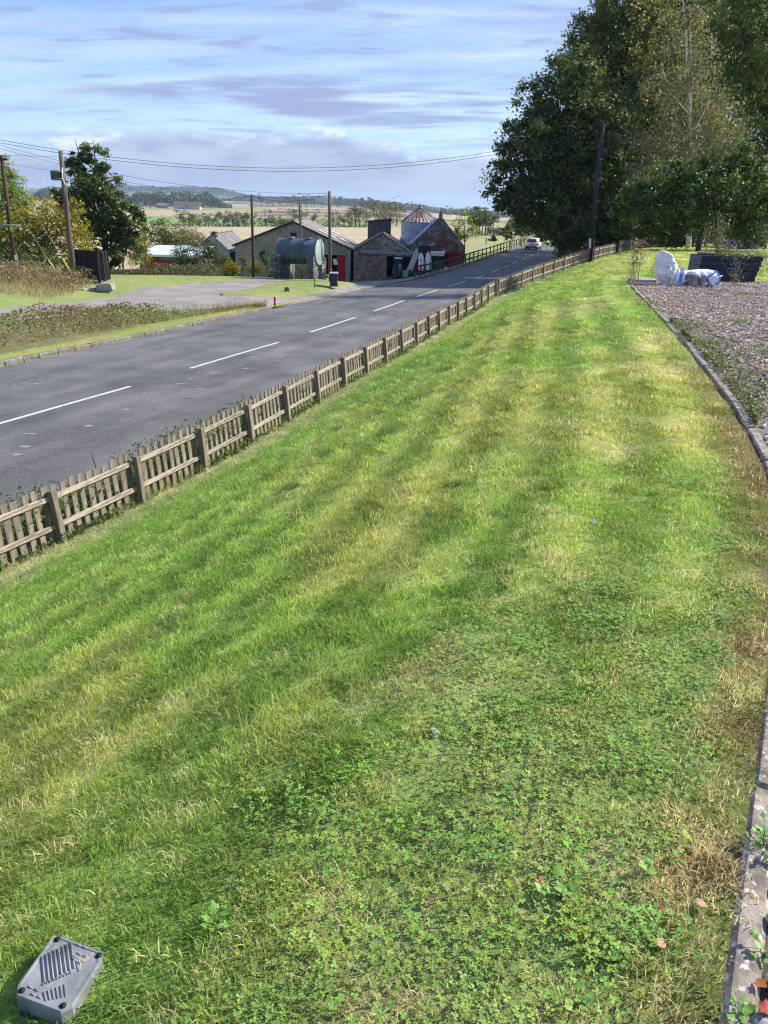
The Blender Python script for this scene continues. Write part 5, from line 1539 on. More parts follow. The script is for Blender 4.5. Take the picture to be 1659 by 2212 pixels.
tree('elder_bush', 'dark green bush in front of the low shed and gabled shed', [(395, 555, 26), (430, 550, 30), (465, 560, 26), (440, 575, 24), (480, 570, 18), (400, 578, 18), (455, 535, 18)], 82, 6200, .18, L_MID, cat='bush', seed=47, clump=.34)
tree('tall_shrub', 'slender shrub before the pale gable of the small shed', [(455, 525, 8), (462, 510, 8), (470, 530, 8), (448, 540, 9)], 84, 600, .18, L_MID, cat='shrub', seed=48, clump=.4)
tree('golden_bush', 'round golden-green bush left of the brown pole', [(500, 573, 13), (507, 580, 12), (492, 581, 12)], 76, 1400, .14, L_YEL, cat='bush', group='yellow bushes by the barn wall', seed=49, clump=.36)
tree('golden_bush', 'bright yellow bush right behind the brown pole', [(553, 577, 12), (562, 582, 11), (545, 584, 10)], 74, 1400, .14, leafmat('gold_leaf', (.30, .27, .04), (.52, .42, .06), (.66, .52, .10), trans=.3), cat='bush', group='yellow bushes by the barn wall', seed=50, clump=.36)
tree('rowan_sapling', 'thin young tree before the block barn right of the brown pole', [(572, 545, 8), (560, 552, 8), (584, 556, 8), (575, 565, 9), (590, 568, 8)], 78, 700, .18, L_MID, trunk=(577, 596, .05), seed=51, clump=.42)
tree('rowan_sapling', 'thin young tree just left of the brown pole', [(522, 560, 8), (530, 570, 8), (520, 578, 9)], 79, 420, .18, L_OLIVE, trunk=(524, 594, .05), seed=52, clump=.42)
tree('box_shrub', 'low clipped dark green shrub against the wall left of the tank', [(588, 592, 9), (597, 592, 9), (580, 593, 8)], 80, 900, .12, leafmat('box_leaf', (.015, .05, .012), (.03, .085, .02), (.05, .11, .03), trans=.2), cat='shrub', seed=53, clump=.36)
tree('garden_shrub', 'green shrub seen beneath the tank between its piers', [(650, 585, 12), (662, 590, 10), (640, 592, 10), (655, 572, 9)], 86, 1200, .14, L_OLIVE, cat='shrub', seed=54, clump=.36)
tree('garden_shrub', 'small green shrub between the tank pier and the tall pole', [(700, 597, 6), (705, 601, 5)], 76, 400, .12, L_MID, cat='shrub', seed=55, clump=.4)
# long rough hedge bottom before the low shed
Xw = rg.uniform(-29, -15.2, 7000); Yw = 71+rg.uniform(-2, 3, 7000)+(Xw+22)*-.10
zz = gnd(Xw, Yw)+rg.uniform(0, 1, 7000)**1.4*(.55+.8*fbm(Xw*.5, Yw*.5, 3))*(1-.55*sst(Xw, -26.5, -25.5)*(1-sst(Xw, -22.5, -21)))
leaf_cloud('hedge_growth', np.stack([Xw, Yw, zz], 1), rg.normal(0, 1, (7000, 3))+np.array([0, -.3, .6]), rg.uniform(.10, .22, 7000), rg.uniform(0, 1, 7000), leafmat('hedge_leaf', (.045, .05, .022), (.10, .105, .04), (.19, .16, .08), trans=.3))['kind'] = 'stuff'
# brambles on the bank by the road
nb_ = 15000
u_ = rg.uniform(0, 1, nb_); v_ = rg.uniform(0, 1, nb_)
VAa, VBa = np.array(VA), np.array(VB)
ta = np.linspace(0, 1, len(VAa)); tb = np.linspace(0, 1, len(VBa))
PA = np.stack([np.interp(u_, ta, VAa[:, 0]), np.interp(u_, ta, VAa[:, 1])], 1); PB = np.stack([np.interp(u_, tb, VBa[:, 0]), np.interp(u_, tb, VBa[:, 1])], 1)
vv_ = .02+v_*.74
PP = PA*(1-vv_[:, None])+PB*vv_[:, None]
far_ = sst(PP[:, 1], 36.5, 40.5)
mound = np.clip(np.sin(np.pi*np.clip(vv_/.82, 0, 1))*(.35+1.1*fbm(PP[:, 0]*.45, PP[:, 1]*.45, 4)), 0, 2)*(1-.8*far_)
kk = (rg.uniform(size=nb_) < (1-.72*far_)) & (fbm(PP[:, 0]*.7+9, PP[:, 1]*.7, 3) > .30)
zz = gnd(PP[:, 0], PP[:, 1])+.08+mound*.95*rg.uniform(.25, 1, nb_)**.6
tn = np.clip(fbm(PP[:, 0]*.6+3, PP[:, 1]*.6+30, 3)*1.6-.35+rg.normal(0, .14, nb_), 0, 1)
leaf_cloud('bramble_growth', np.stack([PP[:, 0], PP[:, 1], zz], 1)[kk], (rg.normal(0, .7, (nb_, 3))+np.array([.1, -.3, .8]))[kk], rg.uniform(.07, .17, nb_)[kk], tn[kk],
           leafmat('bramble_leaf', (.19, .135, .075), (.19, .21, .075), (.27, .36, .10), trans=.35))['kind'] = 'stuff'
nb2 = 3800
i_ = rg.integers(0, nb_, nb2)
fan_blades('bank_grass', np.stack([PP[i_, 0]+.2, PP[i_, 1], gnd(PP[i_, 0], PP[i_, 1])+.02], 1), 0, .55, .8, .022, [leafmat('bank_blade', (.17, .15, .055), (.26, .22, .10), (.20, .27, .06), trans=.3)])['kind'] = 'stuff'
# tall dry grass and dead growth at the left end of the driveway
nd = 4200
Xd = rg.uniform(-30, -18.4, nd); Yd = 43+rg.uniform(0, 1, nd)*9+(Xd+22)*-.30
kd = (Yd > np.interp(Xd, [p[0] for p in DA], [p[1] for p in DA])+.6)
Xd, Yd = Xd[kd], Yd[kd]
hD = np.where(Xd < -18.5, 1, .8)
fan_blades('dry_grass', np.stack([Xd, Yd, gnd(Xd, Yd)-.02], 1), 0, .52, .6, .028, DRYG, seg=3)['kind'] = 'stuff'
ndl = 6500
Xd = rg.uniform(-27, -18.6, ndl); Yd = 46.5+rg.uniform(0, 1, ndl)*6+(Xd+22)*-.30
zz = gnd(Xd, Yd)+rg.uniform(0, 1, ndl)*(.55+.75*fbm(Xd*.6, Yd*.6, 3))
leaf_cloud('dead_growth', np.stack([Xd, Yd, zz], 1), rg.normal(0, 1, (ndl, 3))+np.array([0, -.3, .5]), rg.uniform(.08, .18, ndl), np.clip(fbm(Xd*.8, Yd*.8, 3)+rg.normal(0, .15, ndl), 0, 1), leafmat('dead_leaf', (.16, .10, .06), (.27, .20, .11), (.25, .28, .10), trans=.25))['kind'] = 'stuff'
# ------------------------------------------------------------------ the valley: fields, hedges, woods and hills to the horizon
FB = np.array([-.62, -.45, -.265, -.08, .14, .40, .6])
FT = {  # h below the camera at each distance, for the bearings FB
    128: (12.5, 12.5, 12.5, 12.0, 8.2, 7.0, 7.0), 170: (13, 13, 13, 12.0, 7.9, 7, 7), 240: (13.5, 13.5, 13.2, 12.4, 8.1, 7, 7), 400: (15, 15, 15, 13.8, 10.2, 9, 9), 560: (16, 16, 16, 14.4, 11.6, 11, 11),
    1000: (18, 18, 17, 15.2, 15.3, 15, 15), 1600: (18, 16, 13, 10.5, 21, 22, 22), 2600: (9, 6, 4, 3, 26, 28, 28), 4000: (-5, -12, -14, 0, 35, 38, 38), 6500: (-50, -72, -78, -8, 60, 65, 65), 9000: (-40, -50, -50, 0, 90, 95, 95)}
FY = np.array(sorted(FT)); FH = np.array([FT[k] for k in FY])
def far_h(b, Y):
    b, Y = np.broadcast_arrays(np.asarray(b, float), np.asarray(Y, float))
    ly, lf = np.log(Y), np.log(FY)
    o = np.zeros(b.shape)
    cols = np.stack([np.interp(ly, lf, FH[:, j]) for j in range(len(FB))], -1)
    i = np.clip(np.searchsorted(FB, b)-1, 0, len(FB)-2)
    f = np.clip((b-FB[i])/(FB[i+1]-FB[i]), 0, 1); f = f*f*(3-2*f)
    a = np.take_along_axis(cols, i[..., None], -1)[..., 0]; c = np.take_along_axis(cols, i[..., None]+1, -1)[..., 0]
    h = a*(1-f)+c*f
    return h - (fbm(b*14+3, ly*5, 4)-.5)*Y*.006*sst(Y, 3000, 5500)*(b < .0)
def fpt(x, Yd):
    """point of the far land below photograph column x at distance Y"""
    r = ray(x, 460.0); b = r[0]/r[1]
    return Vector((b*Yd, Yd, -float(far_h(np.array(b), np.array(float(Yd))))))
def fieldm(name, a, b, s=.02, st=(1, 1, 1)):
    m = turf_mat(name, False, a, b, fine=.6); return m
FIELDS = [mat('stubble_field', (.36, .29, .165), (.44, .36, .22), scale=.02, rough=.95, stretch=(.5, 3, 1)), mat('green_field', (.15, .23, .06), (.19, .27, .075), scale=.01, rough=.95), mat('tan_field', (.33, .25, .15), (.40, .32, .19), scale=.012, rough=.95, stretch=(.6, 2, 1)),
          mat('ploughed_field', (.22, .155, .115), (.27, .195, .14), scale=.02, rough=.95), mat('pasture_field', (.21, .23, .09), (.28, .27, .12), scale=.012, rough=.95), mat('far_wood_floor', (.06, .09, .05), (.09, .11, .05), scale=.004, rough=.95), mat('near_field', (.20, .25, .075), (.31, .29, .12), scale=.05, rough=.95)]
bb = np.concatenate([np.linspace(-1.6, -.62, 14)[:-1], np.linspace(-.62, .62, 210)[:-1], np.linspace(.62, 1.6, 14)])
fy_ = np.concatenate([np.linspace(128, 330, 34)[:-1], np.geomspace(330, 3400, 110)[:-1], np.geomspace(3400, 9000, 40)])
B_, Y_ = np.meshgrid(bb, fy_)
fx_ = B_*Y_
bm_c = (bb[:-1]+bb[1:])/2; ym_c = np.sqrt(fy_[:-1]*fy_[1:])
BB, YY = np.meshgrid(bm_c, ym_c)
wob = (fbm(BB*9, np.log(YY)*2, 2)-.5)
def fid(b, Y):
    Yw = Y*(1+wob*.10)
    i = np.full(b.shape, 0)
    i = np.where(b > .055, 6, i)
    i = np.where((Yw > 300) & (b > .055), 3, i); i = np.where((Yw > 420) & (b > .055), 2, i); i = np.where((Yw > 620) & (b > .055), 4, i); i = np.where((Yw > 900) & (b > .055), 0, i)
    L_ = b <= .055
    i = np.where(L_ & (Yw > 560), 1, i)
    i = np.where(L_ & (Yw > 560) & (b > -.02), 4, i)
    i = np.where(L_ & (Yw > 960), 2, i)
    i = np.where(L_ & (Yw > 1180+b*900), 3, i); i = np.where(L_ & (Yw > 1180+b*900) & (b < -.17), 2, i)
    i = np.where(L_ & (Yw > 1500+b*600), np.where(b < -.15, 4, 2), i)
    i = np.where(L_ & (Yw > 1900), np.where(np.sin(b*40+1) > .2, 3, 2), i)
    i = np.where((Yw > 2500), np.where(fbm(b*30, np.log(Y)*8, 2) > .55, 2, 5), i)
    i = np.where((Yw > 3400), np.where(fbm(b*26+5, np.log(Y)*9, 2) > .60, 2, 5), i)
    return i
grid_obj('fields', fx_, Y_, -far_h(B_, Y_), FIELDS, midx=fid(BB, YY))
# the rest of the ground, round to the horizon behind the camera
th = np.linspace(math.pi*.30, math.pi*2.2-.30*math.pi+.0, 60)
th = np.linspace(math.atan(1.6), 2*math.pi-math.atan(1.6), 60)
rr_ = np.geomspace(14, 9000, 40)
TH, RR2 = np.meshgrid(th, rr_)
zz = -(8+np.clip(RR2, 0, 60)*.03+RR2*.004)
grid_obj('land_behind', np.sin(TH)*RR2, np.cos(TH)*RR2, zz, FIELDS[4])
Xg, Yg = np.meshgrid(np.linspace(-260, 260, 30), np.linspace(-120, 131, 24))
grid_obj('subsoil', Xg, Yg, -13.0-.0*Xg, FIELDS[4])

# ---- trees of the valley: six crowns that are copied
FLEAF = leafmat('valley_leaf', (.045, .060, .022), (.085, .105, .035), (.14, .15, .055), trans=.3)
FLEAF2 = leafmat('valley_autumn_leaf', (.10, .095, .035), (.17, .15, .05), (.24, .20, .07), trans=.3)
def vtree(seed, w, h, n, sz, leaf, tr=.28, sparse=False):
    r_ = np.random.default_rng(seed)
    root = thing('valley_tree', 'x', 'tree', (0, 0, -3000))
    nl = 9
    c = r_.normal(size=(nl, 3))*np.array([w*.26, w*.26, h*.20])+np.array([0, 0, h*.60])
    li = r_.integers(0, nl, n)
    d = r_.normal(size=(n, 3)); d /= np.linalg.norm(d, axis=1, keepdims=True)
    P = c[li]+d*np.array([w*.20, w*.20, h*.16])*r_.uniform(.5, 1.05, (n, 1))
    P[:, 2] = np.clip(P[:, 2], h*(.10 if not sparse else .25), h)
    leaf_cloud('crown', P+np.array([0, 0, -3000]), d+np.array([0, 0, .6])+r_.normal(0, .4, (n, 3)), sz*r_.uniform(.7, 1.3, n), np.clip(r_.normal(.45, .22, n), 0, 1), leaf, root, rngl=r_)
    mb = MB(); mb.tube([(0, 0, -3000.3), (0, 0, -3000+h*.3), (0, 0, -3000+h*.7)], [tr, tr*.7, tr*.2], 6); mb.build('trunk', BARK, root)
    return root
PROTO = [vtree(1, 7, 9, 420, .62, FLEAF), vtree(2, 9, 9.5, 480, .66, FLEAF), vtree(3, 6, 10, 360, .62, FLEAF), vtree(4, 8, 7, 420, .6, FLEAF2), vtree(5, 5, 8, 150, .55, FLEAF2, sparse=True), vtree(6, 7, 4, 320, .55, FLEAF)]
used = set()
def place_tree(i, p, s, label, group, rz):
    src = PROTO[i]
    if i not in used:
        o = src; used.add(i)
    else:
        o = src.copy(); COL.objects.link(o)
        for ch in src.children:
            c = ch.copy(); COL.objects.link(c); c.parent = o
    o.location = p; o.scale = (s, s, s*random.uniform(.9, 1.1)); o.rotation_euler = (0, 0, rz)
    o['label'] = label; o['group'] = group
    return o
random.seed(21)
HEDGE = 'stubble-field hedge tree'
LAND = [(404, 'far white farm building'), (459, 'small gabled shed'), (546, 'reddish barn pole'), (600, 'barn roof slope'), (634, 'block barn ridge'), (680, 'short insulator pole'), (712, 'tall grey pole'), (770, 'gap between barn and shed'), (819, 'roof hopper'), (859, 'near wind turbine'), (906, 'silo'), (952, 'stone barn finial'), (1003, 'yellow birch'), (1040, 'copse'), (1085, 'roadside saplings')]
KIND = ('round green', 'broad full', 'slim upright', 'low browning', 'sparse thin', 'bushy low')
VT = []
def row(x0, x1, n, Ya, Yb, h0, h1, label, group, kinds=(0, 1, 2, 3, 4, 5), wob_=.03):
    for k in range(n):
        t = (k+random.uniform(.1, .9))/n
        Yt = (Ya+(Yb-Ya)*t)*(1+random.uniform(-wob_, wob_))
        x = x0+(x1-x0)*t
        p = fpt(x, Yt); p.z -= .2
        i = random.choice(kinds); hp_ = (9, 9.5, 10, 7, 8, 4)[i]; h = random.uniform(h0, h1)
        o = place_tree(i, p, h/hp_, label, group, random.uniform(0, 6.28))
        lx_, ln_ = min(LAND, key=lambda q: abs(q[0]-x))
        side = 'in line with' if abs(lx_-x) < 7 else ('just left of' if x < lx_ else 'just right of')
        VT.append([o, '%s %s %s the %s' % (KIND[i], label, side, ln_), x, group])
def name_trees():
    from collections import defaultdict
    g = defaultdict(list)
    for v in VT: g[v[1]].append(v)
    for lab, vs in g.items():
        vs.sort(key=lambda v: v[2])
        pre = {1: ('',), 2: ('left-hand ', 'right-hand '), 3: ('leftmost ', 'middle ', 'rightmost ')}.get(len(vs), ('',)*len(vs))
        for q, v in zip(pre, vs): v[0]['label'] = q+lab
random.seed(22)
row(385, 760, 44, 540, 575, 4.5, 11, HEDGE, 'trees in the hedgerow behind the farm', wob_=.015)
row(755, 800, 5, 560, 600, 9, 15, 'tall stubble-edge tree', 'trees left of the roof hopper')
row(815, 862, 4, 590, 620, 12, 16, 'tall green-field tree', 'trees between hopper and silo', kinds=(2, 0, 3))
row(400, 760, 24, 960, 1010, 3, 8, 'small upper-hedge tree', 'trees in the hedge above the green field', wob_=.02)
row(560, 800, 12, 1150, 1300, 4, 9, 'lone tan-field tree', 'trees in the tan fields', wob_=.06)
row(560, 900, 26, 1900, 2500, 16, 30, 'skyline tree', 'trees on the skyline', kinds=(0, 1, 2), wob_=.05)
row(785, 880, 12, 1250, 1350, 16, 26, 'skyline clump tree', 'clump of skyline trees', kinds=(0, 1, 1))
row(795, 860, 3, 1080, 1150, 14, 20, 'lone tree below the skyline clump', 'single field trees', kinds=(1, 0))
row(1020, 1064, 8, 285, 300, 6, 10, 'dark copse tree beyond the grass field', 'copse beyond the grass field', kinds=(1, 0))
row(1064, 1100, 7, 292, 300, 2.5, 3.5, 'grass-field hedge bush', 'hedge at the edge of the grass field', kinds=(5,))
row(950, 1110, 16, 1500, 1900, 12, 22, 'hazy far tree', 'hazy far trees at the right', kinds=(0, 1, 2))
row(300, 480, 10, 1400, 1480, 6, 12, 'farmstead tree', 'trees by the far farm building', kinds=(0, 1, 3))
name_trees()
# woods that read as one mass
def wood(name, x0, x1, Ya, Yb, h, n, sz, leaf):
    xs = rg.uniform(x0, x1, n); Ys = rg.uniform(Ya, Yb, n)
    r = ray(0, 460); 
    b = np.array([ray(x, 460.0)[0]/ray(x, 460.0)[1] for x in np.linspace(x0, x1, 60)])
    bx = np.interp(xs, np.linspace(x0, x1, 60), b)
    nz_ = fbm(bx*120, Ys*.012, 3)
    top_ = h*(.45+1.0*np.clip(nz_, 0, 1))*(.12+.88*sst(xs, x0, x0+.22*(x1-x0))*(1-sst(xs, x1-.22*(x1-x0), x1)))
    z = -far_h(bx, Ys)+top_*rg.uniform(0, 1, n)**.55
    o = leaf_cloud(name, np.stack([bx*Ys, Ys, z], 1), rg.normal(0, .7, (n, 3))+np.array([.2, -.2, .8]), sz*rg.uniform(.6, 1.4, n), np.clip(nz_*1.3-.2+rg.normal(0, .15, n), 0, 1), leaf)
    o['kind'] = 'stuff'
FWL = leafmat('far_wood_leaf', (.035, .050, .022), (.065, .085, .032), (.12, .12, .05), trans=.2)
wood('far_wood', 255, 500, 1650, 1900, 24, 9000, 5, FWL)
wood('far_wood', 60, 300, 2300, 2900, 30, 6000, 10, FWL)
wood('far_wood', 480, 720, 3200, 3700, 20, 6000, 8, FWL)
wood('far_wood', 700, 960, 2700, 3300, 20, 6000, 8, FWL)
wood('far_wood', 940, 1200, 2600, 3300, 18, 6000, 8, FWL)
wood('far_wood', 120, 560, 5200, 6300, 28, 9000, 17, FWL)
wood('far_wood', 520, 1200, 5000, 6200, 26, 9000, 17, FWL)
# hedge lines
for (x0, x1, Ya, h) in ((380, 790, 557, 2.0), (395, 800, 1008, 2.2), (560, 900, 1250, 2.0), (600, 900, 1500, 2.4), (540, 900, 1900, 4), (940, 1110, 900, 2.5)):
    n = 1500
    xs = rg.uniform(x0, x1, n); b = np.array([ray(x, 460.0)[0]/ray(x, 460.0)[1] for x in xs]); Ys = Ya*(1+rg.normal(0, .003, n)+.02*np.sin(xs*.02))
    z = -far_h(b, Ys)+rg.uniform(0, 1, n)*h*(.5+fbm(xs*.05, xs*0, 3))
    o = leaf_cloud('field_hedge', np.stack([b*Ys, Ys, z], 1), rg.normal(0, .8, (n, 3))+np.array([0, -.3, .7]), rg.uniform(.5, 1.2, n)*max(1, Ya/900), rg.uniform(0, .8, n), FWL); o['kind'] = 'stuff'
# far farm building with a white front
p = fpt(404, 1450)
fb = thing('far_farm_building', 'distant long white farm building with a brown roof below the wood', 'building', p)
fbw, fbd, fbh = 1450*56/1768*1.0, 16, 6.5
mb = MB(); mb.box((p.x, p.y+fbd/2, p.z+fbh/2-1), (fbw, fbd, fbh)); mb.build('wall', mat('off_white_wall', (.55, .54, .52), (.45, .44, .42), scale=.1, rough=.9), fb)
for k in range(7):
    mb = MB(); mb.box((p.x+(k-3)*fbw/7.4, p.y-.1, p.z+1.6), (2.2, .3, 3.2)); mb.build('door', GREYW, fb)
mb = MB(); mb.prism([(p.y-1, p.z+fbh-1.2), (p.y+fbd/2, p.z+fbh+6.5), (p.y+fbd+1, p.z+fbh-1.2)], 'x', p.x-fbw/2-1, p.x+fbw/2+1); mb.build('roof', mat('brown_roof', (.16, .12, .11), (.12, .09, .085), scale=.2, rough=.9), fb)
p2 = fpt(352, 1500)
fb2 = thing('far_shed', 'small distant dark shed left of the far white farm building', 'shed', p2)
mb = MB(); mb.box((p2.x, p2.y+6, p2.z+2), (20, 12, 6)); mb.build('wall', GREYW, fb2)
mb = MB(); mb.prism([(p2.y-1, p2.z+4.8), (p2.y+6, p2.z+9), (p2.y+13, p2.z+4.8)], 'x', p2.x-10.5, p2.x+10.5); mb.build('roof', ROOFS, fb2)
# wind turbines
def turbine(x, Yt, h, label):
    p = fpt(x, Yt); t = thing('wind_turbine', label, 'wind turbine', p)
    mb = MB(); mb.tube([p, p+Vector((0, 0, h))], [h*.028, h*.016], 8); mb.build('tower', WHITEP, t)
    mb = MB(); mb.box((p.x, p.y, p.z+h), (h*.05, h*.13, h*.05)); mb.build('nacelle', WHITEP, t)
    for k in range(3):
        a = 2.094*k+.05
        d = Vector((math.sin(a), 0, math.cos(a)))
        mb = MB(); c = p+Vector((0, -h*.08, h)); mb.tube([c, c+d*h*.2, c+d*h*.62], [h*.010, h*.017, h*.004], 6); mb.build('blade', WHITEP, t)
turbine(859, 1300, 30, 'white wind turbine standing before the skyline trees right of the hopper')
turbine(104, 5600, 70, 'tiny distant wind turbine on the blue hill between the left trees')

# ------------------------------------------------------------------ the hazy air of the valley
HZ = bpy.data.materials.new('haze_air'); HZ.use_nodes = True
hn = HZ.node_tree; hn.nodes.clear()
pv = hn.nodes.new('ShaderNodeVolumePrincipled'); ho = hn.nodes.new('ShaderNodeOutputMaterial')
pv.inputs['Color'].default_value = (.62, .78, 1.0, 1); pv.inputs['Density'].default_value = 0.85e-4; pv.inputs['Anisotropy'].default_value = .25
hn.links.new(pv.outputs[0], ho.inputs['Volume'])
mb = MB(); mb.box((0, 0, (150-180)/2), (26000, 26000, 330)); hz = mb.build('haze', HZ); hz['kind'] = 'stuff'
# ------------------------------------------------------------------ poles and wires
POLEW = mat('pole_timber', (.14, .115, .09), (.085, .068, .055), scale=2, rough=.9, stretch=(5, 5, .5), bump=.4, bscale=20, c3=(.22, .21, .16), c3scale=1.0, c3lo=.55, c3hi=.7)
POLER = mat('creosoted_pole', (.075, .042, .034), (.045, .028, .025), scale=2, rough=.85, stretch=(5, 5, .5))
POLED = mat('black_pole', (.022, .020, .022), (.04, .034, .032), scale=2, rough=.8, stretch=(5, 5, .5))
WIRE = mat('wire', (.05, .05, .055), rough=.6)
YELS = mat('yellow_sleeve', (.62, .50, .04), (.52, .42, .05), scale=4, rough=.5)
PORC = mat('insulator', (.30, .28, .26), (.22, .2, .19), scale=6, rough=.3)
def pole(label, top, base, Y, r0, r1, m, sunk=.6):
    a, b = Vector(at(*base, Y)), Vector(at(*top, Y))
    t = thing('utility_pole', label, 'pole', a)
    mb = MB(); mb.tube([a-(b-a).normalized()*sunk, a.lerp(b, .5), b], [r0, (r0+r1)/2, r1], 12); mb.build('shaft', m, t)
    return t, a, b
def box_on(t, name, x, y, Y, d, m, rot=None):
    mb = MB(); mb.box(at(x, y, Y), d, rot=rot); return mb.build(name, m, t)
# leftmost pole with its platform of gear
t1, a1, b1p = pole('reddish brown utility pole at the left edge with a yellow label', (3, 335), (34, 592), 57, .17, .13, POLER)
box_on(t1, 'label_plate', 24.5, 493, 56.83, (.22, .02, .42), YELS)
box_on(t1, 'notice', 33.5, 556, 56.80, (.16, .02, .34), WHITEP)
mb = MB(); mb.tube([at(35.5, 548, 56.8), at(41, 595, 56.8)], .03, 6); mb.build('cable_guard', STEEL, t1)
mb = MB(); mb.tube([at(-30, 485.5, 56.75), at(45, 487, 56.75)], .05, 6); mb.build('cross_bar', STEEL, t1)
mb = MB(); mb.box(at(-8, 437, 56.7), (1.3, .12, .12)); mb.build('bracket', STEEL, t1)
mb = MB(); mb.lathe([(.3, 0), (.34, .05), (.34, 1.35), (.30, 1.42), (.1, 1.46)], at(-9, 433, 56.3), 14); tf = mb.build('transformer', mat('grey_paint', (.20, .22, .24), (.15, .16, .18), scale=2, rough=.5), t1)
for dx in (-.15, .15):
    mb = MB(); c = at(-9, 433, 56.3); mb.lathe([(.05, 1.4), (.09, 1.5), (.04, 1.55), (.09, 1.6), (.03, 1.7)], (c[0]+dx, c[1], c[2]), 8); mb.build('insulator', PORC, tf)
mb = MB(); mb.box(at(2, 344, 56.85), (.9, .1, .12)); mb.build('cross_arm', POLER, t1)
# leaning pole behind the black board
t2, a2, b2p = pole('weathered grey leaning utility pole beside the black board', (131, 326), (158, 596), 57, .20, .15, POLEW)
mb = MB(); mb.tube([at(134, 362, 56.75), at(135, 385, 56.75), at(140, 397, 56.7), at(148, 402, 56.7), at(151, 397, 56.75)], .03, 6); mb.build('cable_loop', WHITEP, t2)
mb = MB(); mb.box(at(121, 379, 57.0), (.62, .5, .62), ch=.08); mb.build('junction_box', mat('junction_box_green', (.05, .06, .04), (.08, .09, .05), scale=4, rough=.8), t2)
for yy in (371, 386):
    mb = MB(); mb.tube([at(109, yy+1, 56.7), at(134, yy, 56.8)], .025, 5); mb.build('strap', STEEL, t2)
t3, a3, b3p = pole('thin pale pole in the hedge left of the low shed', (261.5, 478), (266, 580), 74, .085, .07, POLEW)
t4, a4, b4p = pole('reddish brown utility pole before the block barn left of the tank', (543.5, 420), (547.5, 598), 66, .12, .095, POLER)
t5, a5, b5p = pole('short pole with insulators showing behind the tank', (647, 433), (652, 600), 92, .14, .11, POLEW)
for i, yy in enumerate((439, 447, 455, 463, 472, 481)):
    for dx in ((-4, 4) if i % 2 == 0 else (4,)):
        mb = MB(); c = at(647.5+i*.15+dx, yy, 91.85); mb.tube([(c[0], c[1], c[2]-.06), (c[0], c[1], c[2]+.14)], [.07, .05], 8); mb.build('insulator', PORC, t5)
        mb = MB(); mb.tube([at(647.5+i*.15, yy+1.6, 91.9), at(647.5+i*.15+dx, yy+1.2, 91.85)], .025, 5); mb.build('bracket', STEEL, t5)
t6, a6, b6p = pole('tall grey utility pole right of the tank with a red band', (711.5, 413), (713.5, 613), 62, .135, .11, POLEW)
mb = MB(); mb.tube([at(713, 583, 61.99)+np.array([0, 0, -.08]), at(713, 583, 61.99)+np.array([0, 0, .08])], .15, 12); mb.build('red_band', REDP, t6)
t7, a7, b7p = pole('black utility pole leaning by the sycamore with a white plate', (1303, 268), (1273, 560), 60, .20, .145, POLED)
mb = MB(); mb.box(at(1274.5, 526, 59.78), (.17, .02, .70), rot=(0, R(-6), 0)); mb.build('white_plate', WHITEP, t7)
for yy, xx in ((345, 1296), (390, 1291.5), (435, 1287), (470, 1283.5)):
    mb = MB(); mb.tube([at(xx-1, yy, 59.82), at(xx+7, yy-1, 59.86)], .03, 5); mb.build('step_bolt', STEEL, t7)
t8, a8, b8p = pole('tiny far pole stump in the field by the farm fence', (1050, 514), (1050, 521), 160, .1, .1, POLEW)

def wire(pts, label, group, r=.011, n=40, mid=None):
    """a sagging wire between two points; mid = photograph point it passes half way along"""
    a, b = Vector(pts[0]), Vector(pts[1])
    c = (a+b)/2
    sag = 0
    if mid is not None:
        # sag so that the wire is seen at mid's height at mid's column
        best = None
        for i in range(1, 80):
            t = i/80; p = a.lerp(b, t); rr = ray(*mid)
            e = abs(p.x/p.y-rr[0]/rr[1])
            if best is None or e < best[0]: best = (e, t, p, rr)
        _, t, p, rr = best
        zw = rr[2]/rr[1]*p.y
        sag = (p.z-zw)/(4*t*(1-t))
    P = [a.lerp(b, i/n)-Vector((0, 0, sag*4*(i/n)*(1-i/n))) for i in range(n+1)]
    mb = MB(); mb.tube(P, r, 5, cap=False)
    o = mb.build('overhead_wire', WIRE); tag(o, label, 'wire', group)
    return o
GW = 'overhead wires'
wire((at(-260, 246, 48), b7p+Vector((0, 0, -.25))), 'upper of the two long wires sagging across the sky to the black pole', GW, mid=(700, 362), r=.013)
wire((at(-260, 252, 48), b7p+Vector((0, 0, -.45))), 'lower of the two long wires sagging across the sky to the black pole', GW, mid=(700, 369), r=.013)
q_ = at(1560, 352, 90)
wire((b7p+Vector((0, 0, -.25)), q_), 'upper wire running right from the black pole into the trees', GW, mid=(1430, 322))
wire((b7p+Vector((0, 0, -.45)), at(1560, 358, 90)), 'lower wire running right from the black pole into the trees', GW, mid=(1430, 329))
L2 = lambda x, y, Y=57: Vector(at(x, y, Y))
wire((at(-120, 283, 50), L2(134, 349)), 'upper wire entering from the left to the leaning pole', GW)
wire((at(-120, 290, 50), L2(135, 356)), 'second wire entering from the left to the leaning pole', GW)
wire((L2(137, 352), b6p+Vector((0, 0, -.15))), 'top wire from the leaning pole to the tall grey pole by the tank', GW, mid=(430, 404))
wire((L2(138, 362), b6p+Vector((0, 0, -.30))), 'middle wire from the leaning pole to the tall grey pole by the tank', GW, mid=(430, 417))
wire((L2(141, 379), b4p+Vector((0, 0, -.1))), 'wire from the leaning pole to the reddish pole by the barn', GW, mid=(340, 428))
wire((L2(142, 390), b5p+Vector((0, 0, -.25))), 'wire from the loop on the leaning pole to the insulator pole', GW, mid=(340, 446))
wire((b4p+Vector((0, 0, -.1)), b6p+Vector((0, 0, -.2))), 'short wire between the reddish pole and the tall grey pole', GW, mid=(640, 434))
wire((b1p, L2(133, 339)), 'thin wire from the leftmost pole to the top of the leaning pole', GW, r=.008)
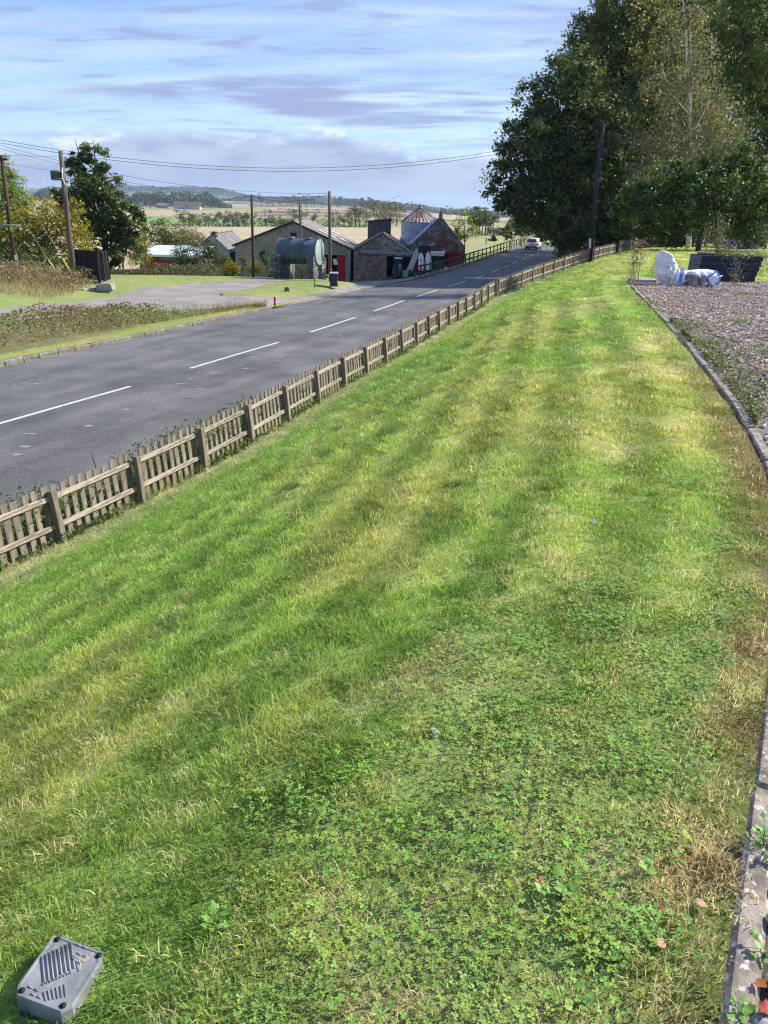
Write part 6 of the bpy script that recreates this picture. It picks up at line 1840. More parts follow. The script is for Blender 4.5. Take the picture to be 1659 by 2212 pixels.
wire((L2(5, 352, 57), L2(134, 372)), 'thin wire below the top one between the two left poles', GW, r=.008)
def guy(p, q, s, label):
    t = thing('guy_wire', label, 'guy wire', q)
    mb = MB(); mb.tube([p, q], .016, 5); mb.build('wire', STEEL, t)
    p, q = Vector(p), Vector(q)
    mb = MB(); mb.tube([p.lerp(q, s), q], .05, 8); mb.build('yellow_sleeve', YELS, t)
guy(at(20, 430, 56), at(132, 604, 52), .76, 'steel stay wire with a yellow sleeve left of the leaning pole')
guy(at(48, 415, 58), at(155, 592, 55.5), .82, 'steel stay wire with a yellow sleeve touching the leaning pole foot')
mb = MB(); mb.tube([at(146, 408, 57), at(186, 508, 62)], .016, 5); o = mb.build('stay_wire', STEEL); tag(o, 'bare stay wire from the leaning pole down into the dark sycamore', 'stay wire')

# ------------------------------------------------------------------ black board
BLK = mat('black_board', (.010, .010, .012), (.018, .017, .019), scale=3, rough=.75, rnd=.2)
bd = thing('roadside_board', 'black timber roadside board of two panels seen from behind on a post', 'sign board', at(216, 612, 50))
def panel(A, B, ztop, zbot, nb, name):
    A, B = Vector(A), Vector(B)
    d = Vector((B.x-A.x, B.y-A.y, 0)); L_ = d.length; an = math.atan2(d.y, d.x)
    c = (A+B)/2
    mb = MB(); mb.box((c.x, c.y, (ztop+zbot)/2), (L_, .05, ztop-zbot), rot=(0, 0, an)); pn = mb.build(name, BLK, bd)
    nrm = Vector((d.y, -d.x, 0)).normalized()
    for i in range(nb):
        z = zbot+(i+.5)*(ztop-zbot)/nb
        mb = MB(); cc = c+nrm*.045; mb.box((cc.x, cc.y, z), (L_-.02, .03, (ztop-zbot)/nb-.02), rot=(R(2.5), 0, an)); mb.build('slat', BLK, pn)
    for f in ((.08, .5, .93) if L_ > 1 else (.5,)):
        cc = A.lerp(B, f)+nrm*.085; mb = MB(); mb.box((cc.x, cc.y, (ztop+zbot)/2), (.09, .05, ztop-zbot-.03), rot=(0, 0, an)); mb.build('batten', BLK, pn)
A = at(161, 540, 51.5); B = at(216, 541, 50.1); C = at(230, 544, 51.6)
zt_ = at(190, 540.5, 50.8)[2]; zb2 = at(190, 603, 50.8)[2]
panel(A, B, zt_, zb2, 12, 'board_panel')
panel(B, C, zt_-.04, zb2-.06, 12, 'board_panel')
mb = MB(); p = at(216, 612, 49.95); mb.box((p[0], p[1], (at(216, 537, 49.95)[2]+p[2])/2-.1), (.17, .17, at(216, 537, 49.95)[2]-p[2]+.3), ch=.01); mb.build('post', BLK, bd)
mb = MB(); mb.box(at(215, 535.5, 49.95), (.28, .2, .10), rot=(0, R(20), 0), ch=.02); mb.build('floodlight', WHITEP, bd)
# stone blocks at the end of the old wall
swr = thing('wall_stump', 'tumbled grey stone blocks ending the overgrown wall below the black board', 'stone wall', (hit(210, 638)[0], hit(210, 638)[1], gz(*hit(210, 638))))
sl = wloc(swr)
SB = mat('block_stone', (.30, .285, .265), (.20, .19, .175), scale=3, rough=.95, bump=.5, bscale=10, rnd=.2)
sbv = []
for i in range(4):
    mb = MB(); mb.box((0, 0, 0), (1, 1, 1), ch=.07, jit=.05); sbv.append(mb.mesh('stone', SB))
for (x, y, w, h, dp) in ((232, 634, .75, .40, .6), (231, 619, .8, .42, .6), (219, 621, .45, .40, .6), (219, 637, .5, .42, .6), (206, 640, .6, .42, .6), (203, 627, .4, .30, .5), (190, 636, .7, .5, .6), (177, 633, .6, .5, .6)):
    p = Vector(at(x, y, 47.2)); 
    inst('stone', random.choice(sbv), swr, p-sl, (random.uniform(-.05, .05), random.uniform(-.06, .06), random.uniform(-.25, .1)), (w, dp, h))
mb = MB(); mb.tube([at(361, 0, 1)*0+np.array(at(250, 590, 50)), np.array(at(258, 612, 49))], .015, 5); o = mb.build('anchor_rod', STEEL); tag(o, 'thin dark anchor rod slanting into the grass right of the stone blocks', 'rod')

# ------------------------------------------------------------------ small things by the road
def marker(label, x, y0, y1, Y, two):
    b = Vector(at(x, y1, Y)); t_ = Vector(at(x, y0, Y))
    t = thing('marker_post', label, 'marker post', b, None)
    if two:
        m_ = b.lerp(t_, .55)
        mb = MB(); mb.box((b+m_)/2-Vector((0, 0, .1)), (.035, .035, (m_-b).length+.2)); mb.build('stake', mat('raw_stake', (.42, .28, .15), (.32, .22, .12), scale=6, rough=.8), t)
        mb = MB(); mb.box((m_+t_)/2, (.055, .055, (t_-m_).length)); mb.build('red_sleeve', REDP, t)
    else:
        mb = MB(); mb.box((b+t_)/2-Vector((0, 0, .1)), (.10, .05, (t_-b).length+.2), ch=.01); mb.build('post', REDP, t)
        mb = MB(); mb.box(t_-Vector((0, 0, .12)), (.102, .052, .06)); mb.build('reflector', mat('dark_red', (.16, .008, .01), rough=.3), t)
hx_, hy_ = hit(593.5, 663)
marker('bright red post standing at the end of the kerb', 593.5, 641, 664, hy_, False)
hx_, hy_ = hit(679, 631)
marker('wooden stake with a red sleeve on the grass island', 679.5, 602, 631, hy_, True)
hx_, hy_ = hit(620, 633)
st_ = Vector((hx_, hy_, gz(hx_, hy_)))
mb = MB(); mb.lathe([(.20, -.1), (.19, .12), (.16, .36), (.10, .40), (.02, .33)], st_, 9, smooth=False); o = mb.build('tree_stump', mat('stump_wood', (.11, .085, .06), (.055, .042, .03), scale=5, rough=.95)); tag(o, 'small dark broken stump on the grass island', 'stump')
# wheelie bin
BINM = mat('bin_plastic', (.022, .026, .030), (.032, .036, .040), scale=4, rough=.5)
bp = Vector(at(721, 620.5, 59)); bp.z = gz(bp.x, bp.y)+.0
bz = Vector(at(721, 620, 59)).z
bp.z = bz
wb = thing('wheelie_bin', 'black two-wheeled bin with a pale lid edge on the grass beside the pole', 'bin', bp)
def taper(c, w0, d0, w1, d1, z0, z1, m, name, par):
    mb = MB(); vs = [(c.x+sx_*w/2, c.y+sy_*d/2, c.z+z) for (w, d, z) in ((w0, d0, z0), (w1, d1, z1)) for (sx_, sy_) in ((-1, -1), (1, -1), (1, 1), (-1, 1))]
    mb.add(vs, [(0, 3, 2, 1), (4, 5, 6, 7), (0, 1, 5, 4), (1, 2, 6, 5), (2, 3, 7, 6), (3, 0, 4, 7)]); return mb.build(name, m, par)
taper(bp, .50, .52, .62, .68, .06, .96, BINM, 'body', wb)
taper(bp, .66, .72, .66, .72, .94, .99, BINM, 'rim', wb)
mb = MB(); mb.box((bp.x, bp.y-.02, bp.z+1.02), (.64, .74, .05), rot=(R(4), 0, 0), ch=.02); mb.build('lid', mat('bin_lid', (.30, .32, .34), (.2, .22, .24), scale=5, rough=.5), wb)
mb = MB(); mb.tube([(bp.x-.28, bp.y+.42, bp.z+.98), (bp.x+.28, bp.y+.42, bp.z+.98)], .025, 8); mb.build('handle', BINM, wb)
for s in (-1, 1):
    mb = MB(); mb.tube([(bp.x+s*.26, bp.y+.30, bp.z+.11), (bp.x+s*.31, bp.y+.30, bp.z+.11)], .11, 14); mb.build('wheel', BLACKR, wb)

# ------------------------------------------------------------------ farm fence along the road
FW = mat('farm_rail', (.085, .07, .052), (.05, .042, .034), scale=3, rough=.9, rnd=.2)
fl_ = thing('farm_fence', 'dark two-rail timber fence on the left of the road beside the stone barn', 'fence', (float(edge_l(80))-.5, 79, -float(road_h(79))))
fo = wloc(fl_)
pts = []
Y = 79.0
while Y < 140:
    X = float(edge_l(Y))-.55
    pts.append(Vector((X, Y, -float(road_h(Y))-.05)))
    dx = float(edge_l(Y+.5)-edge_l(Y))/.5
    Y += 2.0/math.sqrt(1+dx*dx)
mbp = MB(); mbp.box((0, 0, .6), (.14, .12, 1.34), ch=.01); fpm = mbp.mesh('post', FW)
mbp = MB(); mbp.box((0, 0, 0), (1, .05, .13)); frm = mbp.mesh('rail', FW)
for i, p in enumerate(pts):
    inst('post', fpm, fl_, p-fo, (0, 0, random.uniform(-.1, .1)))
    if i+1 < len(pts):
        d = pts[i+1]-p
        for z in (1.17, .52):
            inst('rail', frm, fl_, (p+pts[i+1])/2-fo+Vector((.06, -.06, z)), (0, -math.asin(d.z/d.length), math.atan2(d.y, d.x)), (d.length-.01, 1, 1))
kr2 = thing('road_kerb', 'pale kerb running beneath the dark two-rail farm fence', 'kerb', (float(edge_l(95)), 95, -float(road_h(95))))
k2 = wloc(kr2)
Y = 77.5
while Y < 128:
    ym = Y+.5; dx = float(edge_l(ym+.2)-edge_l(ym-.2))/.4
    inst('kerb_stone', random.choice(kvar), kr2, (float(edge_l(ym))-.08-k2.x, ym-k2.y, -float(road_h(ym))+.03-k2.z), (0, 0, -math.atan(dx)), (1, 1.0, 1))
    Y += .97
# low rubble wall under the start of that fence
rw = thing('retaining_wall', 'low rubble retaining wall below the start of the farm fence', 'stone wall', (2.4, 80, -7.4))
rwl = wloc(rw)
for i in range(46):
    f = random.random(); Yq = 79.2+f*13; X = float(edge_l(Yq))-1.0+random.uniform(-.15, .1); z = -float(road_h(Yq))-.10-random.choice((0, .32, .64, .96))*1.0
    inst('stone', random.choice(sbv), rw, Vector((X, Yq, z))-rwl, (random.uniform(-.1, .1), random.uniform(-.1, .1), random.uniform(.8, 1.4)), (random.uniform(.4, .75), .4, random.uniform(.28, .42)))

# ------------------------------------------------------------------ telehandler holding two bags
TGREEN = mat('tractor_green', (.012, .075, .035), (.010, .055, .028), scale=2, rough=.4)
CREAM = mat('cream_paint', (.60, .60, .54), (.48, .48, .43), scale=1.5, rough=.45)
def wheel(name, c, r, w, par, axis='x'):
    mb = MB(); ax_ = Vector((1, 0, 0)) if axis == 'x' else Vector((0, 1, 0)); c = Vector(c)
    mb.tube([c-ax_*w/2, c-ax_*w*.42, c+ax_*w*.42, c+ax_*w/2], [r*.88, r, r, r*.88], 20, smooth=False); t = mb.build(name, BLACKR, par)
    mb = MB(); mb.tube([c-ax_*(w/2+.02), c+ax_*(w/2+.02)], r*.5, 14); mb.build('rim', CREAM, t)
    return t
TYh = 96.0
ba, bb2 = Vector(at(883, 586, TYh)), Vector(at(908, 528, TYh-.6))
gzt = ba.z-1.15
th_ = thing('telehandler', 'green telehandler with a raised cream boom outside the stone shed', 'telehandler', (ba.x-.2, TYh+1.4, gzt))
def beam(p, q, w0, h0, w1, h1, m, name, par):
    p, q = Vector(p), Vector(q); d = (q-p).normalized(); s = d.cross(Vector((0, 1, 0))).normalized(); u = Vector((0, 1, 0))
    mb = MB(); vs = []
    for c, w, h in ((p, w0, h0), (q, w1, h1)):
        vs += [c-s*w/2-u*h/2, c+s*w/2-u*h/2, c+s*w/2+u*h/2, c-s*w/2+u*h/2]
    mb.add(vs, [(0, 3, 2, 1), (4, 5, 6, 7), (0, 1, 5, 4), (1, 2, 6, 5), (2, 3, 7, 6), (3, 0, 4, 7)]); return mb.build(name, m, par)
d_ = (bb2-ba)
beam(ba, ba+d_*.82, .62, .5, .60, .5, CREAM, 'boom', th_)
beam(ba+d_*.80, ba+d_*1.03, .40, .34, .36, .3, STEEL, 'boom_extension', th_)
hd = Vector(at(917, 538, TYh-.8))
mb = MB(); mb.box(hd, (1.5, .25, .75), ch=.03); cg = mb.build('carriage', DARK, th_)
for dx in (-.5, .5):
    mb = MB(); mb.box(hd+Vector((dx, -.5, -.32)), (.12, 1.0, .07)); mb.build('fork', DARK, cg)
mb = MB(); mb.tube([hd+Vector((.55, 0, .2)), hd+Vector((1.1, -.2, .75))], .06, 6); mb.build('lever', CREAM, cg)
mb = MB(); mb.tube([ba+d_*.97, hd+Vector((-.3, .1, .1))], .14, 8); mb.build('head_link', STEEL, th_)
cx_, cy_, cz_ = ba.x-.55, TYh+1.3, gzt
mb = MB(); mb.box((cx_, cy_, cz_+.95), (1.7, 3.6, .7), ch=.08); mb.build('chassis', TGREEN, th_)
mb = MB(); mb.box((cx_+.15, cy_-1.95, cz_+.85), (.62, .4, .7), ch=.05); mb.build('front_box', mat('pale_green', (.22, .36, .28), (.18, .3, .23), scale=2, rough=.5), th_)
mb = MB(); mb.box((cx_-.75, cy_-.1, cz_+1.9), (.9, 1.5, 1.2), ch=.10); cb = mb.build('cab', GLASS, th_)
mb = MB(); mb.box((cx_-.75, cy_-.1, cz_+2.55), (1.0, 1.6, .12), ch=.03); mb.build('cab_roof', CREAM, cb)
for sx_ in (-.45, .45):
    for sy_ in (-.72, .72):
        mb = MB(); mb.box((cx_-.75+sx_, cy_-.1+sy_, cz_+1.9), (.07, .07, 1.25)); mb.build('pillar', TGREEN, cb)
for sx_ in (-.95, .95):
    for sy_ in (-1.25, 1.25):
        wheel('wheel', (cx_+sx_, cy_+sy_, cz_+.58), .58, .42, th_)
# hanging bags
BAGW = mat('woven_white', (.80, .80, .82), (.70, .71, .74), scale=2, rough=.7, stretch=(4, 4, .6), bump=.3, bscale=3)
def hang_bag(label, x0, x1, yt, yb, Y):
    tp_, bt = Vector(at((x0+x1)/2, yt, Y)), Vector(at((x0+x1)/2, yb, Y)); w = (x1-x0)*mpp(Y)/2
    mb = MB(); n_ = 16; prof = ((0, .12), (.06, .35), (.16, .66), (.32, .90), (.55, 1.0), (.8, 1.0), (.96, .92), (1.0, .75))
    vs = []
    for f, r_ in prof:
        c = tp_.lerp(bt, f)
        for k in range(n_):
            a = 2*math.pi*k/n_; rr = w*r_*(1+.07*math.sin(5*a+f*3)*(1-f*.5))
            vs.append((c.x+rr*math.cos(a), c.y+rr*math.sin(a), c.z+.02*math.sin(3*a)))
    fs = [(i*n_+k, i*n_+(k+1) % n_, (i+1)*n_+(k+1) % n_, (i+1)*n_+k) for i in range(len(prof)-1) for k in range(n_)]
    fs += [tuple(range(n_)), tuple((len(prof)-1)*n_+k for k in range(n_))]
    t = thing('bulk_bag', label, 'bag', bt)
    mb.add(vs, fs, 0, True); mb.build('sack', BAGW, t)
    for dx in (-.14, .14):
        mb = MB(); mb.tube([tp_+Vector((dx, 0, -.2)), tp_+Vector((dx*.5, 0, .25)), Vector((tp_.x, hd.y-.4, hd.z-.2))], .035, 6); mb.build('lifting_loop', DARK, t)
    return t
b_ = hang_bag('white bulk bag hanging from the telehandler, nearer the boom', 903, 916.5, 545, 584, TYh-1.3)
mb = MB(); c = at(907.5, 561, TYh-1.3); mb.lathe([(.10, 0), (.11, .01), (.02, .02)], (0, 0, 0), 10); 
mb.v = [(c[0]+v[0], c[1]-.64-v[2], c[2]+v[1]) for v in mb.v]; mb.build('red_mark', REDP, b_)
hang_bag('white bulk bag hanging from the telehandler, in front of the dark barn opening', 918.5, 932, 543, 585, TYh-1.3)
# machine parked in the barn opening
mp_ = Vector(at(945, 592, 101.5))
tr2 = thing('farm_machine', 'dark green farm machine with a white roof in the stone barn doorway', 'tractor', mp_)
mb = MB(); mb.box(mp_+Vector((0, .6, .9)), (1.5, 3.0, .8), ch=.08); mb.build('body', TGREEN, tr2)
mb = MB(); mb.box(mp_+Vector((0, .8, 1.9)), (1.3, 1.4, 1.2), ch=.10); c_ = mb.build('cab', GLASS, tr2)
mb = MB(); mb.box(mp_+Vector((-.1, .8, 2.58)), (1.9, 1.7, .18), ch=.05); mb.build('roof', WHITEP, c_)
mb = MB(); mb.box(mp_+Vector((-.1, -.2, 2.35)), (1.7, .10, .28), ch=.02); mb.build('light_bar', WHITEP, c_)
mb = MB(); mb.tube([mp_+Vector((.75, .5, 2.6)), mp_+Vector((.75, .5, 3.0))], .07, 8); mb.build('beacon', WHITEP, c_)
for sx_ in (-.85, .85):
    wheel('wheel', mp_+Vector((sx_, -.5, .6)), .6, .35, tr2); wheel('wheel', mp_+Vector((sx_, 1.6, .75)), .75, .45, tr2)
mb = MB(); mb.box(mp_+Vector((1.0, -1.2, .75)), (.7, .06, .35), rot=(0, R(25), 0)); mb.build('warning_board', WHITEP, tr2)
# ------------------------------------------------------------------ white car going away
CARW = mat('car_white', (.80, .80, .80), rough=.25, spec=.5)
CARB = mat('car_black_plastic', (.015, .015, .016), (.02, .02, .02), scale=5, rough=.6)
REDL = bpy.data.materials.new('tail_light')
nt, b_ = nodes(REDL); b_.inputs['Base Color'].default_value = (.65, .02, .03, 1); b_.inputs['Roughness'].default_value = .2
b_.inputs['Emission Color'].default_value = (1, .08, .09, 1); b_.inputs['Emission Strength'].default_value = .9
CYd = 121.0
cx0 = float(road_x(CYd))-1.95; cz0 = float(road_z(cx0, CYd))
car = thing('car', 'white SUV driving away up the road with its tail lights lit', 'car', (cx0, CYd, cz0))
crz = -math.atan(float(road_x(CYd+3)-road_x(CYd))/3)
# body: cross-sections along the length (y from the tail forward): (y, half width low, half width belt, z low, z belt)
def section(y, w0, w1, w2, z0, z1, z2, z3):
    return [(-w0, y, z0), (-w1, y, z1), (-w1*.99, y, z2), (-w2, y, z3), (w2, y, z3), (w1*.99, y, z2), (w1, y, z1), (w0, y, z0)]
def loft(secs, m, name, par, cap=True, label=None):
    mb = MB(); n = len(secs[0]); vs = [v for s in secs for v in s]
    fs = [(i*n+k, i*n+(k+1) % n, (i+1)*n+(k+1) % n, (i+1)*n+k) for i in range(len(secs)-1) for k in range(n)]
    fs += [tuple(range(n)), tuple((len(secs)-1)*n+k for k in range(n))]
    mb.add(vs, fs, 0, False); me = mb.mesh(name, m); bm = bmesh.new(); bm.from_mesh(me)
    bmesh.ops.bevel(bm, geom=bm.edges[:], offset=.035, segments=2, affect='EDGES', clamp_overlap=True); bm.to_mesh(me); bm.free()
    for p in me.polygons: p.use_smooth = True
    return inst(name, me, par, (0, 0, 0))
body = loft([section(0, .80, .90, .86, .42, .62, .95, 1.02), section(.12, .86, .94, .90, .34, .60, .95, 1.04), section(1.0, .88, .95, .92, .30, .60, .95, 1.06), section(3.0, .88, .95, .92, .30, .60, .93, 1.02), section(4.0, .86, .93, .86, .30, .58, .86, .95), section(4.45, .74, .82, .70, .36, .55, .72, .80)], CARW, 'body', car)
loft([section(.10, .84, .86, .80, .98, 1.0, 1.08, 1.10), section(.42, .82, .82, .66, 1.0, 1.05, 1.50, 1.58), section(.9, .82, .82, .68, 1.0, 1.05, 1.56, 1.66), section(2.3, .82, .82, .68, 1.0, 1.05, 1.56, 1.64), section(3.3, .80, .80, .76, .98, 1.0, 1.02, 1.04)], CARW, 'cabin', car)
def flat(name, vs, m, par, th=.02):
    mb = MB(); v = [Vector(p) for p in vs]; n_ = (v[1]-v[0]).cross(v[2]-v[0]).normalized()*th
    k = len(v); mb.add(v+[p+n_ for p in v], [tuple(range(k)), tuple(range(2*k-1, k-1, -1))]+[(i, i+k, (i+1) % k+k, (i+1) % k) for i in range(k)]); return inst(name, mb.mesh(name, m), par, (0, 0, 0))
flat('rear_window', [(-.68, .10, 1.12), (.68, .10, 1.12), (.58, .36, 1.47), (-.58, .36, 1.47)], GLASS, car, .035)
for s in (-1, 1):
    flat('side_window', [(s*.835, .7, 1.10), (s*.835, 2.9, 1.08), (s*.765, 2.2, 1.50), (s*.765, .95, 1.50)], GLASS, car, .02*s)
    mb = MB(); mb.box((s*.72, .02, .93), (.34, .10, .15), ch=.03); inst('tail_light', mb.mesh('tail_light', REDL), car, (0, 0, 0))
    mb = MB(); mb.box((s*1.02, 2.75, 1.08), (.18, .12, .16), ch=.03); inst('wing_mirror', mb.mesh('wing_mirror', CARB), car, (0, 0, 0))
    for y in (.85, 3.55):
        mb = MB(); c = Vector((s*.84, y, .34)); mb.tube([c-Vector((.11, 0, 0)), c+Vector((.11, 0, 0))], .34, 22, smooth=False); wh = inst('wheel', mb.mesh('wheel', BLACKR), car, (0, 0, 0))
        mb = MB(); mb.tube([c-Vector((.12, 0, 0)), c+Vector((.12, 0, 0))], .21, 14); inst('rim', mb.mesh('rim', STEEL), wh, (0, 0, 0))
mb = MB(); mb.box((0, .0, .40), (1.62, .14, .26), ch=.04); inst('bumper', mb.mesh('bumper', CARB), car, (0, 0, 0))
mb = MB(); mb.box((0, -.05, .36), (.9, .06, .07), ch=.01); inst('skid_plate', mb.mesh('skid_plate', STEEL), car, (0, 0, 0))
mb = MB(); mb.box((0, -.015, .84), (.50, .03, .11)); inst('number_plate', mb.mesh('number_plate', mat('plate', (.35, .33, .22), (.2, .2, .16), scale=20, rough=.5)), car, (0, 0, 0))
mb = MB(); mb.box((0, .44, 1.615), (1.2, .30, .03), ch=.01); inst('spoiler', mb.mesh('spoiler', CARW), car, (0, 0, 0))
car.rotation_euler = (0, 0, crz)
slope = math.atan(float(road_h(CYd)-road_h(CYd+4))/4)
car.rotation_euler = (slope*.8, 0, crz)
car.location.y -= .0

# ------------------------------------------------------------------ people in the yard
SKIN = mat('skin', (.50, .30, .22), rough=.6)
CLOTH = {k: mat(k, c, tuple(x*.75 for x in c), scale=8, rough=.9) for k, c in dict(blue_jacket=(.02, .17, .42), dark_trousers=(.018, .02, .032), grey_overalls=(.15, .15, .165), white_cap=(.75, .75, .73), grey_hair=(.42, .41, .40), black_boots=(.02, .02, .02)).items()}
def person(label, base, H, J, zones, cap, facing):
    """J: joint positions (in units of H, figure facing -Y before turning); zones: function(co, H) -> material slot"""
    root = thing('person', label, 'person', base)
    V, E, Rd = [], [], []
    def v(p, r): V.append(tuple(c*H for c in p)); Rd.append(r*H); return len(V)-1
    def chain(start, pts):
        a = start
        for p, r in pts:
            b = v(p, r); E.append((a, b)); a = b
        return a
    pel = v(J['pelvis'], .080)
    ch = chain(pel, [(J['waist'], .072), (J['chest'], .088)])
    nk = chain(ch, [(J['neck'], .036)])
    hd_ = chain(nk, [(J['head0'], .050), (J['head1'], .062), (J['head2'], .046)])
    for s in ('l', 'r'):
        kx = chain(ch, [(J['sh_'+s], .044), (J['el_'+s], .031), (J['wr_'+s], .021)])
        w = Vector(J['wr_'+s]); dirn = (w-Vector(J['el_'+s])).normalized()
        side = dirn.orthogonal().normalized()
        pm = chain(kx, [(tuple(w+dirn*.028), .020)])
        for f, (o_, L_) in enumerate(((-.016, .040), (-.005, .046), (.006, .043), (.016, .034))):
            a0 = w+dirn*.045+side*o_
            chain(pm, [(tuple(a0), .0062), (tuple(a0+dirn*L_*.5), .0056), (tuple(a0+dirn*L_*.9+dirn.cross(side)*.012), .0045)])
        chain(kx, [(tuple(w+dirn*.02+side*.03), .0068), (tuple(w+dirn*.042+side*.042), .0052)])
        ft = chain(pel, [(J['hip_'+s], .058), (J['kn_'+s], .040), (J['an_'+s], .026)])
        chain(ft, [(J['toe_'+s], .024)])
    me = bpy.data.meshes.new('body'); me.from_pydata(V, E, [])
    o = bpy.data.objects.new('body', me); COL.objects.link(o)
    sk = o.modifiers.new('skin', 'SKIN'); sk.use_smooth_shade = True
    if not me.skin_vertices: me.skin_vertices.new()
    for i, r_ in enumerate(Rd): me.skin_vertices[0].data[i].radius = (r_, r_)
    me.skin_vertices[0].data[0].use_root = True
    su = o.modifiers.new('sub', 'SUBSURF'); su.levels = 1; su.render_levels = 1
    dg = bpy.context.evaluated_depsgraph_get()
    me2 = bpy.data.meshes.new_from_object(o.evaluated_get(dg))
    bpy.data.objects.remove(o)
    me2.name = 'body'
    slots = ['skin', *zones[0]]
    me2.materials.clear()
    for s in slots: me2.materials.append(SKIN if s == 'skin' else CLOTH[s])
    for p in me2.polygons:
        p.material_index = zones[1](Vector(p.center)/H); p.use_smooth = True
    inst('body', me2, root, (0, 0, 0))
    h2 = Vector(J['head1'])*H; up = (Vector(J['head2'])-Vector(J['head0'])).normalized()
    q = Vector((0, 0, 1)).rotation_difference(up)
    fw = Vector(J.get('face', (0, -1, 0))).normalized()
    mb = MB(); mb.lathe([(.068*H, 0), (.070*H, .02*H), (.060*H, .045*H), (.03*H, .062*H), (.003, .066*H)], (0, 0, 0), 14)
    if cap == 'white_cap':
        mb.box((fw.x*.085*H, fw.y*.085*H, .004*H), (.10*H, .085*H, .008*H), rot=(0, 0, math.atan2(fw.x, -fw.y)))
    mb.v = [tuple(q @ Vector(p_) + h2 + up*.018*H) for p_ in mb.v]
    inst('cap' if cap == 'white_cap' else 'hair', mb.mesh('cap' if cap == 'white_cap' else 'hair', CLOTH[cap]), root, (0, 0, 0))
    for s in (-1, 1):
        mb = MB(); c = h2+fw.cross(Vector((0, 0, 1)))*s*.064*H; mb.lathe([(.004, -.014*H), (.012*H, 0), (.004, .016*H)], c, 6); inst('ear', mb.mesh('ear', SKIN), root, (0, 0, 0))
        mb = MB(); c = h2+fw*.058*H+fw.cross(Vector((0, 0, 1)))*s*.022*H+Vector((0, 0, .002*H)); mb.box(c, (.012*H, .010*H, .007*H)); inst('eye', mb.mesh('eye', CLOTH['black_boots']), root, (0, 0, 0))
    mb = MB(); c = h2+fw*.068*H-Vector((0, 0, .012*H)); mb.box(c, (.016*H, .020*H, .026*H), rot=(0, 0, math.atan2(fw.x, -fw.y)), ch=.003); inst('nose', mb.mesh('nose', SKIN), root, (0, 0, 0))
    mb = MB(); c = h2+fw*.058*H-Vector((0, 0, .036*H)); mb.box(c, (.026*H, .012*H, .006*H), rot=(0, 0, math.atan2(fw.x, -fw.y))); inst('mouth', mb.mesh('mouth', CLOTH['dark_trousers']), root, (0, 0, 0))
    root.rotation_euler = (0, 0, facing)
    return root
STAND = dict(pelvis=(0, 0, .52), waist=(0, .005, .60), chest=(0, .005, .735), neck=(0, 0, .835), head0=(0, -.005, .885), head1=(0, -.012, .935), head2=(0, -.008, .975),
             sh_l=(-.105, 0, .80), el_l=(-.135, .01, .635), wr_l=(-.125, -.05, .50), sh_r=(.105, 0, .80), el_r=(.135, .01, .635), wr_r=(.125, -.05, .50),
             hip_l=(-.055, 0, .47), kn_l=(-.062, -.01, .275), an_l=(-.065, .01, .05), toe_l=(-.072, -.075, .022), hip_r=(.055, 0, .47), kn_r=(.062, -.01, .275), an_r=(.065, .01, .05), toe_r=(.072, -.075, .022))
def zstand(c):
    if c.z > .845: return 0
    if abs(c.x) > .09 and c.z < .51 and c.z > .38: return 0
    if c.z < .045: return 3
    return 1 if c.z > .485 else 2
pa = Vector(at(851.5, 609, 96.6)); pb = Vector(at(863, 609, 96.4)); pc = Vector(at(876, 611, 95.6))
for q in (pa, pb, pc): q.z = gz(q.x, q.y)+.03
person('person in a blue jacket, dark trousers and white cap with hands lowered', pa, 1.60, STAND, (['blue_jacket', 'dark_trousers', 'black_boots'], zstand), 'white_cap', R(200))
J2 = dict(STAND); J2.update(el_r=(.165, -.03, .70), wr_r=(.185, -.15, .73))
person('person in grey overalls seen from behind with one arm raised', pb, 1.68, J2, (['grey_overalls', 'grey_overalls', 'black_boots'], lambda c: 0 if c.z > .845 or (c.x > .16 and c.y < -.15) or (c.x < -.09 and .38 < c.z < .51) else (3 if c.z < .045 else 1)), 'grey_hair', R(170))
J3 = dict(pelvis=(0, .08, .33), waist=(0, .03, .40), chest=(0, -.09, .49), neck=(0, -.175, .525), head0=(0, -.215, .545), head1=(0, -.255, .570), head2=(0, -.27, .61), face=(0, -1, -.3),
          sh_l=(-.105, -.12, .50), el_l=(-.12, -.20, .36), wr_l=(-.07, -.29, .28), sh_r=(.105, -.12, .50), el_r=(.12, -.20, .36), wr_r=(.07, -.29, .28),
          hip_l=(-.075, .05, .31), kn_l=(-.10, -.13, .27), an_l=(-.08, .02, .05), toe_l=(-.085, -.075, .022), hip_r=(.075, .05, .31), kn_r=(.10, -.13, .27), an_r=(.08, .02, .05), toe_r=(.085, -.075, .022))
person('person in grey overalls crouching by the telehandler', pc, 1.68, J3, (['grey_overalls', 'grey_overalls', 'black_boots'], lambda c: 0 if c.y < -.18 and (c.z > .52 or (abs(c.x) < .09 and c.z < .30 and c.y < -.28)) else (3 if c.z < .045 else 1)), 'grey_hair', R(95))

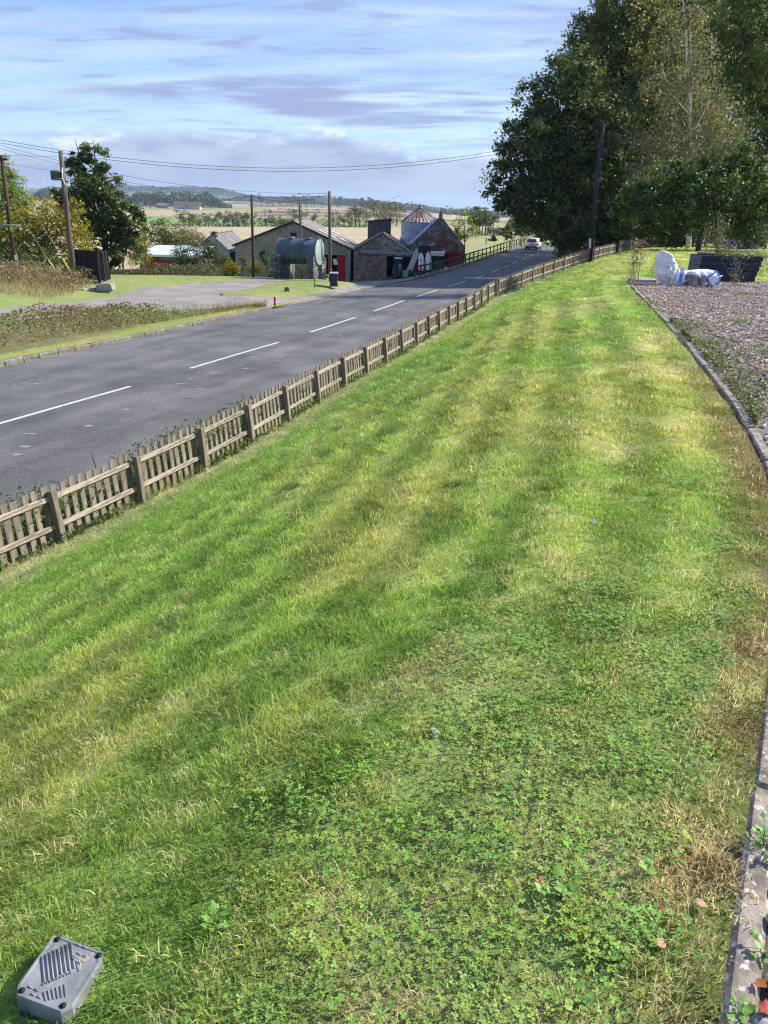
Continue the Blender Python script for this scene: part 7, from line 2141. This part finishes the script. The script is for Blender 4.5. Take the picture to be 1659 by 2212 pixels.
# ------------------------------------------------------------------ bulk bag on the gravel
BAGM = bpy.data.materials.new('bag_fabric')
nt, b_ = nodes(BAGM); N, L = nt.nodes, nt.links
at_ = N.new('ShaderNodeAttribute'); at_.attribute_name = 'dirt'
nz = N.new('ShaderNodeTexNoise'); nz.inputs['Scale'].default_value = 7; nz.inputs['Detail'].default_value = 6
g_ = N.new('ShaderNodeNewGeometry'); L.new(g_.outputs['Position'], nz.inputs[0])
ma = N.new('ShaderNodeMath'); ma.operation = 'ADD'; L.new(at_.outputs['Fac'], ma.inputs[0]); L.new(nz.outputs[0], ma.inputs[1])
mr = N.new('ShaderNodeMapRange'); L.new(ma.outputs[0], mr.inputs[0]); mr.inputs[1].default_value = .80; mr.inputs[2].default_value = 1.25
mx_ = N.new('ShaderNodeMix'); mx_.data_type = 'RGBA'; L.new(mr.outputs[0], mx_.inputs[0]); mx_.inputs[6].default_value = (.80, .80, .84, 1); mx_.inputs[7].default_value = (.20, .15, .105, 1)
L.new(mx_.outputs[2], b_.inputs['Base Color']); b_.inputs['Roughness'].default_value = .6
BLUE = mat('blue_strap', (.10, .22, .62), (.22, .36, .78), scale=10, rough=.6)
BYg = 18.9
bgp = at(1475, 622, BYg)
bag = thing('bulk_bag', 'slumped white bulk bag with blue straps and a muddy belly on the gravel', 'bag', (bgp[0], bgp[1], -1.60))
def bagp(x, y, dy=0.0):
    p = at(x, y, BYg+dy); return Vector(p)
def bag_surface(name, outline_rows, depth, dirtf, fold, seed, front=.0):
    """rows: list of (y px, x left, x right): a stuffed, creased sack between front and back skins"""
    rnd = np.random.default_rng(seed)
    nr, ncol = len(outline_rows), 30
    rows = []
    n2 = 34
    ys = np.linspace(0, nr-1, n2)
    yv = np.interp(ys, range(nr), [r[0] for r in outline_rows]); xl_ = np.interp(ys, range(nr), [r[1] for r in outline_rows]); xr_ = np.interp(ys, range(nr), [r[2] for r in outline_rows])
    V, Fc, D = [], [], []
    for i in range(n2):
        f = i/(n2-1)
        dp = depth*(math.sin(math.pi*min(max(f, .02), .985)))**.55*(.55+.45*f)
        for j in range(2*ncol):
            a = 2*math.pi*j/(2*ncol)
            u = (1-math.cos(a))/2
            x = xl_[i]+(xr_[i]-xl_[i])*u
            sgn = -math.sin(a)
            cre = (fbm(np.array(x*.11+yv[i]*.05+seed), np.array(yv[i]*.045-x*.06+40), 3)-.5)*2
            rid = 1-min(1, abs(fbm(np.array(x*.10+yv[i]*.09+9*seed), np.array(yv[i]*.04-x*.05+20), 2)-.5)*7)
            dd = dp*np.sign(sgn)*abs(sgn)**.6*(1+fold*float(cre))+fold*.035*float(rid)*(1 if sgn > 0 else -1)*min(1, 4*abs(sgn))
            p = bagp(x, yv[i], 0); p = p+Vector((0, -dd-front, 0))
            V.append(p); D.append(dirtf(x, yv[i]))
    m_ = 2*ncol
    Fc = [(i*m_+k, i*m_+(k+1) % m_, (i+1)*m_+(k+1) % m_, (i+1)*m_+k) for i in range(n2-1) for k in range(m_)]
    Fc += [tuple(range(m_)), tuple((n2-1)*m_+k for k in range(m_))]
    mb = MB(); mb.add(V, Fc, 0, True); o = mb.build(name, BAGM, bag)
    a = o.data.attributes.new('dirt', 'FLOAT', 'POINT'); a.data.foreach_set('value', np.array(D, np.float32))
    return o
bag_surface('upright_flap', [(541, 1430, 1434), (543, 1425, 1440), (548, 1421, 1449), (556, 1417.5, 1455), (566, 1416, 1460), (578, 1415.5, 1465), (590, 1417, 1470), (602, 1421, 1473), (614, 1428, 1474), (625, 1438, 1472)], .14, lambda x, y: .10+max(0, (y-608)/36), 1.2, 3)
bag_surface('sack', [(581, 1508, 1525), (583, 1490, 1536), (586, 1473, 1543), (591, 1466, 1547), (600, 1462, 1541), (608, 1460, 1533), (617, 1461, 1527), (623, 1466, 1512), (627, 1474, 1505)], .36,
            lambda x, y: (.62 if 1468 < x < 1520 and y > 589+abs(x-1494)*.14 else .05)+max(0, (y-612)/25), 1.15, 5, .1)
bag_surface('torn_flap', [(592, 1512, 1546), (597, 1514, 1537), (606, 1516, 1540), (614, 1521, 1535), (618, 1525, 1529)], .04, lambda x, y: 0.0, 1.4, 8, .42)
def ribbon(name, pts, w, m, par, Y=None):
    mb = MB(); vs = []
    for i, p in enumerate(pts):
        p = Vector(p); t = (Vector(pts[min(i+1, len(pts)-1)])-Vector(pts[max(i-1, 0)])).normalized(); s = t.cross(Vector((0, 1, 0))).normalized()*w/2
        vs += [p-s, p+s, p+s+Vector((0, .012, 0)), p-s+Vector((0, .012, 0))]
    fs = []
    for i in range(len(pts)-1):
        o = 4*i
        fs += [(o, o+1, o+5, o+4), (o+1, o+2, o+6, o+5), (o+2, o+3, o+7, o+6), (o+3, o, o+4, o+7)]
    fs += [(0, 3, 2, 1), (len(vs)-4, len(vs)-3, len(vs)-2, len(vs)-1)]
    mb.add(vs, fs); return mb.build(name, m, par)
ribbon('strap', [bagp(1477, 577, -.45), bagp(1473, 590, -.52), bagp(1470, 604, -.50), bagp(1467, 619, -.46)], .075, BLUE, bag)
ribbon('strap', [bagp(1514, 602, -.46), bagp(1528, 599, -.46), bagp(1540, 593, -.44), bagp(1546, 587, -.4)], .045, BLUE, bag)
ribbon('lifting_loop', [bagp(1545, 584, -.40), bagp(1551, 589, -.44), bagp(1555, 597, -.45), bagp(1554, 607, -.45), bagp(1549, 615, -.45), bagp(1545.5, 612, -.45), bagp(1547, 603, -.44), bagp(1549.5, 594, -.42)], .042, BLUE, bag)

# ------------------------------------------------------------------ planter, pot and plants
NAVY = mat('navy_board', (.016, .022, .042), (.024, .031, .052), scale=3, rough=.6, rnd=.15)
PGREY = mat('planter_end_sky_sheen', (.10, .12, .14), (.08, .10, .12), scale=3, rough=.6, rnd=.1)  # navy boards lightened at the left end: sky reflection put into the colour
pY = 20.2
q0, q1 = at(1507, 615, pY), at(1637, 613, pY); zt0 = at(1507, 553, pY)[2]; zt1 = at(1640, 551, pY)[2]
pzb = -1.60
pl = thing('planter', 'dark navy boarded planter box full of plants behind the bulk bag', 'planter', ((q0[0]+q1[0])/2, pY, pzb))
nb = 5
for i in range(nb):
    f0, f1 = i/nb, (i+1)/nb
    xa = q0[0]-.02+.02*f0; xb = q1[0]+(-.10+.14*f0)
    z0, z1 = pzb+.03+f0*(zt0-pzb), pzb+.03+f1*(zt0-pzb)-.008
    mb = MB(); mb.box(((xa+xb)/2, pY, (z0+z1)/2), (xb-xa, .035, z1-z0), ch=.006); mb.build('board', NAVY, pl)
    mb = MB(); mb.box(((xa+xb)/2, pY+.80, (z0+z1)/2), (xb-xa, .035, z1-z0), ch=.006); mb.build('board', NAVY, pl)
    mb = MB(); mb.box((xa+.0, pY+.40, (z0+z1)/2), (.035, .76, z1-z0), ch=.006, rot=(0, 0, 0)); mb.build('board', PGREY, pl)
    mb = MB(); mb.box((xb-.0, pY+.40, (z0+z1)/2), (.035, .76, z1-z0), ch=.006); mb.build('board', NAVY, pl)
mb = MB(); mb.box(((q0[0]+q1[0])/2, pY+.4, zt0-.06), (q1[0]-q0[0]-.1, .74, .04)); mb.build('soil', mat('soil', (.03, .022, .015), (.05, .038, .026), scale=12, rough=1), pl)
TERR = mat('pale_terracotta', (.46, .34, .26), (.38, .28, .21), scale=6, rough=.85)
pp_ = at(1524, 549, pY+.35); pp_[2] = zt0-.04
pot = thing('plant_pot', 'shallow pale terracotta pot standing on the left end of the planter', 'pot', pp_)
mb = MB(); mb.lathe([(.15, 0), (.185, .09), (.205, .09), (.21, .13), (.19, .13), (.17, .10), (.02, .10)], pp_, 20); mb.build('bowl', TERR, pot)
STALK = leafmat('dead_stalk', (.20, .13, .08), (.32, .22, .13), (.42, .31, .19), trans=.1, rough=.8)
SAGE = leafmat('sage_leaf', (.09, .10, .05), (.17, .18, .09), (.28, .28, .15), trans=.25)
LAV = leafmat('lavender_flower', (.16, .12, .22), (.26, .20, .34), (.34, .28, .42), trans=.2)
IVY = leafmat('ivy_leaf', (.10, .14, .04), (.25, .29, .10), (.46, .48, .24), trans=.25)
def stalks(name, label, x, y, Y, n, h, spread, w, mats, cat='plant', base_r=.12, head=0, zb=None, group=None, leaves=None):
    p = at(x, y, Y); z = gz(p[0], p[1]) if zb is None else zb
    root = thing(name, label, cat, (p[0], p[1], z), group)
    b = np.stack([p[0]+rg.normal(0, base_r, n), p[1]+rg.normal(0, base_r, n), np.full(n, z-.02)], 1)
    fan_blades('stem', b, 0, h, spread, w, mats, root, head=head, seg=5)
    if leaves:
        m_, nl, sz, hmin = leaves
        t_ = rg.uniform(hmin, 1, nl); i = rg.integers(0, n, nl)
        P = b[i]+np.stack([rg.normal(0, spread*.35*h, nl)*t_, rg.normal(0, spread*.35*h, nl)*t_, t_*h*.95], 1)
        leaf_cloud('foliage', P, rg.normal(0, .8, (nl, 3))+np.array([0, -.2, .5]), sz*rg.uniform(.6, 1.3, nl), rg.uniform(0, 1, nl), m_, root)
    return root
stalks('dead_plant', 'tall bundle of dead brown stalks at the corner of the gravel bed', 1368, 612, 19.0, 26, 1.15, .20, .016, STALK, base_r=.06, leaves=(STALK, 160, .06, .45), zb=-1.62)
stalks('dead_plant', 'sparse dry stems left of the bulk bag by the paving slab', 1408, 613, 19.6, 9, .95, .30, .010, STALK, base_r=.07, leaves=(STALK, 40, .05, .3), zb=-1.62)
stalks('dead_plant', 'thin dark twigs growing before the upright flap of the bulk bag', 1444, 626, 18.2, 9, .62, .50, .009, [leafmat('dark_twig', (.05, .045, .04), (.09, .08, .06), (.12, .12, .08), trans=.1)], base_r=.05, leaves=(SAGE, 60, .045, .1), zb=-1.61)
stalks('dead_plant', 'open spray of grey twiggy stems before the planter', 1585, 622, 18.9, 18, .85, .55, .010, [leafmat('grey_twig', (.10, .08, .065), (.17, .14, .10), (.22, .2, .15), trans=.1)], base_r=.05, leaves=(SAGE, 150, .045, .05), zb=-1.61)
stalks('grass_plant', 'tall dry grass stems rising out of the terracotta pot', 1522, 549, pY+.35, 16, .85, .22, .010, STALK, base_r=.05, zb=zt0+.05, leaves=(STALK, 60, .05, .3))
stalks('grass_plant', 'tall upright dry stems in the planter just right of the pot', 1548, 552, pY+.4, 22, 1.15, .20, .012, [leafmat('olive_stem', (.13, .12, .05), (.22, .19, .09), (.34, .27, .15), trans=.2)], base_r=.09, zb=zt0-.05, leaves=(SAGE, 260, .05, .05))
stalks('lavender_plant', 'grey-green lavender with faded purple heads in the middle of the planter', 1575, 552, pY+.3, 60, .36, .55, .010, [SAGE], base_r=.16, zb=zt0-.05, leaves=(SAGE, 420, .045, .05))
p = at(1575, 545, pY+.3)
lv = [o for o in bpy.data.objects if o.name.startswith('lavender_plant')][0]
P = np.stack([p[0]+rg.normal(0, .20, 130), p[1]+rg.normal(0, .15, 130), zt0+rg.uniform(.20, .42, 130)], 1)
leaf_cloud('flower', P, rg.normal(0, 1, (130, 3)), .035, rg.uniform(0, 1, 130), LAV, lv)
p = at(1618, 551, pY+.35)
iv = thing('ivy_plant', 'cream-edged trailing ivy spilling over the right end of the planter', 'plant', (p[0], p[1], zt0-.05))
n = 900
tx = rg.uniform(0, 1, n)
P = np.stack([p[0]-.32+tx*.66, p[1]-.15+rg.normal(0, .2, n), zt0+.02+.10*np.sin(np.pi*tx)+rg.normal(0, .035, n)], 1)
k = rg.uniform(size=n) < .35
xr_ = q1[0]+.12
P[k] = np.stack([xr_+rg.normal(0, .05, k.sum())-.04*rg.uniform(0, 1, k.sum()), p[1]-.2+rg.normal(0, .2, k.sum()), zt0+.05-rg.uniform(0, 1, k.sum())**1.6*.5], 1)
leaf_cloud('foliage', P, rg.normal(0, .6, (n, 3))+np.array([.3, -.4, .6]), .05*rg.uniform(.6, 1.3, n), rg.uniform(0, 1, n), IVY, iv)
stalks('lavender_plant', 'few thin lavender spikes on the lawn left of the planter', 1497, 592, 20.6, 8, .55, .35, .008, [SAGE], base_r=.10, zb=-1.6, leaves=(LAV, 40, .03, .7))
# paving slab lying by the stalks
sp_ = Vector(at(1387, 609, 19.6)); sp_.z = -1.545
mb = MB(); mb.box(sp_, (.58, .50, .06), rot=(R(2), R(-2), R(-6)), ch=.008); o = mb.build('paving_slab', mat('slab_grey', (.36, .36, .36), (.29, .29, .29), scale=6, rough=.8)); tag(o, 'light grey square paving slab raised on the corner of the gravel bed', 'paving slab')
sp2 = sp_+Vector((.02, .0, -.055)); mb = MB(); mb.box(sp2, (.62, .52, .05), rot=(R(2), R(-2), R(-6))); o = mb.build('slab_base', DARK); tag(o, 'dark flat base under the grey paving slab', 'slab')
# black covered heap in the shade
hp0 = Vector(at(1612, 535, 50)); 
mb = MB(); vs, fs = [], []
nn = 18
for i in range(9):
    f = i/8
    for k in range(nn):
        a = 2*math.pi*k/nn; r_ = (.95*(1-f**2.2)**.5+.02)*(1+.14*float(fbm(np.array(math.cos(a)*2+5), np.array(math.sin(a)*2+f*3), 3)-.5)*2)
        vs.append((hp0.x+r_*math.cos(a)*1.15, hp0.y+.9+r_*math.sin(a), hp0.z-.1+f*1.25*(1+.05*math.sin(3*a))))
fs = [(i*nn+k, i*nn+(k+1) % nn, (i+1)*nn+(k+1) % nn, (i+1)*nn+k) for i in range(8) for k in range(nn)]+[tuple(8*nn+k for k in range(nn))]
mb.add(vs, fs, 0, True); o = mb.build('covered_heap', mat('black_sheet', (.012, .012, .014), (.02, .02, .022), scale=3, rough=.45, bump=.5, bscale=4)); tag(o, 'black sheeted heap under the trees at the right edge', 'heap')
PATH = mat('path_slab', (.28, .28, .27), (.22, .22, .21), scale=3, rough=.9)
A = [(at(1598, 536, 47)[0], 47.3), (at(1800, 541, 46)[0], 46.6)]; B = [(at(1598, 538.6, 45.5)[0], 45.9), (at(1800, 544, 45)[0], 45.2)]
sheet('garden_path', A, B, PATH, zo=.05, nu=20, nv=4)

# ------------------------------------------------------------------ drain cover in the lawn
CV = (-.752, 1.272)
cvz = -float(lawn_h(np.array(CV[0]), np.array(CV[1])))+.012
COV = mat('cover_plastic', (.25, .26, .265), (.135, .14, .14), scale=11, rough=.55, c3=(.30, .30, .27), c3scale=22, c3lo=.55, c3hi=.68, bump=.2, bscale=120, spec=.5, bdist=.002)
COVD = mat('cover_dark', (.045, .047, .052), (.03, .03, .034), scale=20, rough=.6)
GRV = mat('cover_groove', (.085, .09, .095), (.06, .062, .066), scale=20, rough=.7)
cov = thing('drain_cover', 'small grey plastic inspection cover with moulded ribs tilted in the grass', 'cover', (CV[0], CV[1], cvz))
def cvp(x, y):       # cover corner seen at a photograph pixel, on the tilted top plane
    r = ray(x, y); nrm = Vector((-.03, .10, 1)); c0 = Vector((CV[0], CV[1], cvz+.03))
    t = c0.dot(nrm)/Vector(r).dot(nrm); return Vector(r)*t
cor = [cvp(115, 2018), cvp(133, 2021), cvp(221, 2054), cvp(219, 2075), cvp(156, 2174), cvp(131, 2187), cvp(35, 2151), cvp(36, 2129)]
cen = sum(cor, Vector())/8
def inset(k, dz): return [cen+(p-cen)*k+Vector((0, 0, dz)) for p in cor]
mb = MB(); rings_ = [inset(1.03, -.055), inset(1.0, -.006), inset(.97, 0), inset(.90, 0), inset(.885, -.002)]
vs = [v for r_ in rings_ for v in r_]; fs = [(i*8+k, i*8+(k+1) % 8, (i+1)*8+(k+1) % 8, (i+1)*8+k) for i in range(4) for k in range(8)]+[tuple(32+k for k in range(8))]
mb.add(vs, fs); mb.build('plate', COV, cov)
mb = MB(); rings_ = [inset(1.06, -.10), inset(1.06, -.045), inset(1.0, -.044)]
vs = [v for r_ in rings_ for v in r_]; fs = [(i*8+k, i*8+(k+1) % 8, (i+1)*8+(k+1) % 8, (i+1)*8+k) for i in range(2) for k in range(8)]+[tuple(16+k for k in range(8))]
mb.add([v+Vector((.012, -.008, 0)) for v in vs], fs); mb.build('frame', COVD, cov)
for i in range(8):
    f = i/7
    a, b = cvp(87+f*62, 2066-f*30), cvp(93+f*64, 2124-f*33)
    mb = MB(); mb.tube([a+Vector((0, 0, -.0006)), b+Vector((0, 0, -.0008))], .0012, 4); mb.build('groove', GRV, cov)
    a, b = cvp(91+f*62, 2066-f*30), cvp(97+f*64, 2124-f*33)
    mb = MB(); mb.tube([a+Vector((0, 0, -.001)), b+Vector((0, 0, -.001))], .0024, 5); mb.build('rib', COV, cov)
for i in range(6):
    f = i/5
    a, b = cvp(93+f*45, 2142-f*16), cvp(98+f*43, 2161-f*8)
    mb = MB(); mb.tube([a+Vector((0, 0, -.0006)), b+Vector((0, 0, -.0008))], .0012, 4); mb.build('groove', GRV, cov)
for (x, y) in ((165, 2040), (178, 2045), (166, 2058), (180, 2064), (60, 2130), (74, 2136), (66, 2146), (80, 2152)):
    a, b = cvp(x, y), cvp(x+9, y+3.5)
    mb = MB(); mb.tube([a+Vector((0, 0, -.0008)), b+Vector((0, 0, -.0008))], .0022, 5); mb.build('rib', COV, cov)
for (x, y) in ((124, 2029), (214, 2064), (136, 2173), (47, 2140)):
    c = cvp(x, y); mb = MB(); mb.lathe([(.0085, .0008), (.006, -.0005), (.001, -.001)], c, 12); mb.build('screw_hole', BLACKR, cov)
for i in range(9):       # the moulded lettering is too worn to read: raised strokes only
    c = cvp(92+i*7.5, 2126-i*3.2); mb = MB(); mb.tube([c+Vector((-.003, -.002, .0)), c+Vector((.001, .003, .0012)), c+Vector((.003, -.002, 0))], .0012, 4); mb.build('worn_letter', COV, cov)
mb = MB(); t0 = cvp(158, 2068)+Vector((0, 0, .005)); t1_ = cvp(185, 2081)+Vector((0, 0, .006)); mb.tube([t0, t0.lerp(t1_, .6), t1_], [.0018, .0016, .001], 5); mb.tube([t0.lerp(t1_, .55), cvp(192, 2074)+Vector((0, 0, .007))], .0012, 5); mb.tube([t0.lerp(t1_, .5), cvp(176, 2097)+Vector((0, 0, .004))], .0012, 5)
o = mb.build('straw_twig', mat('straw', (.55, .45, .28), (.45, .36, .2), scale=20, rough=.8)); tag(o, 'forked pale straw lying on the drain cover', 'twig')

# ------------------------------------------------------------------ fallen leaves and weeds in the lawn
def leaf_obj(name, label, x, y, size, col, curl=.3, rz=0.0, cat='leaf', h=.022, group=None, lobes=0):
    r = ray(x, y); Ys = np.linspace(.6, 30, 6000); d = r[2]/r[1]*Ys-gnd(r[0]/r[1]*Ys, Ys)-h
    i = int(np.nonzero(d < 0)[0][0]); p = Vector((r[0]/r[1]*Ys[i], Ys[i], r[2]/r[1]*Ys[i]))
    if col not in MATS: mat(col[0], col[1], col[2], scale=40, rough=.7)
    mb = MB(); n_ = 20; vs = [(0, 0, 0)]
    for k in range(n_):
        a = 2*math.pi*k/n_
        rr = size*.5*(.75+.25*math.cos(a))*(1+ (.28*math.cos(lobes*a) if lobes else .05*math.sin(7*a)))
        px_, py_ = rr*math.cos(a), rr*math.sin(a)*.72
        vs.append((px_, py_, curl*size*((px_/size)**2*1.4-(py_/size)**2*.6)))
    fs = [(0, k+1, (k+1) % n_+1) for k in range(n_)]
    e = Euler((random.uniform(-.3, .3), random.uniform(-.3, .3), rz)).to_matrix()
    mb.add([p+e @ Vector(v) for v in vs], fs, 0, True)
    o = mb.build(name, MATS[col[0]]); return tag(o, label, cat, group)
RUS = ('russet_leaf', (.26, .07, .03), (.36, .17, .10)); TAN = ('tan_leaf', (.42, .27, .17), (.32, .19, .11)); GRY = ('grey_leaf', (.24, .29, .26), (.18, .22, .20)); RED = ('red_leaf', (.36, .07, .05), (.28, .05, .035)); ORG = ('orange_leaf', (.36, .13, .03), (.28, .09, .025))
random.seed(5)
leaf_obj('fallen_leaf', 'curled russet leaf among the clover beside the broad weed', 1163, 1900, .032, RUS, rz=.4)
leaf_obj('fallen_leaf', 'larger pinkish tan leaf in dry grass near the edging', 1520, 1955, .045, TAN, rz=1.9)
leaf_obj('fallen_leaf', 'long narrow tan leaf in the dry grass at lower right', 1427, 2040, .05, TAN, rz=1.4)
leaf_obj('fallen_leaf', 'small orange leaf above the long tan leaf', 1428, 1966, .028, ORG, rz=1.2)
leaf_obj('fallen_leaf', 'grey-green upturned leaf on the open lawn', 943, 1580, .05, GRY, rz=2.2, curl=.2)
leaf_obj('fallen_leaf', 'pale leaf lying far up the lawn', 1283, 1126, .06, GRY, rz=.5)
leaf_obj('fallen_leaf', 'tiny brown leaf low on the bank', 401, 1283, .05, TAN, rz=.8)
leaf_obj('fallen_leaf', 'dark brown leaf below the russet one', 930, 1945, .03, ('brown_leaf', (.13, .07, .05), (.2, .11, .07)), rz=2.8)
leaf_obj('fallen_leaf', 'orange-brown leaf on the pebbles beside the edging', 1640, 2125, .042, ORG, rz=.3, h=.03, lobes=5)
leaf_obj('fallen_leaf', 'bright red lobed leaf on the pebbles in the bottom corner', 1652, 2182, .046, RED, rz=1.0, h=.035, lobes=5)
leaf_obj('fallen_leaf', 'tiny dark leaf on the far lawn by the gravel', 1380, 772, .08, ('black_leaf', (.02, .02, .018), (.03, .03, .025)), rz=.2)
BROAD = leafmat('broad_weed', (.12, .26, .05), (.20, .38, .08), (.34, .50, .14), trans=.35, rough=.45)
def weed(label, x, y, n, size, spread, col=BROAD, hmax=.045):
    r = ray(x, y); Ys = np.linspace(.6, 20, 5000); d = r[2]/r[1]*Ys-gnd(r[0]/r[1]*Ys, Ys)-.01; i = int(np.nonzero(d < 0)[0][0])
    p = Vector((r[0]/r[1]*Ys[i], Ys[i], r[2]/r[1]*Ys[i]-.01))
    t = thing('lawn_weed', label, 'weed', p)
    for k in range(n):
        a = 6.28*k/n+random.uniform(-.4, .4); rr = spread*random.uniform(.15, 1); c = p+Vector((rr*math.cos(a), rr*math.sin(a), random.uniform(.015, hmax)))
        s = size*random.uniform(.7, 1.2); vs = [c]; m_ = 14
        for j in range(m_):
            b = 2*math.pi*j/m_; q = s*.5*(1+.22*math.cos(5*(b-a)))*(.82+.18*math.cos(b-a))
            vs.append(c+Vector((q*math.cos(b), q*math.sin(b), .25*q*math.cos(2*(b-a))+.25*q*math.cos(b-a))))
        mb = MB(); mb.add(vs, [(0, j+1, (j+1) % m_+1) for j in range(m_)], 0, True); o = mb.build('leaf', col, t)
        at2 = o.data.attributes.new('tint', 'FLOAT', 'POINT'); at2.data.foreach_set('value', np.full(len(vs), random.random(), np.float32))
        mb = MB(); mb.tube([p, c], .0012, 4); o = mb.build('stalk', col, t)
weed('broad-leaved green weed growing in the clover below the russet leaf', 1215, 1935, 14, .030, .055)
weed('pale green weed right of the clover near the edging', 1400, 1885, 10, .022, .045)
weed('light green sprig of rounded leaves at bottom centre', 1240, 2170, 9, .020, .04)
weed('small green seedling below the tan leaf', 1330, 2075, 8, .018, .03)
weed('green weed spilling over the edging from the pebbles', 1655, 1830, 26, .020, .07, hmax=.06)
weed('small cut-leaf geranium among the pebbles', 1648, 2060, 9, .024, .045, hmax=.05)
weed('yellow-green weed leaning on the bottom of the edging', 1600, 2195, 9, .020, .04, hmax=.045)
weed('broad dock leaves in the lush grass at lower left', 470, 2000, 8, .028, .045)
# weeds on the gravel edge and tufts in the bed
n = 2600
Yw = rg.uniform(6.0, 12.2, n); Xw = kerb_x(Yw)+.08+np.abs(rg.normal(0, .30, n))*sst(fbm(Yw*1.3, Yw*0+2, 3), .35, .6)
leaf_cloud('gravel_weeds', np.stack([Xw, Yw, bed_z(Xw, Yw)+rg.uniform(.01, .09, n)], 1), rg.normal(0, .6, (n, 3))+np.array([0, 0, .8]), rg.uniform(.02, .05, n), rg.uniform(0, 1, n), [leafmat('gravel_weed_leaf', (.10, .085, .04), (.13, .16, .05), (.20, .26, .08), trans=.25)])['kind'] = 'stuff'
for (x, y, lb, nn_, m_) in ((1358, 0, '', 0, None),):
    pass
for (x, y, lb) in ((1400, 660, 'green tuft in the gravel near the slab'), (1590, 700, 'yellowish tuft of grass alone in the gravel'), (1640, 765, 'low straggling weed in the gravel at the right'), (1600, 640, 'small tuft of grass in the gravel before the planter'), (1530, 745, 'weed tuft in the gravel close to the edging')):
    r = ray(x, y); Yq = 1.6*r[1]/-r[2]; Xq = r[0]/r[1]*Yq
    t = thing('grass_clump', lb, 'grass clump', (Xq, Yq, -1.6))
    b = np.stack([Xq+rg.normal(0, .10, 70), Yq+rg.normal(0, .08, 70), np.full(70, -1.6)], 1)
    fan_blades('blades', b, 0, .14, .9, .009, [GREENG], t)['kind'] = 'stuff'
